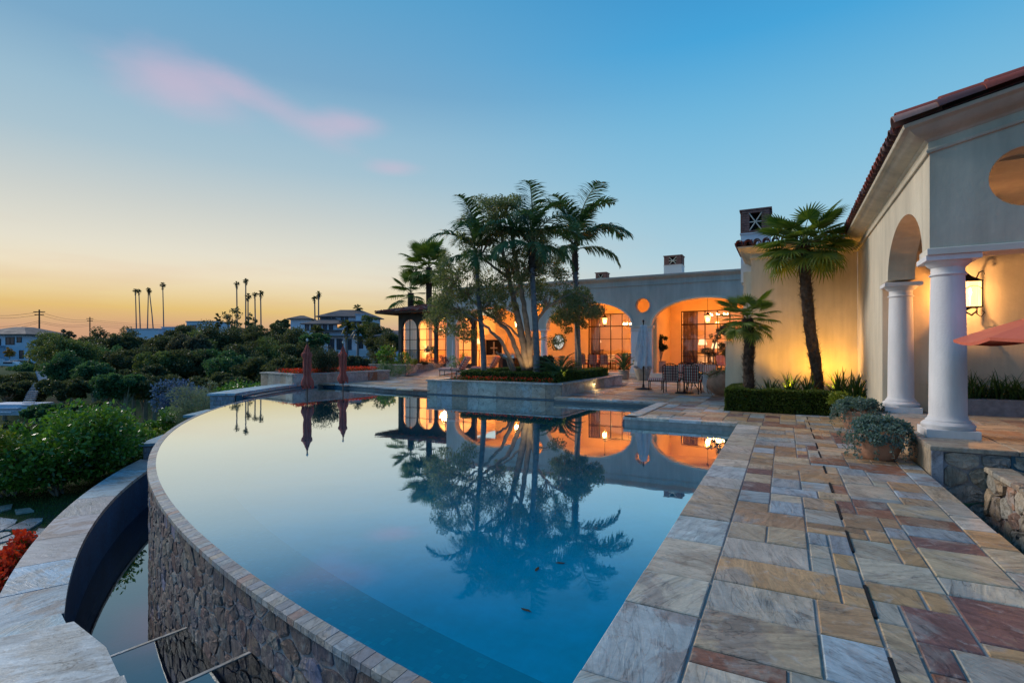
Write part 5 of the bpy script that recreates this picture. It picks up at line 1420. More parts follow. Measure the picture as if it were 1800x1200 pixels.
masses = [((848, 378), 40, 26, 10), ((872, 358), 34, 20, 7), ((896, 352), 20, 16, 4), ((850, 425), 44, 30, 8), ((796, 470), 30, 30, 8), ((782, 515), 32, 34, 12), ((800, 552), 42, 28, 14), ((770, 560), 18, 32, 6), ((842, 500), 34, 34, 8), ((815, 585), 16, 14, 3), ((905, 425), 44, 30, 7), ((955, 445), 34, 34, 8), ((892, 490), 36, 40, 12), ((925, 475), 30, 36, 8), ((868, 535), 26, 26, 6),
          ((972, 480), 30, 28, 7), ((950, 520), 34, 20, 6), ((1000, 525), 34, 22, 8), ((1020, 548), 34, 22, 9), ((992, 560), 16, 20, 4), ((885, 545), 22, 18, 4), ((925, 380), 24, 20, 5), ((975, 600), 7, 12, 1.5)]
cs, ss = [], []; tw = MB()
for (px, py), rx, rz_, k in masses:
    for i in range(int(k * 2.2)):
        a = rngt.uniform(0, 6.28); q_ = rngt.random() ** .5
        dep = rngt.uniform(-1.6, 1.9); p = PT(px + rx * q_ * math.cos(a), py + rz_ * q_ * math.sin(a), T0 + dep) - tb
        s = rngt.uniform(.15, .36); cs.append(tuple(p)); ss.append((s, s, s * .8))
        c_ = PT(px, py, T0) - tb; near = min(limbs, key=lambda l_: min((x - px) ** 2 + (y_ - py) ** 2 for x, y_ in l_[0]))[0]
        nx_, ny_ = min(near, key=lambda q2: (q2[0] - px) ** 2 + (q2[1] - py) ** 2)
        st_ = PT(nx_, ny_, T0) - tb; tw.tube([st_, st_.lerp(p, .5) + Vector((0, 0, .15)), p], [.022, .014, .006], 4)
tw.build('branches', M_bark, tr)
foliage('foliage', leaves(cs, ss, 38000, .10, .042, up=-.2, shell=.2), M_lf_euc, tr)
# cycads and small plants of the planter
cy = mesh_of(frond(1.05, R(58), R(70), 34, .16, .1, wd=.011), 'frond', M_lf_palm)
def cycad(label, loc, sc, n_=22, zmin=25):
    o = thing('cycad', label, 'plant', loc)
    for i in range(n_): inst('frond', cy, o, (0, 0, .05), (random.uniform(-.2, .2), R(random.uniform(-35, 30)), i * 2.4), sc * random.uniform(.8, 1.1))
    mb = MB(); mb.lathe([(.02, -.05), (.12 * sc, 0), (.10 * sc, .1), (.02, .16)], n=8); mb.build('trunk', M_fibre, o); return o
cycad('spiky cycad between the middle king palm and the glowing garden light', ground_at(985, 19.4, zb), 1.15, 34)
bush('dark broad shrub behind the cycad in the planter', ground_at(957, 21.0, zb), (.55, .5, .5), 1500, .14, .07, M_lf_oak, k=9)
bush('small leafy plant at the foot of the leaning trunks', ground_at(900, 19.6, zb), (.5, .35, .2), 1200, .08, .04, M_lf_yel, k=8)
def young_tree():
    o = thing('young_tree', 'thin rough-stemmed young tree at the right end of the planter hedge', 'tree', ground_at(1019, 21.9, zb)); tb2 = Vector(o.location)
    L = [PT(x, y_, 21.9) - tb2 for x, y_ in ((1019, 652), (1018, 620), (1015, 590), (1013, 560), (1012, 540))]
    mb = MB(); mb.tube(L, [.10, .09, .085, .07, .05], 10); mb.build('trunk', M_bark, o, smooth='all')
    cs = [PT(*p_, 21.9 + random.uniform(-.8, .8)) - tb2 for p_ in ((985, 525), (995, 515), (1005, 528), (1012, 518), (1022, 530), (1030, 522), (1040, 538), (1046, 552), (1034, 556), (1022, 548), (1008, 545), (996, 540), (984, 545), (978, 560), (990, 566), (1016, 562), (1028, 572), (1004, 560), (972, 535), (1052, 545), (1000, 580), (1014, 532), (1024, 512), (1036, 545), (990, 552), (1018, 552))]
    foliage('foliage', leaves([tuple(c) for c in cs], np.random.default_rng(9).uniform(.13, .34, (26, 1)) * [1, 1, .7], 6500, .10, .04, shell=.2), M_lf_euc, o); return o
young_tree()
# ---------------------------------------------------------------- uplights (lit lamps of the place)
def uplight(label, loc, target, e, col, ang_=70, blend=.8):
    o = thing('garden_uplight', label, 'garden light', loc)
    mb = MB(); mb.lathe([(.01, 0), (.04, .0), (.045, .10), (.035, .11), (.034, .095), (.01, .09)], n=12); mb.build('housing', M_iron, o, smooth=True)
    mb = MB(); mb.lathe([(.005, .092), (.032, .094)], n=10); mb.build('lens', M_garden, o)
    l = bpy.data.lights.new('uplight', 'SPOT'); l.energy = e; l.color = col; l.spot_size = R(ang_); l.spot_blend = blend; l.shadow_soft_size = .04
    lo = bpy.data.objects.new('uplight', l); COL.objects.link(lo); lo.parent = o; lo.location = (0, 0, .13)
    lo.rotation_euler = (Vector(target) - Vector(loc)).to_track_quat('-Z', 'Y').to_euler(); return o
YEL = (1.0, .46, .05)
wu = PY(1462, 668, 16.05).x; uplight('garden uplight behind the strappy plants shining up the wall right of the leaning palm', (wu, 16.05, .42), (wu - .1, 16.78, 2.4), 175, YEL, 150, 1.0)
wu = PY(1385, 668, 15.95).x; uplight('garden uplight behind the strappy plants shining up the wall left of the leaning palm', (wu, 15.95, .42), (wu + .1, 16.78, 2.6), 130, YEL, 150, 1.0)
q = PT(1340, 668, 14.6); uplight('garden uplight beside the short fan palm', (q.x - .1, q.y, .12), tuple(PT(1330, 560, 14.3)), 45, YEL, 90)
q = PT(1432, 668, 13.0); uplight('garden uplight in front of the leaning fan palm', (q.x, q.y - .2, .15), tuple(PT(1412, 430, 13.7)), 80, YEL, 50)
q = ground_at(925, 19.9, zb); uplight('garden uplight under the leaning tree trunks', tuple(q), tuple(PT(925, 540, 20.8)), 80, (1, .66, .28), 90)
q = ground_at(991, 18.9, zb); uplight('glowing garden light between the hedge and the cycad', tuple(q + Vector((0, 0, .1))), tuple(PT(985, 560, 20.5)), 40, (1, .7, .22), 100)
# step light in the planter side
q = P(1045, 672, .2); yq = PXp(1045, 671, PLX1 + .02)
o = thing('step_light', 'small glowing step light in the side of the stone planter', 'garden light', (PLX1 + .01, yq.y, .26))
mb = MB(); mb.bbox((0, -.05, -.03), (.02, .05, .04)); mb.build('housing', M_iron, o); mb = MB(); mb.bbox((.004, -.04, -.038), (.024, .04, -.031)); mb.build('lens', M_garden, o)
l = bpy.data.lights.new('step_lamp', 'POINT'); l.energy = 5; l.color = (1, .62, .22); l.shadow_soft_size = .03; lo = bpy.data.objects.new('step_lamp', l); COL.objects.link(lo); lo.parent = o; lo.location = (.10, 0, -.06)
# ---------------------------------------------------------------- terracotta bowls with silver trailing plants
def bowl(label, loc, r_, h, fr, group):
    o = thing('terracotta_bowl', label, 'plant pot', loc, 0, group)
    mb = MB(); mb.lathe([(.02, 0), (r_ * .62, 0), (r_ * .70, .02), (r_ * .88, h * .45), (r_ * .98, h * .8), (r_, h), (r_ * .96, h + .01), (r_ * .90, h - .02), (r_ * .86, h * .8), (.02, h * .78)], n=40); mb.build('pot', M_terra, o, smooth=True)
    rng = np.random.default_rng(int(loc[0] * 100)); k = 34
    a = rng.uniform(0, 6.28, k); q_ = rng.random(k) ** .5; cs = np.stack([np.cos(a) * q_ * fr, np.sin(a) * q_ * fr, h + .10 + .10 * (1 - q_ ** 2) - .16 * q_ ** 4], 1)
    foliage('foliage', leaves(cs, np.tile([.11, .11, .085], (k, 1)), 5200, .030, .030, up=.3, shell=.5, rng=rng), M_lf_silver, o)
    V = []; mb = MB(); lc = []
    for i in range(46):
        an = rng.uniform(0, 6.28); rr_ = fr * rng.uniform(.85, 1.08); L = rng.uniform(.1, .34); p = Vector((math.cos(an) * rr_, math.sin(an) * rr_, h + .05)); pts = [p * 1.0 - Vector((0, 0, 0))]
        for s in range(4): p = p + Vector((math.cos(an) * .012 + rng.normal() * .01, math.sin(an) * .012 + rng.normal() * .01, -L / 4)); pts.append(p.copy()); lc += [tuple(p)] * 2
        mb.tube(pts, .0025, 3)
    mb.build('trailing_stems', M_lf_dry, o)
    foliage('trailing_leaves', leaves(lc, np.tile([.028, .028, .03], (len(lc), 1)), 1500, .026, .026, shell=.2, rng=rng), M_lf_silver, o); return o
BG = 'terracotta bowls of silver trailing plants beside the steps'
q = P(1546, 808, 0); bowl('nearer terracotta bowl overflowing with silver-green trailing plants in front of the column', (q.x, q.y + .12, 0), .31, .35, .41, BG)
q = P(1502, 744, 0); bowl('farther terracotta bowl of silver-green plants at the end of the hedge', (q.x - .02, q.y - .9, 0), .33, .36, .43, BG)
# stone trough with long grassy leaves on the platform
tg = thing('stone_trough', 'long low grey stone trough full of grassy leaves against the loggia wall', 'planter', (2.62, 12.35, PZ))
mb = MB()
mb.bev((0, 0, 0), (2.9, .62, .30), .012); mb.build('trough', pbr('ribbed_grey_stone', (.20, .19, .21), .85, bump=.9, bscale=26, var=.3, vscale=9), tg)
for i in range(15):
    V = strap_mesh(60, .66, .012, .07, upr=.75); o = V.build('leaves', M_lf_strap, tg); o.location = (.1 + i * .195, .28 + random.uniform(-.12, .12), .27)
# ================================================================== FURNITURE AND SMALL THINGS
def dining_chair(label, loc, rz, group):
    o = thing('lattice_chair', label, 'chair', loc, rz, group)     # faces -Y (back towards +Y side is local +y)
    for sx in (-1, 1):
        for sy, h in ((-1, .42), (1, .42)):
            mb = MB(); mb.tube([(sx * .25, sy * .23, 0), (sx * .25, sy * .22, h)], .018, 6); mb.build('leg', M_iron, o)
        mb = MB(); mb.tube([(sx * .27, -.22, .42), (sx * .29, -.24, .64), (sx * .29, .0, .67), (sx * .27, .25, .66)], .016, 6); mb.build('armrest', M_iron, o)
    mb = MB(); mb.bbox((-.27, -.25, .40), (.27, .25, .43)); mb.build('seat_frame', M_iron, o)
    mb = MB(); mb.bev((-.26, -.25, .431), (.26, .22, .52), .03); mb.build('cushion', M_stripe, o)
    mb = MB(); n = 12
    top = lambda x: .98 + .10 * math.cos(x / .27 * 1.45)
    pts = [(-.27, .25, .42), (-.27, .30, .98)] + [(x, .30, top(x)) for x in np.linspace(-.25, .25, 9)] + [(.27, .30, .98), (.27, .25, .42)]
    mb.tube(pts, .017, 6)
    for k in range(1, 6):
        x = -.27 + .54 * k / 6; mb.tube([(x, .26, .46), (x, .30, top(x))], .009, 4)
    for z in (.50, .60, .70, .80, .90, 1.0): yy = .25 + .05 * (z - .42) / .56; mb.tube([(-.27, yy, z), (.27, yy, z)], .009, 4)
    mb.build('lattice_back', M_iron, o)
    mb = MB(); M = Matrix.Rotation(R(-6), 3, 'X'); mb.box((0, .215, .74), (.48, .07, .50), M=M); mb.build('back_cushion', M_stripe, o)
    return o
DG = 'lattice-back dining chairs round the patio tables'
def gp(px, py, z=0.0): return P(px, py, z)
c1 = gp(1180, 690); c2 = gp(1214, 692)
ct = Vector(((c1.x + c2.x) / 2 + .15, c1.y + 1.0, 0))
first = dining_chair('lattice chair with its back to the pool, right of the white parasol', (c1.x, c1.y + .1, 0), R(180 - 0), DG)
dup(first, (c2.x + .05, c2.y + .1, 0), R(176), 'lattice chair with its back to the pool, above the empty parasol stand')
dup(first, (ct.x - .35, ct.y + .95, 0), R(8), 'lattice chair across the front patio table, its striped seat facing the pool')
dup(first, (ct.x + .55, ct.y + .9, 0), R(-6), 'lattice chair behind the front patio table, nearest the clay urns')
q = gp(1237, 668); dup(first, (ct.x + .0, ct.y + 2.6, 0), R(20), 'striped chair glowing in lantern light behind the front table')
def ottoman(label, loc, rz=0):
    o = thing('ottoman', label, 'footstool', loc, rz)
    for sx in (-1, 1):
        for sy in (-1, 1):
            mb = MB(); mb.tube([(sx * .24, sy * .2, 0), (sx * .24, sy * .2, .36)], .016, 6); mb.build('leg', M_iron, o)
    mb = MB(); mb.bbox((-.27, -.23, .34), (.27, .23, .37)); mb.build('frame', M_iron, o)
    mb = MB(); mb.bev((-.28, -.24, .371), (.28, .24, .47), .04); mb.build('cushion', M_stripe, o); return o
q = gp(1152, 686); ottoman('low striped footstool right beside the white parasol pole', (q.x - .05, q.y + .3, 0), R(5))
def round_table(label, loc, r_=.55, h=.72):
    o = thing('patio_table', label, 'table', loc)
    mb = MB(); mb.lathe([(.02, h - .03), (r_, h - .03), (r_ + .01, h - .015), (r_, h), (.02, h)], n=28); mb.build('tabletop', M_iron, o)
    for k in range(3):
        a = 2 * math.pi * k / 3; mb = MB(); mb.tube([(.05 * math.cos(a), .05 * math.sin(a), h - .05), (.12 * math.cos(a), .12 * math.sin(a), .35), (.32 * math.cos(a), .32 * math.sin(a), 0)], .016, 5); mb.build('leg', M_iron, o)
    return o
round_table('round iron table hidden between the front patio chairs', (ct.x, ct.y + .1, 0))
# empty stand in front of the chairs
q = gp(1203, 691); o = thing('parasol_stand', 'empty black parasol stand with short pole in front of the patio chairs', 'parasol stand', (q.x, q.y, 0))
mb = MB(); mb.lathe([(.01, 0), (.32, 0), (.33, .02), (.30, .04), (.06, .055), (.035, .12), (.01, .12)], n=28); mb.build('base', M_iron, o, smooth=True)
mb = MB(); mb.tube([(0, 0, .1), (0, 0, .62)], .022, 8); mb.build('pole', M_iron, o)
def closed_parasol(label, loc, H, zb_, r_, m_, base=True, tie=.62, polelow=0.0, group=None, white=False):
    """folded canvas parasol: a pleated bundle round the pole, tied once"""
    o = thing('closed_parasol', label, 'parasol', loc, random.uniform(0, 1), group)
    n = 84; prof = []
    for f in np.linspace(0, 1, 22):
        z = zb_ + (H - .12 - zb_) * f
        if white: k = (.95 - .55 * f) if f < .78 else (.52 - .9 * (f - .78)); k *= .9
        else:
            k = .60 + .30 * math.exp(-((f - .05) / .09) ** 2) - .10 * math.exp(-((f - .24) / .06) ** 2) + .26 * math.exp(-((f - .74) / .035) ** 2)
            if f > .76: k *= max(.14, 1 - (f - .76) / .24 * .82)
        prof.append((r_ * k, z))
    vs = []; rng = np.random.default_rng(int(H * 1000) + int(loc[0] * 10))
    for i, (rr_, z) in enumerate(prof):
        for k in range(n):
            a = 2 * math.pi * k / n; pl = 1 + .25 * math.sin(7 * a + 1.1 * math.sin(z * 2.3)) + .08 * math.sin(17 * a + z * 5) + .06 * math.sin(3 * a + z * 3)
            zz = z - (.07 * (1 + math.sin(8 * a)) if i == 0 else 0)
            vs.append((rr_ * pl * math.cos(a), rr_ * pl * math.sin(a), zz))
    fs = [(i * n + k, i * n + (k + 1) % n, (i + 1) * n + (k + 1) % n, (i + 1) * n + k) for i in range(len(prof) - 1) for k in range(n)]
    fs.append(tuple((len(prof) - 1) * n + k for k in range(n)))
    mb = MB(); mb.add(vs, fs); mb.build('canopy', m_, o, smooth='all')
    mb = MB(); mb.tube([(0, 0, polelow), (0, 0, H)], .024, 10); mb.build('pole', M_iron if white else M_wood, o)
    mb = MB(); mb.lathe([(.01, H - .02), (.035, H), (.045, H + .04), (.03, H + .08), (.01, H + .10)], n=12); mb.build('finial', M_iron if white else M_trim, o, smooth=True)
    if base: mb = MB(); mb.lathe([(.01, 0), (.34, 0), (.35, .025), (.30, .05), (.05, .08), (.04, .2), (.01, .2)], n=28); mb.build('base', M_iron, o, smooth=True)
    mb = MB(); k_ = 10; zt = zb_ + (H - zb_) * tie; rt_ = np.interp(zt, [p[1] for p in prof], [p[0] for p in prof]) * 1.1
    mb.lathe([(rt_, zt - .02), (rt_ + .01, zt), (rt_, zt + .02)], n=24); mb.build('tie', m_, o)
    return o
q = gp(1131, 684); closed_parasol('closed grey-white parasol on a dark pole in front of the arcade pier', (q.x, q.y, 0), EYE + (616 - 566) * (F * EYE / (684 - HY)) / F, .95, .36, M_canvas_wh, True, .8, 0, None, True)
p1_ = PT(540, 690, 18.9); p2_ = PT(603, 680, 21.5)
RG = 'rust-red closed parasols standing in the pool'
closed_parasol('nearer closed rust-red parasol rising from the pool, left of the round shrub', (p1_.x, p1_.y, 0), 1.90, .28, .205, M_canvas_red, False, .72, -.75, RG)
closed_parasol('farther closed rust-red parasol rising from the pool, right of the round shrub', (p2_.x, p2_.y, 0), 1.85, .30, .205, M_canvas_red, False, .72, -.75, RG)
# submerged shelf the two parasols stand on
mb = MB(); mb.prism([(-19.6, 12.4), (-13.9, 11.6), (-14.6, 16.6), (-19.2, 17.2)], -2.05, -.72); s_ = mb.build('pool_shelf', M_shelf, POOL)
# chaise longues
def chaise(label, loc, rz, group):
    o = thing('chaise_longue', label, 'lounger', loc, rz, group)   # head end at +x
    for x in (-.75, -.05, .55):
        for y in (-.3, .3):
            mb = MB(); mb.tube([(x, y, 0), (x, y, .30)], .016, 5); mb.build('leg', M_iron, o)
    mb = MB(); mb.bbox((-.8, -.33, .28), (.65, .33, .31)); mb.build('frame', M_iron, o)
    mb = MB(); mb.bev((-.82, -.33, .311), (.35, .33, .43), .04); mb.build('seat_cushion', M_stripe_y, o)
    mb = MB(); M = Matrix.Rotation(R(-58), 3, 'Y'); mb.box((.55, 0, .68), (.78, .64, .14), M=M); b_ = mb.build('back_cushion', M_stripe_y, o)
    mb = MB(); mb.tube([(.35, -.33, .32), (.75, -.33, .95), (.75, .33, .95), (.35, .33, .32)], .015, 5); mb.build('back_frame', M_iron, o)
    for sy in (-1, 1):
        mb = MB(); mb.tube([(-.1, sy * .34, .32), (-.05, sy * .35, .55), (.5, sy * .35, .58)], .014, 5); mb.build('armrest', M_iron, o)
    return o
CG = 'striped loungers between the planter and the garden room'
q = P(795, 661, 0); ch0 = chaise('nearest red-striped lounger at the left end of the planter hedge', (q.x, q.y + .3, 0), R(10), CG); ch0.scale = (1.15,) * 3
q2 = P(840, 657, 0); dup(ch0, (q2.x + .4, q2.y + .4, 0), R(8), 'red-striped lounger just behind the left king palm trunk')
q = P(1090, 668, 0)
# dining set under the arch left of the parasol
ax = PY(1064, 640, 31.2).x; ay = 31.2
tb_ = thing('dining_table', 'long dining table behind the row of lattice chairs under the arch', 'table', (ax, ay + .1, FZ))
mb = MB(); mb.bev((-1.5, -.5, .70), (1.5, .5, .74), .01); mb.build('tabletop', M_trim, tb_)
for sx in (-1, 1):
    for sy in (-1, 1): mb = MB(); mb.tube([(sx * 1.3, sy * .4, 0), (sx * 1.3, sy * .4, .7)], .04, 8); mb.build('leg', M_iron, tb_)
LB = ['leftmost lattice chair of the row under the arch, beside the young tree stem', 'second lattice chair from the young tree in the row under the arch', 'third lattice chair from the young tree in the row under the arch']
for i, px in enumerate((1024, 1044, 1063)):
    x = PY(px, 640, ay - .85).x; dup(first, (x, ay - .85, FZ), R(180), LB[i])
for i, (px, lb) in enumerate(((1046, 'striped chair behind the left half of the arch dining table, facing the pool'), (1086, 'striped chair behind the right half of the arch dining table, facing the pool'))):
    x = PY(px, 630, ay + 1.0).x; dup(first, (x, ay + 1.0, FZ), R(4 - 8 * i), lb)
x = PY(1100, 640, ay).x; dup(first, (x, ay - .2, FZ), R(-100), 'lattice chair at the right end of the arch dining table, by the big clay jar')
# armchairs right under the last arch
for px, lb in ((1268, 'glowing striped armchair under the rightmost arch behind the topiary tree'),):
    x = PY(px, 640, 31.0).x; dup(first, (x, 31.0, FZ), R(15), lb)
# pots and jars
def jar(label, loc, prof, m_, rz=0, tilt=None, name='clay_jar'):
    o = thing(name, label, 'plant pot', loc); mb = MB(); M = Matrix.Rotation(tilt, 3, 'Y') if tilt else None
    mb.lathe(prof, n=32, M=M); mb.build('body', m_, o, smooth=True); return o
q = P(1128, 669, 0); jz = jar('big pale clay jar overflowing with plants behind the white parasol', (q.x, q.y + .2, 0), [(.02, 0), (.24, 0), (.27, .05), (.42, .5), (.47, .75), (.45, .88), (.50, .92), (.50, .97), (.42, .96), (.02, .9)], M_aged)
cs, ss = blobs((0, 0, 1.02), (.50, .50, .16), 10, (.5, .8)); foliage('foliage', leaves(cs, ss, 1500, .07, .03), M_lf_euc, jz)
cs = [(-.2, 0, 1.25), (-.25, 0, 1.45), (-.1, .1, 1.15)]; foliage('flower_stems', leaves(cs, np.tile([.12, .12, .15], (3, 1)), 240, .08, .05), M_lf_lemon, jz)
q = P(1095, 667, 0); pz_ = jar('small round clay pot holding a spiky plant below the arch step', (q.x, q.y + .2, 0), [(.02, 0), (.22, 0), (.27, .1), (.29, .30), (.27, .44), (.30, .46), (.30, .5), (.24, .49), (.02, .46)], M_aged)
for i in range(16): inst('frond', cy, pz_, (0, 0, .48), (random.uniform(-.2, .2), R(random.uniform(-45, 15)), i * 2.4), 1.0)
q = P(1247, 690, 0); jar('slim white glazed pot left of the tilted clay urn', (q.x, q.y + .25, 0), [(.02, 0), (.20, 0), (.25, .1), (.30, .4), (.33, .62), (.30, .64), (.02, .6)], M_colst, name='white_pot')
q = P(1268, 697, 0); ur = jar('fat tilted terracotta urn draped with dry trailing stems beside the hedge corner', (q.x - .05, q.y + .3, .42), [(.02, -.40), (.16, -.40), (.34, -.24), (.44, 0), (.42, .2), (.30, .34), (.22, .38), (.27, .43), (.24, .45), (.16, .42), (.02, .38)], M_terra, tilt=R(-28), name='clay_urn')
mb = MB()
for k in range(16):
    a = random.uniform(0, 6.28); pts = []
    for s in range(7): f = s / 6; pts.append((math.cos(a + f * 1.2) * (.2 + .26 * math.sin(f * 2.4)), math.sin(a + f * 1.2) * (.2 + .26 * math.sin(f * 2.4)), .42 - .8 * f))
    mb.tube(pts, .008, 4)
mb.build('dry_stems', M_lf_dry, ur); foliage('foliage', leaves([(0, -.1, .42), (-.25, -.2, .3), (.3, -.1, .35)], np.tile([.25, .25, .14], (3, 1)), 900, .06, .02), M_lf_euc, ur)
mb = MB(); mb.lathe([(.02, -.42), (.2, -.42), (.2, -.38), (.02, -.38)], n=16); mb.build('foot', M_terra, ur)
q = P(1258, 684, 0); tp = thing('topiary_tree', 'tiered topiary tree with cloud-like tufts under the rightmost arch', 'tree', (q.x + .1, q.y + 1.2, 0))
def rel(px, py): v = PT(px, py, (DV.x * tp.location.x + DV.y * tp.location.y)); return v - Vector(tp.location)
mb = MB(); mb.tube([(0, 0, 0), tuple(rel(1254, 640)), tuple(rel(1255, 610)), tuple(rel(1262, 585)), tuple(rel(1275, 572))], .035, 7); mb.tube([tuple(rel(1254, 640)), tuple(rel(1243, 622)), tuple(rel(1236, 616))], .02, 6); mb.tube([tuple(rel(1255, 625)), tuple(rel(1270, 615))], .02, 6); mb.build('trunk', M_bark, tp)
cs = [tuple(rel(*p)) for p in ((1276, 577), (1284, 588), (1268, 582), (1262, 592), (1243, 617), (1250, 622), (1274, 612), (1280, 620), (1268, 606), (1250, 590), (1256, 600))]
foliage('foliage', leaves(cs, np.array([(.30, .3, .2), (.25, .25, .18), (.22, .2, .16), (.14, .14, .12), (.26, .22, .14), (.2, .2, .12), (.26, .26, .2), (.25, .22, .2), (.14, .14, .12), (.1, .1, .09), (.1, .1, .09)]), 4200, .06, .03, shell=.3), M_lf_oak, tp)
bush('dark bushy plants below the topiary tree under the rightmost arch', (tp.location.x + .2, tp.location.y - .2, 0), (.95, .4, .42), 2200, .08, .04, M_lf_oak, k=10)
# tall plant against the bay wall right of the parasol
q = PY(1160, 620, 30.2); o = bush('tall leafy potted plant on the left wall of the rightmost arch', (q.x, 30.2, FZ + .75), (.55, .35, .95), 2400, .16, .05, M_lf_oak, k=16, name='potted_ficus')
mb = MB(); mb.lathe([(.02, -.75), (.26, -.75), (.34, -.15), (.36, -.1), (.02, -.12)], n=20); mb.build('pot', M_aged, o); mb = MB(); mb.tube([(0, 0, -.2), (0, 0, .8)], .03, 6); mb.build('trunk', M_bark, o)
# arch C: outdoor fireplace, bar counter, lamp, grill
fx = PY(866, 610, 32.8)
fp = thing('outdoor_fireplace', 'outdoor fireplace with a black opening and cross-shaped ornament behind the leaning tree', 'fireplace', (fx.x, 32.85, FZ))
zt = PY(866, 597, 32.8).z - FZ; zb2 = PY(866, 624, 32.8).z - FZ; wv = (PY(884, 610, 32.8).x - PY(853, 610, 32.8).x)
mb = MB(); mb.bbox((-wv / 2 - .25, 0, 0), (-wv / 2, .33, zt + .4)); mb.bbox((wv / 2, 0, 0), (wv / 2 + .25, .33, zt + .4)); mb.bbox((-wv / 2, 0, zt), (wv / 2, .33, zt + .4)); mb.bbox((-wv / 2 - .3, -.12, zb2 - .1), (wv / 2 + .3, .33, zb2)); mb.bbox((-wv / 2, 0, 0), (wv / 2, .33, zb2 - .1)); mb.build('surround', M_arcade, fp)
mb = MB(); mb.bbox((-wv / 2, .28, zb2), (wv / 2, .32, zt)); mb.build('firebox', M_black, fp)
mb = MB(); mb.bbox((-.05, .1, zb2), (.05, .16, zt - .15)); mb.bbox((-.28, .1, zb2 + .48), (.28, .16, zb2 + .58)); mb.bbox((-.12, .09, zb2), (.12, .17, zb2 + .08)); mb.build('cross_ornament', M_aged, fp)
bx0, bx1 = PY(876, 620, 31.2).x, PY(918, 620, 31.2).x
bar = thing('bar_counter', 'dark wooden outdoor bar counter behind the leaning tree', 'counter', ((bx0 + bx1) / 2, 31.2, FZ)); w2 = (bx1 - bx0) / 2
for k in range(4): mb = MB(); mb.bbox((-w2 + k * w2 / 2 + .01, 0, .06), (-w2 + (k + 1) * w2 / 2 - .01, .03, .98)); mb.build('panel', M_wood, bar)
mb = MB(); mb.bbox((-w2, .031, 0), (w2, .7, 1.0)); mb.build('body', M_wood, bar); mb = MB(); mb.bev((-w2 - .06, -.06, 1.0), (w2 + .06, .76, 1.06), .01); mb.build('worktop', M_trim, bar)
g_ = PY(897, 626, 30.2); o = thing('gas_grill', 'stainless grill with a domed lid in front of the wooden bar', 'grill', (g_.x, 30.2, FZ))
mb = MB(); mb.bbox((-.45, -.25, .15), (.45, .25, .75)); mb.build('cabinet', M_iron, o); mb = MB()
n = 10; vs = [(x, -.27 * math.cos(math.pi * k / n), .76 + .34 * math.sin(math.pi * k / n)) for x in (-.42, .42) for k in range(n + 1)]
mb.add(vs, [(k, k + 1, n + 2 + k, n + 1 + k) for k in range(n)] + [tuple(range(n + 1)), tuple(range(2 * n + 1, n, -1))]); mb.build('lid', pbr('brushed_steel', (.45, .45, .46), .3, metal=.9), o)
mb = MB(); mb.tube([(-.3, -.32, .92), (.3, -.32, .92)], .015, 6); mb.build('handle', M_iron, o)
for sx in (-.38, .38): mb = MB(); mb.bbox((sx - .03, -.2, 0), (sx + .03, .2, .15)); mb.build('leg', M_iron, o)
def lamp(label, loc, e=40, s=1.0):
    o = thing('table_lamp', label, 'lamp', loc); mb = MB(); mb.lathe([(.01, 0), (.09 * s, .01), (.03 * s, .06), (.07 * s, .18 * s), (.02 * s, .34 * s), (.01, .36 * s)], n=14); mb.build('base', M_terra, o)
    mb = MB(); mb.lathe([(.20 * s, .36 * s), (.13 * s, .64 * s)], n=20); mb.v = mb.v; mb.f = mb.f[:-2]; mb.m = mb.m[:-2]; mb.build('lamp_shade', M_shade, o)
    l = bpy.data.lights.new('lamp_light', 'POINT'); l.energy = e; l.color = (1, .5, .2); l.shadow_soft_size = .1; lo = bpy.data.objects.new('lamp_light', l); COL.objects.link(lo); lo.parent = o; lo.location = (0, 0, .5 * s); return o
def side_table(label, loc, h=.7, w_=.6, m_=None):
    o = thing('side_table', label, 'table', loc); mb = MB(); mb.bbox((-w_ / 2, -.25, h - .05), (w_ / 2, .25, h)); mb.build('tabletop', m_ or M_wood, o)
    for sx in (-1, 1):
        for sy in (-1, 1): mb = MB(); mb.bbox((sx * (w_ / 2 - .05) - .025, sy * .2 - .025, 0), (sx * (w_ / 2 - .05) + .025, sy * .2 + .025, h - .05)); mb.build('leg', m_ or M_wood, o)
    return o
for px, py, Y, lb in ((838, 604, 35, 'lit table lamp left of the outdoor fireplace behind the left king palm'), (1235, 606, 35.5, 'large lit lamp shade in the room behind the white parasol'), (1258, 612, 37, 'smaller lit lamp farther back in the room under the rightmost arch'), (1050, 602, 36.5, 'lit lamp behind the curtain in the room left of the iron lantern'), (752, 620, 33.5, 'lit lamp low in the second window of the garden room')):
    q = PY(px, py, Y); h_ = max(.4, q.z - .5 - FZ); side_table('small wooden table under the ' + lb.replace('lit ', '').split(' in the')[0].split(' behind')[0].split(' left')[0].split(' low')[0], (q.x, Y, FZ), h_, .7) if False else None
    t__ = side_table('wooden side table carrying the ' + ' '.join(lb.split()[:9]), (q.x, Y, FZ), h_, .8); lamp(lb, (q.x, Y, FZ + h_), 90, 1.4)
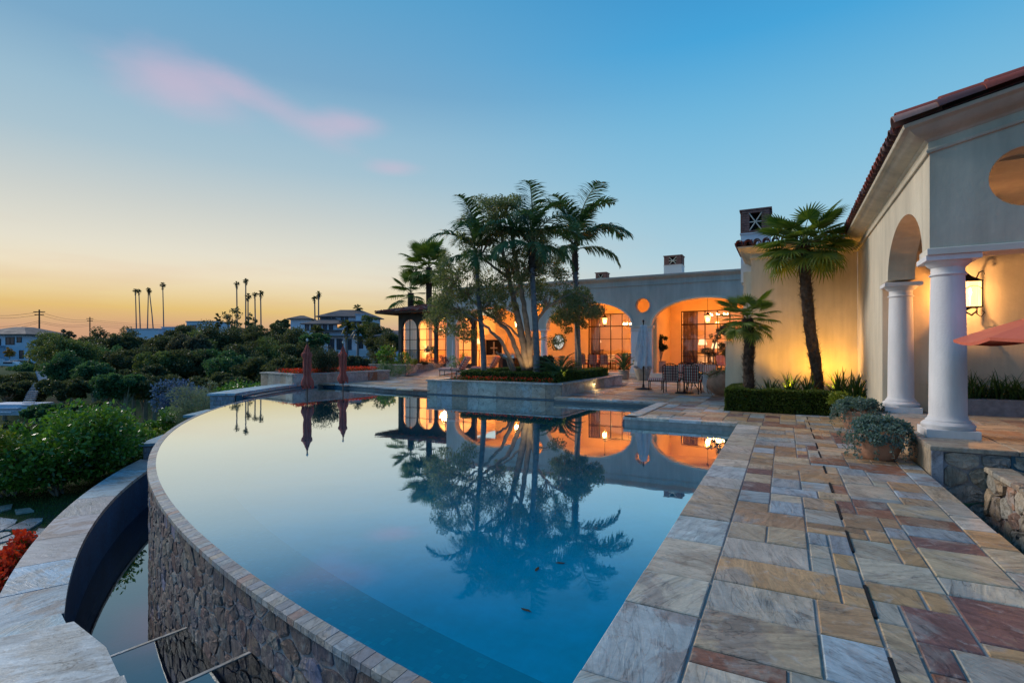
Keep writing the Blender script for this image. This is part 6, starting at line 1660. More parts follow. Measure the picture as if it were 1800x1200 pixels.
# fixed mirror on the arch back wall
q = PY(982, 601, IY - .06); o = thing('round_mirror', 'oval mirror in a dark frame on the yellow wall left of the arch windows', 'mirror', tuple(q))
mb = MB(); vs = []; n = 32
for k in range(n):
    a = 2 * math.pi * k / n
    for s_, yy in ((1, -.03), (1.12, -.03), (1.12, .03), (1, .03)): vs.append((.40 * s_ * math.cos(a), yy, .48 * s_ * math.sin(a)))
mb.add(vs, [(k * 4 + j, ((k + 1) % n) * 4 + j, ((k + 1) % n) * 4 + (j + 1) % 4, k * 4 + (j + 1) % 4) for k in range(n) for j in range(4)]); mb.build('frame', M_wood, o)
m_, t_, o_ = mat('mirror_glass'); t_.l.new(t_.node('ShaderNodeBsdfGlossy', Color=(.9, .88, .85), Roughness=.03).outputs[0], o_.inputs[0])
mb = MB(); mb.add([(.405 * math.cos(2 * math.pi * k / n), -.005, .485 * math.sin(2 * math.pi * k / n)) for k in range(n)], [tuple(range(n))]); mb.build('glass', m_, o)
q = PY(1000, 630, IY - .3); side_table('pale console table below the oval mirror', (q.x - .6, IY - .35, FZ), .85, 1.6, M_trim)
q = PY(770, 625, 34.5)
for px, Y, lb in ((742, 33.2, 'orange armchair seen through the second arched window of the garden room'), (770, 33.6, 'armchair seen through the third arched window of the garden room'), (800, 33.0, 'armchair by the right end of the garden room')):
    q = PY(px, 625, Y); o = thing('armchair', lb, 'chair', (q.x, Y, FZ + .01), random.uniform(-.5, .5))
    mb = MB(); mb.bev((-.4, -.4, .15), (.4, .35, .45), .04); mb.build('seat', M_terra, o); mb = MB(); mb.bev((-.4, .351, .1), (.4, .5, .95), .04); mb.build('backrest', M_terra, o)
    for sx in (-1, 1): mb = MB(); mb.bev((sx * .47 - .07, -.4, .1), (sx * .47 + .07, .5, .62), .03); mb.build('armrest', M_terra, o)
q = PY(757, 610, 32.5); o = bush('dark potted tree inside the garden room behind the second arched window', (q.x, 32.5, FZ + .9), (.38, .38, .42), 900, .12, .06, M_lf_oak, k=8, name='potted_tree')
mb = MB(); mb.lathe([(.02, -.9), (.2, -.9), (.25, -.5), (.02, -.5)], n=14); mb.build('pot', M_aged, o); mb = MB(); mb.tube([(0, 0, -.6), (0, 0, .4)], .025, 6); mb.build('trunk', M_bark, o)
# sofa and bed in the far rooms
for px, Y, lb in ((1070, 36.5, 'pale sofa in the room behind the dining chairs'), (1226, 37.5, 'pale sofa in the room behind the rightmost arch')):
    q = PY(px, 625, Y); o = thing('sofa', lb, 'sofa', (q.x, Y, FZ + .01)); mb = MB(); mb.bev((-1, -.4, .1), (1, .35, .48), .05); mb.build('seat', M_canvas_wh, o); mb = MB(); mb.bev((-1, .351, .1), (1, .55, .95), .05); mb.build('backrest', M_canvas_wh, o)
# ---------------------------------------------------------------- wall lantern and orange umbrella at the right
wl_ = PY(1697, 518, 12.55)
WLY = 12.55
o = thing('wall_lantern', 'lit iron wall lantern with two candle bulbs on a scrolled bracket in the loggia', 'lantern', (wl_.x, WLY, wl_.z))
s = 907 / 10.0
hw_, hh_ = .20, .24
mb = MB()
for sx in (-1, 1):
    for sy in (-1, 1): mb.tube([(sx * hw_, sy * hw_ * .8, -hh_), (sx * hw_, sy * hw_ * .8, hh_)], .010, 4)
for z in (-hh_, hh_): mb.box((0, 0, z), (2 * hw_ + .03, 1.6 * hw_ + .03, .02))
for sy in (-1, 1):
    mb.tube([(-hw_ + .4 * hw_ * (1 - math.cos(a)) , sy * hw_ * .8, .06 + .09 * math.sin(a)) for a in np.linspace(0, math.pi, 9)][:9], .006, 4)
    mb.tube([(hw_ - .6 * hw_ * (1 - math.cos(a)), sy * hw_ * .8, .06 + .09 * math.sin(a)) for a in np.linspace(0, math.pi, 9)][:9], .006, 4)
mb.build('frame', M_iron, o)
mb = MB(); mb.lathe([(.01, hh_ + .2), (.03, hh_ + .17), (.10, hh_ + .10), (.26, hh_ + .012), (.01, hh_ + .011)], n=4, M=Matrix.Rotation(R(45), 3, 'Z')); mb.build('roof', M_iron, o)
mb = MB(); mb.lathe([(.01, -hh_ - .12), (.03, -hh_ - .1), (.015, -hh_ - .06), (.10, -hh_ - .012), (.01, -hh_ - .011)], n=8)
# scrolled bracket back to the wall
mb.tube([(0, 0, -hh_ - .08), (.12, .12, -hh_ - .14), (.24, .30, -hh_ - .05), (.27, .42, 0), (.27, .5, .12), (.27, .62, .2)], .014, 6)
mb.tube([(.27, .42, -hh_ - .1), (.27, .42, hh_ + .12), (.30, .40, hh_ + .22), (.36, .40, hh_ + .23), (.38, .42, hh_ + .16)], .014, 6)
mb.tube([(.27, .42, -hh_ - .1), (.33, .40, -hh_ - .16), (.38, .40, -hh_ - .08), (.34, .40, -hh_ - .03)], .011, 6)
mb.box((.27, .63, .1), (.12, .03, .5)); mb.build('bracket', M_iron, o)
mb = MB()
for sx in (-.07, .07): mb.lathe([(.004, -.02), (.020, .02), (.024, .05), (.004, .13)], (sx, 0, 0), 10)
mb.build('bulb', M_bulb, o)
mb = MB()
for sx in (-.07, .07): mb.lathe([(.014, -hh_ + .02), (.014, -.02)], (sx, 0, 0), 8)
mb.build('candle', M_colst, o)
mb = MB(); mb.bbox((-hw_ + .01, -hw_ * .8 - .002, -hh_ + .01), (hw_ - .01, -hw_ * .8 + .002, hh_ - .01)); mb.bbox((-hw_ - .002, -hw_ * .8 + .01, -hh_ + .01), (-hw_ + .002, hw_ * .8 - .01, hh_ - .01)); mb.build('glass', glass_l, o)
l = bpy.data.lights.new('lantern_light', 'POINT'); l.energy = 95; l.color = (1, .48, .16); l.shadow_soft_size = .045
lo = bpy.data.objects.new('lantern_light', l); COL.objects.link(lo); lo.parent = o; lo.location = (0, 0, .05)
# cantilever umbrella over the spa
ctr = Vector((3.62, 7.75, 0)); v0 = PT(1675, 597, 6.62); dx = Vector((v0.x - ctr.x, v0.y - ctr.y)); RR = dx.length; a0 = math.atan2(dx.y, dx.x); ze_ = v0.z
o = thing('open_umbrella', 'open orange-red canvas umbrella on a curved mast beyond the column', 'umbrella', (ctr.x, ctr.y, 0))
mb = MB(); vs = []; n = 8; m = 6
for i in range(m + 1):
    f = i / m
    for k in range(n * 4):
        a = a0 + 2 * math.pi * k / (n * 4); ph = (k % 4) / 4 * 2 * math.pi / n; sc_ = math.cos(math.pi / n) / math.cos((ph - math.pi / n)) if True else 1
        r_ = RR * f * sc_; sag = .04 * math.sin(math.pi * (k % 4) / 4) * f
        vs.append((r_ * math.cos(a), r_ * math.sin(a), ze_ + .62 * (1 - f) ** .9 - sag * 1.2 + (0)))
N = n * 4
mb.add(vs, [(i * N + k, i * N + (k + 1) % N, (i + 1) * N + (k + 1) % N, (i + 1) * N + k) for i in range(m) for k in range(N)])
mb.add([(v[0], v[1], v[2]) for v in vs[-N:]] + [(v[0] * .995, v[1] * .995, v[2] - .035) for v in vs[-N:]], [(k, (k + 1) % N, N + (k + 1) % N, N + k) for k in range(N)])
mb.build('canopy', M_canvas_or, o, smooth=True)
for k in range(8):
    a = a0 + 2 * math.pi * k / 8; mb = MB(); mb.tube([(0, 0, ze_ + .58), (RR * .98 * math.cos(a), RR * .98 * math.sin(a), ze_ - .01)], .009, 5); mb.build('rib', M_wood, o)
mp = PT(1733, 640, 10.55); mt = PT(1728, 600, 10.4)
L_ = lambda p: Vector((p.x - ctr.x, p.y - ctr.y, p.z))
mb = MB(); mb.tube([L_(mp) - Vector((0, 0, .98)), L_(mp), L_(PT(1730, 622, 10.5)), L_(mt), L_(mt) + Vector((.02, -.25, .05)), Vector((.0, .9, ze_ + .22)), Vector((0, 0, ze_ + .50))], [.03, .028, .024, .026, .026, .024, .02], 8)
mb.tube([L_(mp) - Vector((0, 0, .3)), L_(PT(1729, 628, 10.5)), L_(PT(1732, 612, 10.5)), L_(PT(1727, 600, 10.4))], .014, 6); mb.build('mast', M_wood, o, smooth=True)
# ---------------------------------------------------------------- left edge: corner bed with round shrub
B2 = thing('corner_planter', 'low stone corner planter at the far left of the pool with red flowers', 'planter')
pg = [(-19.55, 15.95), (-19.30, 17.62), (-18.9, 21.6), (-22.3, 21.6), (-22.6, 16.6)]
mb = MB(); ins = [(x + (-.02 if x > -20 else .02), y) for x, y in pg]; mb.prism(ccw([(p[0] * .999 - .03, p[1]) for p in pg]), -1.2, .40); mb.build('core', M_mortar, B2)
def face_panels(parent, a, b, z0, z1, pal, L0=.5, L1=.9):
    a, b = Vector(a), Vector(b); d = (b - a).normalized(); n_ = Vector((d.y, -d.x)); tot = (b - a).length; s = 0
    while s < tot - .02:
        L = random.uniform(L0, L1); L = L if tot - s - L > .3 else tot - s
        p, q = a + d * (s + .004), a + d * (s + L - .004); mb = MB(); mb.cur = tone(pal)
        mb.prism(ccw([(p.x, p.y), (q.x, q.y), (q.x + n_.x * .03, q.y + n_.y * .03), (p.x + n_.x * .03, p.y + n_.y * .03)]), z0, z1); mb.build('cladding_panel', M_clad, parent); s += L
P2P = [((.46, .38, .33), 3), ((.50, .44, .38), 3), ((.40, .31, .23), 2)]
face_panels(B2, pg[0], pg[1], -.8, .44, P2P); face_panels(B2, pg[1], pg[2], -.05, .44, P2P + [((.28, .12, .05), 1)]); face_panels(B2, pg[4], pg[0], -1.2, .44, P2P)
cx_, cy_ = -20.9, 18.9
for i in range(5):
    a, b = Vector(pg[i]), Vector(pg[(i + 1) % 5]); ce = Vector((cx_, cy_)); mb = MB(); mb.cur = tone([((.44, .42, .38), 2), ((.38, .36, .32), 1)])
    oa, ob = a + (a - ce).normalized() * .08, b + (b - ce).normalized() * .08; ia, ib = a + (ce - a).normalized() * .35, b + (ce - b).normalized() * .35
    mb.prism(ccw([(oa.x, oa.y), (ob.x, ob.y), (ib.x, ib.y), (ia.x, ia.y)]), .44, .50); mb.build('cap_slab', M_stone, B2)
q = PT(572, 640, 25.0); bush('big rounded green shrub between the two closed red parasols', (q.x, q.y, .35), (.92, .92, .72), 9000, .075, .03, M_lf_oak, k=40, rr=(.28, .4), name='round_shrub')
flowers('bright red geraniums filling the corner planter round the big shrub', [(-19.75, y, .55) for y in np.arange(16.3, 21.4, .14)] + [(-20.2, y, .56) for y in np.arange(16.6, 21.2, .2)] + [(x, 16.9, .55) for x in np.arange(-21.5, -19.8, .2)], (.22, .16, .13), 3200, L=.06, gl=1800)
# raised bed and ramp beside the garden room
rb_ = thing('raised_bed', 'low stone retaining wall with planting in front of the garden room', 'planter')
mb = MB(); mb.bbox((-24.3, 25.9, -.8), (-21.35, 30.0, .60)); mb.bbox((-21.35, 27.0, -.3), (-21.2, 28.0, .3)); mb.build('core', M_mortar, rb_)
face_panels(rb_, (-21.32, 25.87), (-21.32, 30.0), -.2, .60, P2P); face_panels(rb_, (-24.3, 25.87), (-21.33, 25.87), -.3, .60, P2P)
for (a, b) in (((-24.36, 25.80), (-21.26, 26.1)), ((-21.6, 26.11), (-21.26, 30.0))): mb = MB(); mb.cur = tone(P2P); mb.bev((a[0], a[1], .60), (b[0], b[1], .66), .01); mb.build('cap_slab', M_stone, rb_)
mb = MB(); mb.bbox((-24.2, 26.15, .5), (-21.65, 29.9, .62)); mb.build('soil', pbr('bed_soil', (.04, .03, .02), .95, bump=1, bscale=20), rb_)
rp = MB(); rp.add([(-21.25, 25.9, .003), (-18.9, 25.9, .003), (-18.9, 30.2, .30), (-21.25, 30.2, .45)], [(0, 1, 2, 3)]); rp.add([(-18.9, 25.9, .003), (-18.9, 30.2, -.05), (-18.9, 30.2, .30)], [(0, 1, 2)]); rpo = rp.build('ramp', M_grout, None); tag(rpo, None, None, None, 'structure')
for px, t_, r_, mm, lb in ((728, 33.5, (.55, .4, .2), M_lf_yel, 'low yellow-green plant under the left garden room windows'), (775, 34.2, (.62, .45, .30), M_lf_purple, 'low purple shrub under the garden room windows'), (806, 31.5, (.55, .5, .62), M_lf_lemon, 'rounded green bush at the foot of the white column by the garden room'), (745, 34, (.4, .4, .14), M_lf_oak, 'small dark plant between the yellow and purple shrubs')):
    q = PT(px, 630, t_); bush(lb, (q.x, q.y, .60 if px < 800 else .3), r_, 900, .07, .035, mm, k=9)
for px, t_, r_, lb in ((676, 29.5, (.75, .6, .42), 'blue-green spreading shrub at the left end of the low retaining wall'), (700, 31.2, (.85, .7, .40), 'blue-green shrub in front of the retaining wall corner'), (659, 28.5, (.5, .5, .32), 'small grey-green shrub behind the corner planter')):
    q = PT(px, 655, t_); bush(lb, (q.x, q.y, 0), r_, 1700, .06, .03, M_lf_far3 if px != 659 else M_lf_euc, k=12)
for px, t_, h_, lb in ((690, 36, 1.5, 'broad-leaved bright shrub left of the garden room corner'), (678, 40, 2.2, 'taller dark shrub beyond the iron fence')):
    q = PT(px, 640, t_); bush(lb, (q.x, q.y, -.6), (1.1, 1.1, h_ * .8), 2400, .2, .09, M_lf_lemon if px == 690 else M_lf_far, k=14)
# iron fence
fe = thing('iron_fence', 'black iron picket fence between the corner planter and the garden room', 'fence')
fa, fb = PT(617, 660, 29.5), PT(690, 660, 33.5); fa.z = fb.z = 0; d = (fb - fa); L = d.length; d.normalize(); z0, z1 = -.15, 1.18
n = int(L / .12)
for i in range(n + 1):
    p = fa + d * (i * L / n); mb = MB(); w_ = .008 if i % 10 else .025; mb.tube([(p.x, p.y, z0), (p.x, p.y, z1 + (.05 if i % 10 == 0 else 0))], w_, 4); mb.build('picket' if i % 10 else 'post', M_iron, fe)
mb = MB(); mb.tube([(fa.x, fa.y, z1), (fb.x, fb.y, z1)], .015, 5); mb.tube([(fa.x, fa.y, z0 + .12), (fb.x, fb.y, z0 + .12)], .012, 5); mb.build('rail', M_iron, fe)
fc = PT(690, 660, 33.5); fd_ = PT(712, 655, 32.6)
# ---------------------------------------------------------------- garden strip at the lower left
def gz(x, y): return ground_z(x, y)
STG = 'stepping stones set in the grass'
step_px = [((0, 934), (26, 921), (30, 914), (0, 910)), ((8, 931), (52, 930), (74, 916), (75, 911), (50, 912)), ((0, 946), (20, 938), (14, 935), (0, 937)), ((0, 954), (30, 947), (50, 934), (28, 938), (0, 949)), ((55, 943), (70, 943), (84, 930), (68, 929)), ((0, 970), (28, 966), (62, 950), (58, 945), (24, 950), (0, 958)), ((0, 985), (24, 982), (32, 972), (0, 976)), ((0, 900), (20, 893), (22, 886), (0, 890)), ((28, 903), (60, 898), (52, 893), (26, 896))]
for i, poly_ in enumerate(step_px):
    w3 = []
    for (x, y_) in poly_:
        p = P(x, y_, -1.93); w3.append((p.x, p.y))
    mb = MB(); mb.cur = tone([((.40, .42, .42), 3), ((.44, .40, .33), 2)]); mb.prism(ccw(w3), -2.05, -1.915); o = mb.build('stepping_stone', M_stone, None, fix=True)
    lbs = ['tan stepping stone at the top left of the grass path', 'widest pale blue stepping stone near the citrus bush', 'small stepping stone cut by the photo edge above the long tan one', 'long narrow tan stepping stone', 'grey stepping stone nearest the basin coping', 'large pale stepping stone beside the red flowers', 'stepping stone just left of the red flowers', 'farthest stepping stone half hidden by the citrus bush', 'narrow stepping stone in the shade of the citrus bush']
    tag(o, lbs[i], 'stepping stone', STG)
g = []
rng = np.random.default_rng(5); ng = 26000
a_ = np.radians(rng.uniform(-168, -112, ng)); rr_ = 23.8 + 7 * rng.random(ng) ** 1.5
gx = C.x + rr_ * np.cos(a_); gy = C.y + rr_ * np.sin(a_)
zz = np.array([ground_z(x, y) for x, y in zip(gx, gy)])
base = np.stack([gx, gy, zz - .01], 1); th_ = rng.uniform(0, 6.28, ng); s_ = np.stack([np.cos(th_), np.sin(th_), np.zeros(ng)], 1) * .011; tip = base + np.stack([rng.normal(size=ng) * .03, rng.normal(size=ng) * .03, rng.uniform(.03, .085, ng)], 1)
foliage('grass', np.stack([base - s_, base + s_, tip], 1), M_grass, None, kind='stuff'); bpy.data.objects['grass']['label'] = 'short green grass between the stepping stones'; bpy.data.objects['grass']['category'] = 'grass'
fl = []
for (x_, y_) in [(66, 950), (58, 956), (50, 962), (56, 966), (44, 968), (36, 976), (42, 980), (28, 986), (32, 994), (20, 998), (12, 1008), (22, 1010), (6, 1020), (14, 1024), (0, 1034), (6, 1044), (-8, 1030), (-14, 1046), (-20, 1060), (4, 1000), (-4, 1012), (14, 990), (26, 972), (40, 958), (-30, 1050), (-24, 1075)]:
    for k in range(2):
        p = P(x_ + random.uniform(-5, 3), y_ + random.uniform(-5, 5), -1.50); d_ = Vector((p.x - C.x, p.y - C.y)); rr__ = max(d_.length, 23.86); d_.normalize(); fl.append((C.x + d_.x * rr__, C.y + d_.y * rr__, -1.52 + random.uniform(-.1, .1)))
flowers('mass of red geraniums growing along the outside of the basin coping', fl, (.14, .14, .13), 3600, L=.055, gl=2600)
CB_G = 'citrus bushes along the outside of the basin wall'
def citrus(label, px, ytop, t_, rx, n_, mm=None, k=40, L=.12, ry=None):
    """bush whose top is seen at ytop; its middle is pushed out until it clears the basin wall"""
    q = PT(px, 700, t_); z = ground_z(q.x, q.y); top = EYE + (616 - ytop) * t_ / 907; h = (top - z) / 2.05
    return bush(label, (q.x, q.y, z), (rx, ry or rx, h), n_, L, L * .52, mm or M_lf_lemon, k=k, rr=(.26, .42), group=CB_G, name='citrus_bush')
citrus('tall glossy citrus bush at the left, nearest the basin coping', 105, 706, 12.6, 1.35, 15000, k=60)
citrus('citrus bush reaching over the left photo edge', 12, 752, 12.4, 1.15, 8000, k=34)
citrus('second tall citrus bush just right of the tallest one', 165, 706, 14.2, 1.0, 8000, k=40)
citrus('lower citrus bush with yellow fruit between the tall one and the first pier', 205, 750, 15.0, .95, 7000, k=40)
citrus('yellow-tinged citrus bush just behind the lowest pier cap', 240, 748, 17.5, 1.0, 6000, M_lf_yel, 34, .10)
citrus('citrus bush behind the middle pier cap', 300, 718, 21.0, 1.05, 6500, None, 34, .10)
citrus('bright yellow-green bush below the highest pier', 280, 752, 18.2, .7, 3600, M_lf_yel, 24, .10)
citrus('small citrus bush squeezed against the highest pier', 335, 706, 22.5, .9, 3600, None, 24, .10)
# yellow fruit/new leaves
q = PT(14, 760, 11.5); bush('yellow-tipped shrub at the left photo edge behind the citrus', (q.x, q.y, ground_z(q.x, q.y) + .9), (.5, .5, .5), 900, .1, .05, M_lf_yel, k=8)
q = PT(345, 700, 20.5); bush('pale sage-green feathery shrub standing left of the highest wall cap', (q.x, q.y, -1.9), (.8, .8, 1.25), 4200, .16, .018, M_lf_sage, k=22)
q = PT(372, 690, 21.5); bush('second pale feathery shrub leaning over the wall cap', (q.x, q.y, -1.9), (.8, .8, 1.2), 3600, .16, .018, M_lf_sage, k=20)
for px, t_, w_, lb in ((415, 24, 1.6, 'bright green low shrub above the curved wall cap, left part'), (450, 26, 1.7, 'bright green low shrub above the curved wall cap, right part')):
    q = PT(px, 680, t_); bush(lb, (q.x, q.y, -2.1), (w_, 1.0, 1.18), 5200, .11, .06, M_lf_lemon, k=30)
q = PT(312, 690, 27); bush('blue flowering shrub on the slope below the sage shrubs', (q.x, q.y, ground_z(q.x, q.y) + .5), (1.3, 1.1, 1.0), 4200, .12, .08, M_lf_blue, k=22)
dr = thing('dry_flower_stalks', 'thin reddish dry flower stalks left of the nearer red parasol', 'plant', PT(508, 678, 26)); 
mb = MB(); lc = []
for i in range(26):
    x = random.uniform(-.9, .5); y = random.uniform(-.4, .4); h_ = random.uniform(.3, .85); mb.tube([(x, y, -1.2), (x + .03, y, 0), (x + random.uniform(-.06, .06), y, h_ - .1)], .009, 4); lc += [(x, y, h_ - .15 * k) for k in range(3)]
mb.build('stems', M_lf_dry, dr); foliage('flowers', leaves(lc, np.tile([.035, .035, .06], (len(lc), 1)), 1100, .05, .03), leaf_mat('coral_aloe_flowers', (.30, .08, .05), (.5, .22, .14)), dr)

for i, (px, py, lb) in enumerate(((985, 990, 'fallen brown leaf floating in the pool, nearer the deck coping'), (944, 1001, 'fallen dark leaf floating in the pool, farther from the deck coping'), (925, 1073, 'thin fallen leaf floating nearest the camera'))):
    q = P(px, py, ZW); mb = MB(); n = 8; L = .045
    for k in range(n): pass
    mb.add([(-L, 0, .004), (-L * .3, -.014, .006), (L * .5, -.012, .004), (L, 0, .008), (L * .5, .012, .005), (-L * .3, .014, .007)], [(0, 1, 2, 3, 4, 5)])
    o = mb.build('floating_leaf', M_hcore, None, loc=(q.x, q.y, ZW + .001)); o.rotation_euler = (0, 0, i * 1.3 + .4); tag(o, lb, 'leaf', 'leaves floating on the pool')
# ================================================================== THE FAR SIDE OF THE VALLEY
def gpos(px, t_, dz=0.0):
    q = PT(px, 616, t_); return Vector((q.x, q.y, ground_z(q.x, q.y) + dz))
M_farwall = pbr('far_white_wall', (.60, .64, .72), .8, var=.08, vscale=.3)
M_farroof = pbr('far_brown_roof', (.16, .12, .11), .8, var=.3, vscale=.6)
M_farglass = pbr('far_dark_glazing', (.03, .04, .06), .2, spec=.6)
M_farlit = emit('far_lit_window', (1.0, .52, .22), .9)
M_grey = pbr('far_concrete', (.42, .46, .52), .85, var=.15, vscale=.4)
def house_volumes(label, px, t_, base_py, vols, wins, cat='house', name='far_house', rot=0.0, roofm=None):
    """vols: (x0,x1,z0,z1,depth,roof) in metres seen from the pool side; wins: (x,z,w,h,lit,face_depth)"""
    q = PT(px, base_py, t_); o = thing(name, label, cat, q, YAW + rot)
    for (x0, x1, z0, z1, y0, y1, rf) in vols:
        mb = MB(); mb.bbox((x0, y0, z0), (x1, y1, z1)); mb.build('wall', M_farwall, o)
        if rf == 'hip':
            e = .9; h = min(2.0, (x1 - x0) * .12 + .4); mb = MB(); xm = (x0 + x1) / 2; k = min((x1 - x0) / 2, (y1 - y0) / 2) * .8
            mb.add([(x0 - e, y0 - e, z1), (x1 + e, y0 - e, z1), (x1 + e, y1 + e, z1), (x0 - e, y1 + e, z1), (x0 - e + k + e, y0 + k, z1 + h), (x1 + e - k - e, y0 + k, z1 + h), (x1 - k, y1 - k, z1 + h), (x0 + k, y1 - k, z1 + h)],
                   [(0, 1, 5, 4), (1, 2, 6, 5), (2, 3, 7, 6), (3, 0, 4, 7), (4, 5, 6, 7), (3, 2, 1, 0)])
            mb.bbox((x0 - e, y0 - e, z1 - .22), (x1 + e, y1 + e, z1 - .002)); mb.build('roof', roofm or M_farroof, o)
        elif rf == 'flat':
            mb = MB(); mb.bbox((x0 - .2, y0 - .2, z1), (x1 + .2, y1 + .2, z1 + .35)); mb.build('roof', M_grey, o)
        elif rf == 'slab':
            mb = MB(); mb.bbox((x0 - 1.0, y0 - 1.2, z1), (x1 + 1.0, y1 + .5, z1 + .3)); mb.build('roof', roofm or M_farroof, o)
    for (x, z, w_, h_, lit, fy) in wins:
        mb = MB(); f = .09
        mb.bbox((x - w_ / 2 - f, fy - .10, z - f), (x - w_ / 2, fy - .01, z + h_ + f)); mb.bbox((x + w_ / 2, fy - .10, z - f), (x + w_ / 2 + f, fy - .01, z + h_ + f)); mb.bbox((x - w_ / 2, fy - .10, z - f), (x + w_ / 2, fy - .01, z)); mb.bbox((x - w_ / 2, fy - .10, z + h_), (x + w_ / 2, fy - .01, z + h_ + f))
        if w_ > 1.2: mb.bbox((x - .04, fy - .09, z), (x + .04, fy - .02, z + h_))
        wn = mb.build('window', M_iron, o); mb = MB(); mb.bbox((x - w_ / 2, fy - .05, z), (x + w_ / 2, fy - .012, z + h_)); mb.build('pane', M_farlit if lit else M_farglass, wn)
    return o
S1 = 130 / 907   # metres per pixel at 130 m
def W_(*a): return a
# central modern house on the ridge (x in pixels from 605, z in pixels above 650)
def pxv(x0, x1, yb, yt, y0, y1, rf, cx=610, by=655, s=S1): return ((x0 - cx) * s, (x1 - cx) * s, (by - yb) * s, (by - yt) * s, y0, y1, rf)
def pxw(x, yb, yt, w_, lit, fy, cx=610, by=655, s=S1): return ((x - cx) * s, (by - yb) * s, w_ * s, (yb - yt) * s, lit, fy)
vols = [pxv(547, 640, 660, 553, 6, 16, 'hip'), pxv(530, 603, 660, 568, 2, 14, 'hip'), pxv(603, 638, 660, 566, 1, 12, 'slab'), pxv(560, 612, 672, 583, -4, 3, 'slab'), pxv(617, 633, 672, 552, 4, 8, 'flat'), pxv(590, 640, 672, 593, -6, 1.5, 'slab'), pxv(636, 672, 672, 597, -5, 6, 'hip')]
wins = [pxw(x, 561, 553.5, 5, False, 6) for x in (550, 557, 564, 572)] + [pxw(x, 561, 554, 4, False, 6) for x in (588, 596)] + [pxw(x, 580, 569, 6, False, 2) for x in (534, 545, 556, 566, 577)] + \
       [pxw(x, 616, 597, 9, False, -6) for x in (597, 611, 626)] + [pxw(x, 600, 586, 6, x == 575, -4) for x in (565, 575, 585)] + [pxw(x, 612, 600, 6, False, -5) for x in (645, 657, 666)] + [pxw(592, 575, 566.5, 7, True, 1 + 1), pxw(x_ := 612, 575, 567, 4, False, 1)] + [pxw(x, 575, 567, 5, False, 1) for x in (620, 630)]
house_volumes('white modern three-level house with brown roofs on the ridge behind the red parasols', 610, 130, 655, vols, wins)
q = PT(615, 616, 118); o = thing('retaining_wall', 'long pale terrace wall below the white three-level house', 'wall', (q.x, q.y, PT(615, 617, 118).z), YAW)
mb = MB(); mb.bbox((-8, 0, -4), (12, .5, .25)); mb.build('wall', M_farwall, o)
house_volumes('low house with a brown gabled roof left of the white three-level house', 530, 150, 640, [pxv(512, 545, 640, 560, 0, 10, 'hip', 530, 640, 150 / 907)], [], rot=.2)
# white house at the left edge
s = 110 / 907
pv = lambda a, b, yb, yt, y0, y1, rf: pxv(a, b, yb, yt, y0, y1, rf, 10, 655, s); pw = lambda x, yb, yt, w_, lit, fy: pxw(x, yb, yt, w_, lit, fy, 10, 655, s)
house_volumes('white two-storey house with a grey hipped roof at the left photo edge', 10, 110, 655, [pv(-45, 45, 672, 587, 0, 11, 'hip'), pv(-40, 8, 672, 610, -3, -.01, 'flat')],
    [pw(18, 605, 593, 14, False, 0), pw(34, 601, 593, 7, False, 0), pw(-4, 606, 596, 10, False, 0), pw(38, 629, 616, 6, False, 0), pw(-14, 632, 620, 10, False, -3)])
q = PT(17, 634, 105.5); o = thing('small_tree', 'small amber-lit tree in front of the left white house', 'tree', tuple(q), YAW)
cs, ss = blobs((0, 0, 1.6), (.95, .8, 1.3), 16, (.3, .5)); foliage('crown', leaves(cs, ss, 1300, .22, .14), leaf_mat('amber_lit_leaves', (.20, .10, .02), (.50, .28, .05)), o)  # amber light on the crown is put into the leaf colour
mb = MB(); mb.tube([(0, 0, -.8), (0, 0, 1.2)], .09, 6); mb.build('trunk', M_bark, o)
# walls and parked cars in front of it
q = PT(35, 644, 104); o = thing('garden_wall', 'low white garden wall with pillars in front of the left white house', 'wall', tuple(q), YAW)
mb = MB(); mb.bbox((-4, 0, -.9), (4.3, .4, 1.0)); mb.build('wall', M_farwall, o)
for x in (-4, -1.6, 1.6, 4.2): mb = MB(); mb.bbox((x - .4, -.2, -.9), (x + .4, .6, 1.5)); mb.build('pillar', M_farwall, o)
def car(label, px, py, t_, m_, rz):
    q = PT(px, py, t_); o = thing('parked_car', label, 'car', tuple(q), rz, 'cars parked by the white house')
    mb = MB(); pr = [(-2.2, .3), (2.2, .3), (2.25, .75), (1.2, .92), (.6, 1.42), (-1.1, 1.45), (-1.8, .95), (-2.2, .85)]; mb.sheet(pr, [], lambda p, w_: Vector((p[0], w_, p[1])), -.85, .85); mb.build('body', m_, o, fix=True)
    for sx in (-1.4, 1.4): 
        for sy in (-.8, .8): mb = MB(); mb.tube([(sx, sy - .1, .33), (sx, sy + .1, .33)], .33, 10); mb.build('wheel', M_iron, o)
    mb = MB(); mb.bbox((-1.0, -.88, 1.0), (.5, .88, 1.35)); mb.build('window', M_farglass, o)
car('white car parked by the left white house', 22, 648, 100, M_white, YAW + .2); car('dark car parked just right of the white one', 36, 646, 102, M_iron, YAW + .1)
# low white buildings along the skyline
for px, w_, yt, t_, lb in ((250, 60, 579, 170, 'long low pale roof on the skyline below the tall thin palms'), (300, 34, 576, 172, 'small flat white building just right of the single tall palm'), (352, 52, 566, 165, 'white box-shaped building on the skyline right of the tall palms')):
    s = t_ / 907; house_volumes(lb, px, t_, 640, [(-w_ / 2 * s, w_ / 2 * s, 0, (640 - yt) * s, 0, 8, 'flat')], [(-w_ / 4 * s, (640 - yt) * s - 2.2, 2.0, 1.2, False, 0)] if px == 352 else [], cat='building', name='far_building', rot=-.1)
house_volumes('tan house corner peeping out left of the garden room', 684, 90, 640, [(-1.6, 3, 0, 5.0, 0, 6, 'hip')], [])
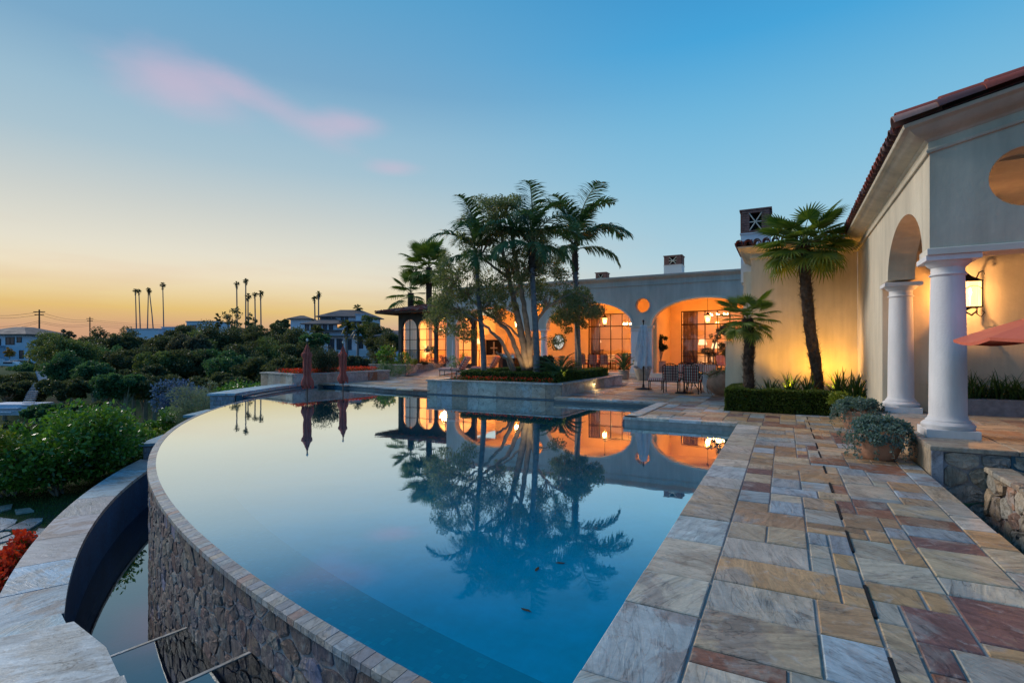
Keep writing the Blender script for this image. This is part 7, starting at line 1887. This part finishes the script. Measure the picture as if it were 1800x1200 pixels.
# stairs and white terrace down in the valley
q = PT(28, 716, 60); o = thing('white_terrace', 'white painted terrace and steps far down at the left edge of the valley', 'terrace', tuple(q), YAW)
mb = MB(); mb.bbox((-4, 0, -.9), (1.8, 3, .35)); mb.build('wall', M_farwall, o); mb = MB(); mb.bbox((-4, -.4, -.1), (.6, 0, -.02)); mb.bbox((-4, -.8, -.5), (.2, -.4, -.42)); mb.build('ledge', M_farwall, o)
o = thing('hillside_stairs', 'pale flight of garden stairs zigzagging up the slope on the left', 'stairs', (0, 0, 0))
pts_ = [(48, 712, 60), (58, 690, 64), (68, 674, 68), (78, 672, 69), (74, 662, 74), (70, 652, 80)]
for i in range(len(pts_) - 1):
    a, b = PT(*pts_[i]), PT(*pts_[i + 1]); k = max(4, int((b - a).length / .75))
    for j in range(k):
        p = a.lerp(b, j / k); mb = MB(); mb.box((p.x, p.y, p.z), (1.25, .26, .07), YAW); mb.build('step', M_grey, o)
# ---------------------------------------------------------------- trees in the valley and on the ridge
TREES = 'trees filling the valley beyond the pool'
def tree(label, px, ytop, ybot, t_, wpx, m_, n=4200, L=.42, k=52, name='valley_tree', sq=.8, trunk=True, group=TREES, rr=(.16, .44)):
    s = t_ / 907; g = gpos(px, t_); top = EYE + (616 - ytop) * s; bot = EYE + (616 - ybot) * s
    base_z = min(g.z, bot - .4); o = thing(name, label, 'tree', (g.x, g.y, base_z), 0, group)
    rz_ = (top - bot) / 2; cz = (top + bot) / 2 - base_z; rx_ = wpx / 2 * s
    rng = np.random.default_rng(int(px * 7 + ytop)); cs, ss = blobs((0, 0, cz), (rx_, rx_ * .9, rz_), k, rr, sq, rng, bottom=-.9)
    foliage('crown', leaves(cs, ss, n, L, L * .6, rng=rng, shell=.4), m_, o)
    if trunk:
        mb = MB(); mb.tube([(0, 0, -.3), (.1, 0, cz * .5), (0, 0, cz)], [.28, .22, .1], 7)
        for i in range(6): mb.tube([(0, 0, cz * (.35 + .08 * i)), tuple((cs[i] + [0, 0, cz * .5]) / 2), tuple(cs[i])], [.12, .07, .03], 5)
        mb.build('trunk', M_bark, o)
    return o
A_, B_, D_ = M_lf_far, M_lf_far2, M_lf_far3
T = [  # px, ytop, ybot, t, width px, material, label
    (88, 576, 640, 96, 70, B_, 'broad olive tree right behind the left white house'), (125, 585, 700, 62, 95, B_, 'tall feathery olive tree at the left, nearest the hillside stairs'), (108, 620, 720, 58, 60, D_, 'blue-green slender tree below the olive one at the left'),
    (172, 578, 650, 90, 70, A_, 'dark tree left of the two close thin palms'), (165, 632, 720, 56, 62, D_, 'pale slender valley tree in front of the dark grove'), (205, 585, 660, 84, 80, A_, 'dark spreading tree under the leftmost skyline palms'),
    (232, 575, 640, 98, 64, A_, 'flat-topped dark tree below the pair of thin palms'), (195, 660, 730, 50, 60, D_, 'shadowed tree low in the valley left of the lawn'), (255, 635, 715, 56, 90, A_, 'bushy dark green tree above the blue flowering shrub'),
    (262, 592, 650, 86, 84, A_, 'broad dark tree below the single tall palm'), (300, 583, 672, 74, 80, A_, 'grey-brown bare-looking tree in the middle of the grove'), (330, 577, 650, 88, 80, A_, 'dark tree below the long low pale roof'),
    (355, 578, 665, 72, 72, B_, 'olive tree with open crown and visible limbs'), (388, 574, 655, 80, 84, A_, 'dark tree left of the tall ridge palms'), (405, 620, 690, 58, 90, D_, 'green tree right above the sage shrubs'),
    (430, 572, 645, 84, 80, A_, 'dark tree at the foot of the tall ridge palms'), (468, 565, 650, 78, 90, A_, 'large dark dome-shaped tree in the centre of the valley'), (505, 572, 660, 74, 80, A_, 'dark tree left of the ridge house'),
    (455, 618, 690, 56, 90, A_, 'shaded tree below the big dome-shaped one'), (500, 622, 690, 54, 80, A_, 'shaded tree behind the dry flower stalks'), (540, 585, 650, 82, 60, B_, 'rounded tree overlapping the left side of the ridge house'),
    (552, 590, 640, 70, 66, D_, 'bright green tree between the two closed parasols'), (538, 628, 680, 50, 70, A_, 'dark tree behind the nearer parasol'), (600, 622, 670, 62, 90, A_, 'dark hedge-like tree behind the round shrub'), (640, 625, 665, 64, 90, A_, 'dark tree beyond the iron fence'),
    (668, 560, 640, 92, 60, A_, 'tall dark tree right of the ridge house'), (650, 555, 610, 112, 40, B_, 'grey-green tree on the ridge right of the house'), (688, 585, 650, 74, 46, A_, 'dark tree touching the garden room corner'), (40, 665, 705, 70, 90, A_, 'dark scrubby tree below the left white house'),
    (8, 672, 694, 66, 60, A_, 'dark scrub above the white terrace'), (25, 736, 790, 38, 110, A_, 'dark tree under the white terrace at the left edge'), (90, 700, 770, 44, 80, D_, 'shaded tree behind the tall citrus bush'), (150, 700, 760, 42, 90, A_, 'dark low tree behind the citrus bushes'),
    (572, 610, 660, 66, 60, A_, 'dark tree filling the gap behind the round shrub'), (6, 640, 665, 96, 30, A_, 'small dark tree at the left edge in front of the white house'), (395, 655, 700, 44, 90, A_, 'dark low tree right behind the wall cap'), (350, 665, 712, 46, 60, A_, 'shadowy low tree behind the sage shrubs')]
T += [(50, 640, 668, 92, 70, D_, 'low shrubs on the slope just below the left white house, left part'), (80, 642, 690, 84, 46, B_, 'olive shrub beside the top of the hillside stairs'), (28, 655, 690, 74, 70, A_, 'dark shrub mass above the white terrace'),
  (140, 600, 700, 70, 90, A_, 'broad green tree between the feathery olive tree and the grove'), (185, 600, 700, 68, 100, D_, 'wide green tree in the middle of the valley, left part'), (235, 600, 690, 66, 100, A_, 'wide shaded tree in front of the long low roof'),
  (282, 612, 690, 62, 90, B_, 'wide olive tree above the blue flowering shrub'), (330, 610, 690, 64, 90, A_, 'wide dark tree above the sage shrubs'), (372, 605, 680, 66, 90, D_, 'wide green tree above the bright low shrubs'), (430, 600, 690, 64, 100, A_, 'wide dark tree left of the nearer red parasol'),
  (485, 596, 680, 66, 90, B_, 'wide olive tree behind the dry flower stalks'), (525, 600, 680, 62, 70, A_, 'dark tree directly behind the nearer red parasol'), (220, 655, 722, 50, 80, D_, 'green tree low in the valley above the lawn, left part'), (270, 650, 700, 52, 80, A_, 'dark tree low in the valley behind the blue shrub'), (120, 668, 730, 50, 90, A_, 'dark tree low in the valley behind the tall citrus bush')]
T += [(118, 572, 650, 78, 36, M_lf_far4, 'tall narrow grey-brown tree rising left of the shorter power pole'), (150, 584, 640, 88, 44, A_, 'narrow dark tree under the shorter power pole'), (320, 588, 668, 70, 50, M_lf_far4, 'grey-brown open tree in the middle of the grove'),
  (345, 592, 670, 68, 40, M_lf_far4, 'second grey-brown open tree beside the olive one'), (416, 566, 640, 92, 40, M_lf_far4, 'brownish tree right below the tall double-headed palm'), (280, 580, 640, 94, 40, A_, 'narrow dark tree just right of the single tall palm'), (495, 560, 620, 90, 34, A_, 'pointed dark tree left of the ridge house roof')]
for i, (px, yt, yb, t_, w_, m_, lb) in enumerate(T):
    yt += random.uniform(-7, 9)
    if t_ < 92 and random.random() < .6 and yb - yt > 45: yb = yt + (yb - yt) * random.uniform(.50, .68)
    tree(lb, px, yt, yb, t_, w_, m_, n=12500 if w_ > 75 else 9000, L=.15 + t_ / 640, sq=random.choice((.6, .75, .95)))
q = gpos(0, 400)
# lacy half-bare trees standing above the ridge line
for px, yt, w_, lb in ((408, 530, 44, 'lacy open tree on the ridge round the tall double palm'), (440, 545, 30, 'lacy open tree on the ridge between the tall palms'), (383, 548, 14, 'small wispy tree on the ridge left of the lacy ones')):
    tree(lb, px, yt, 590, 104, w_, A_, n=520, L=.42, k=26, rr=(.18, .3), group=None)
def sky_palm(label, px, ytop, t_, lean=0.0, rpx=6, group='tall thin palms standing on the skyline'):
    s = t_ / 907; q = PT(px + lean, 592, t_); top = PT(px, ytop, t_) - q; zb_ = PT(px, 650, t_).z - q.z
    o = thing('skyline_palm', label, 'palm tree', tuple(q), 0, group)
    mb = MB(); m = Vector((top.x * .5, top.y * .5, top.z * .5)) + Vector((.12 * lean * s, 0, 0)); mb.tube([(0, 0, zb_), (0, 0, 0), m, top], [.30, .24, .19, .17], 6); mb.build('trunk', M_palmbark, o)
    r_ = rpx * s; V = []; rng = np.random.default_rng(int(px))
    for i in range(34):
        a = rng.uniform(0, 6.28); el = rng.uniform(-1.0, 1.3); D = np.array([math.cos(a) * math.cos(el), math.sin(a) * math.cos(el), math.sin(el)]); sd = np.cross(D, [0, 0, 1.0]); sd /= np.linalg.norm(sd) + 1e-6
        p = np.array(top); m1 = p + D * r_ * .6; tip = p + D * r_ + [0, 0, -.25 * r_]; V.append([p, m1 + sd * r_ * .16, tip, m1 - sd * r_ * .16])
    sk = leaves([tuple(top - Vector((0, 0, r_ * .9)))], [[r_ * .3, r_ * .3, r_ * .8]], 40, r_ * .5, r_ * .2, rng=rng)
    foliage('crown', np.concatenate([np.array(V), sk]), A_, o); return o
for px, yt, ln, rp_, lb in ((238, 510, 2, 5, 'left of the two close thin palms on the skyline'), (244, 511, 3, 5, 'right of the two close thin palms on the skyline'), (261, 508, -2, 5, 'leaning thin palm forming the left leg of the crossed pair'), (262.5, 511, 8, 5, 'leaning thin palm forming the right leg of the crossed pair'), (286, 500, 2, 6, 'single tall palm at the right end of the thin skyline palms'),
        (416, 498, 1, 6, 'tall double-headed palm rising out of the lacy trees'), (432, 493, 0, 6, 'tallest palm on the ridge right of the double-headed one'), (436, 520, 0, 7, 'shorter bushy palm under the tallest ridge palm'), (448, 517, 1, 6, 'left palm of the pair right of the tallest ridge palm'), (458, 515, 1, 7, 'right palm of the pair right of the tallest ridge palm'), (553, 524, 1, 6, 'shorter palm of the pair above the ridge house'), (560, 516, 0, 7, 'taller palm of the pair above the ridge house'), (629, 541, 1, 10, 'bushy palm on the right of the ridge house')):
    sky_palm(lb, px, yt, 190 if px < 300 else (150 if px < 500 else 140), ln, rp_)
for px, yt, t_, lb in ((610, 572, 118, 'feathery palm in front of the ridge house, left'), (629, 578, 112, 'feathery palm in front of the ridge house, right'), (555, 582, 108, 'feathery palm at the lower left of the ridge house')):
    sky_palm(lb, px, yt, t_, 0, 17, 'feathery palms in front of the ridge house')
# the two fan palms behind the garden room
def mid_palm(label, px, ytop, t_, sc, nl, ang=0):
    q = gpos(px, t_); q.z = -.3; top = PT(px, ytop, t_) - q; o = thing('fan_palm', label, 'palm tree', tuple(q))
    mb = MB(); mb.tube([(0, 0, 0), tuple(top * .5), tuple(top)], [.3, .24, .26], 10); mb.build('trunk', M_fibre, o)
    for i in range(nl):
        f = (i + .5) / nl; el = R(75) - R(120) * f; a = i * 2.39996 + ang
        inst('frond', fans[0 if f < .4 else (1 if f < .7 else 2)], o, Vector(top) + Vector((0, 0, .2 - .5 * f)), (random.uniform(-.2, .2), -el, a), sc * random.uniform(.85, 1.15))
    return o
mid_palm('large fan palm towering behind the garden room roof', 754, 470, 42, 2.3, 30)
mid_palm('smaller fan palm at the left behind the garden room roof', 722, 515, 42, 1.9, 14, .5)
# ---------------------------------------------------------------- power poles and wires
def pole(label, px, ytop, t_, arms):
    s = t_ / 907; q = PT(px, 600, t_); top = PT(px, ytop, t_).z - q.z; o = thing('power_pole', label, 'utility pole', tuple(q), YAW, 'power poles on the left skyline')
    mb = MB(); mb.tube([(0, 0, -6), (0, 0, top)], [.28, .18], 7); mb.build('post', M_wood, o)
    for z, w_ in arms: mb = MB(); mb.bbox((-w_ * s, -.1, top - z * s - .12), (w_ * s, .1, top - z * s + .12)); mb.build('crossarm', M_wood, o)
    return o
pole('taller wooden power pole with two crossarms at the far left', 69, 544, 150, ((4, 10), (9, 8))); pole('shorter wooden power pole with crossarms right of the taller one', 158, 557, 210, ((3, 6), (7, 5)))
for k, (ya, yb, yc, yd, lb) in enumerate(((549, 548, 562, 572, 'topmost power line from the left edge through both poles'), (553, 553, 565, 575, 'second power line sagging between the poles'), (572, 564, 569, 577, 'third power line running below the crossarms'), (580, 567, 572, 581, 'lowest power line rising to the taller pole from the left edge'))):
    o = thing('power_line', lb, 'power line', (0, 0, 0), 0, None); mb = MB(); pts_ = []
    P3 = [(-60, ya, 140), (69, yb, 150), (158, yc, 210), (360, yd, 300)]
    for i in range(3):
        a, b = PT(*P3[i]), PT(*P3[i + 1])
        for j in range(7): f = j / 7; pts_.append(a.lerp(b, f) - Vector((0, 0, 1.0 * math.sin(math.pi * f))))
    pts_.append(PT(*P3[3])); mb.tube(pts_, .045, 3); mb.build('wire', M_iron, o)
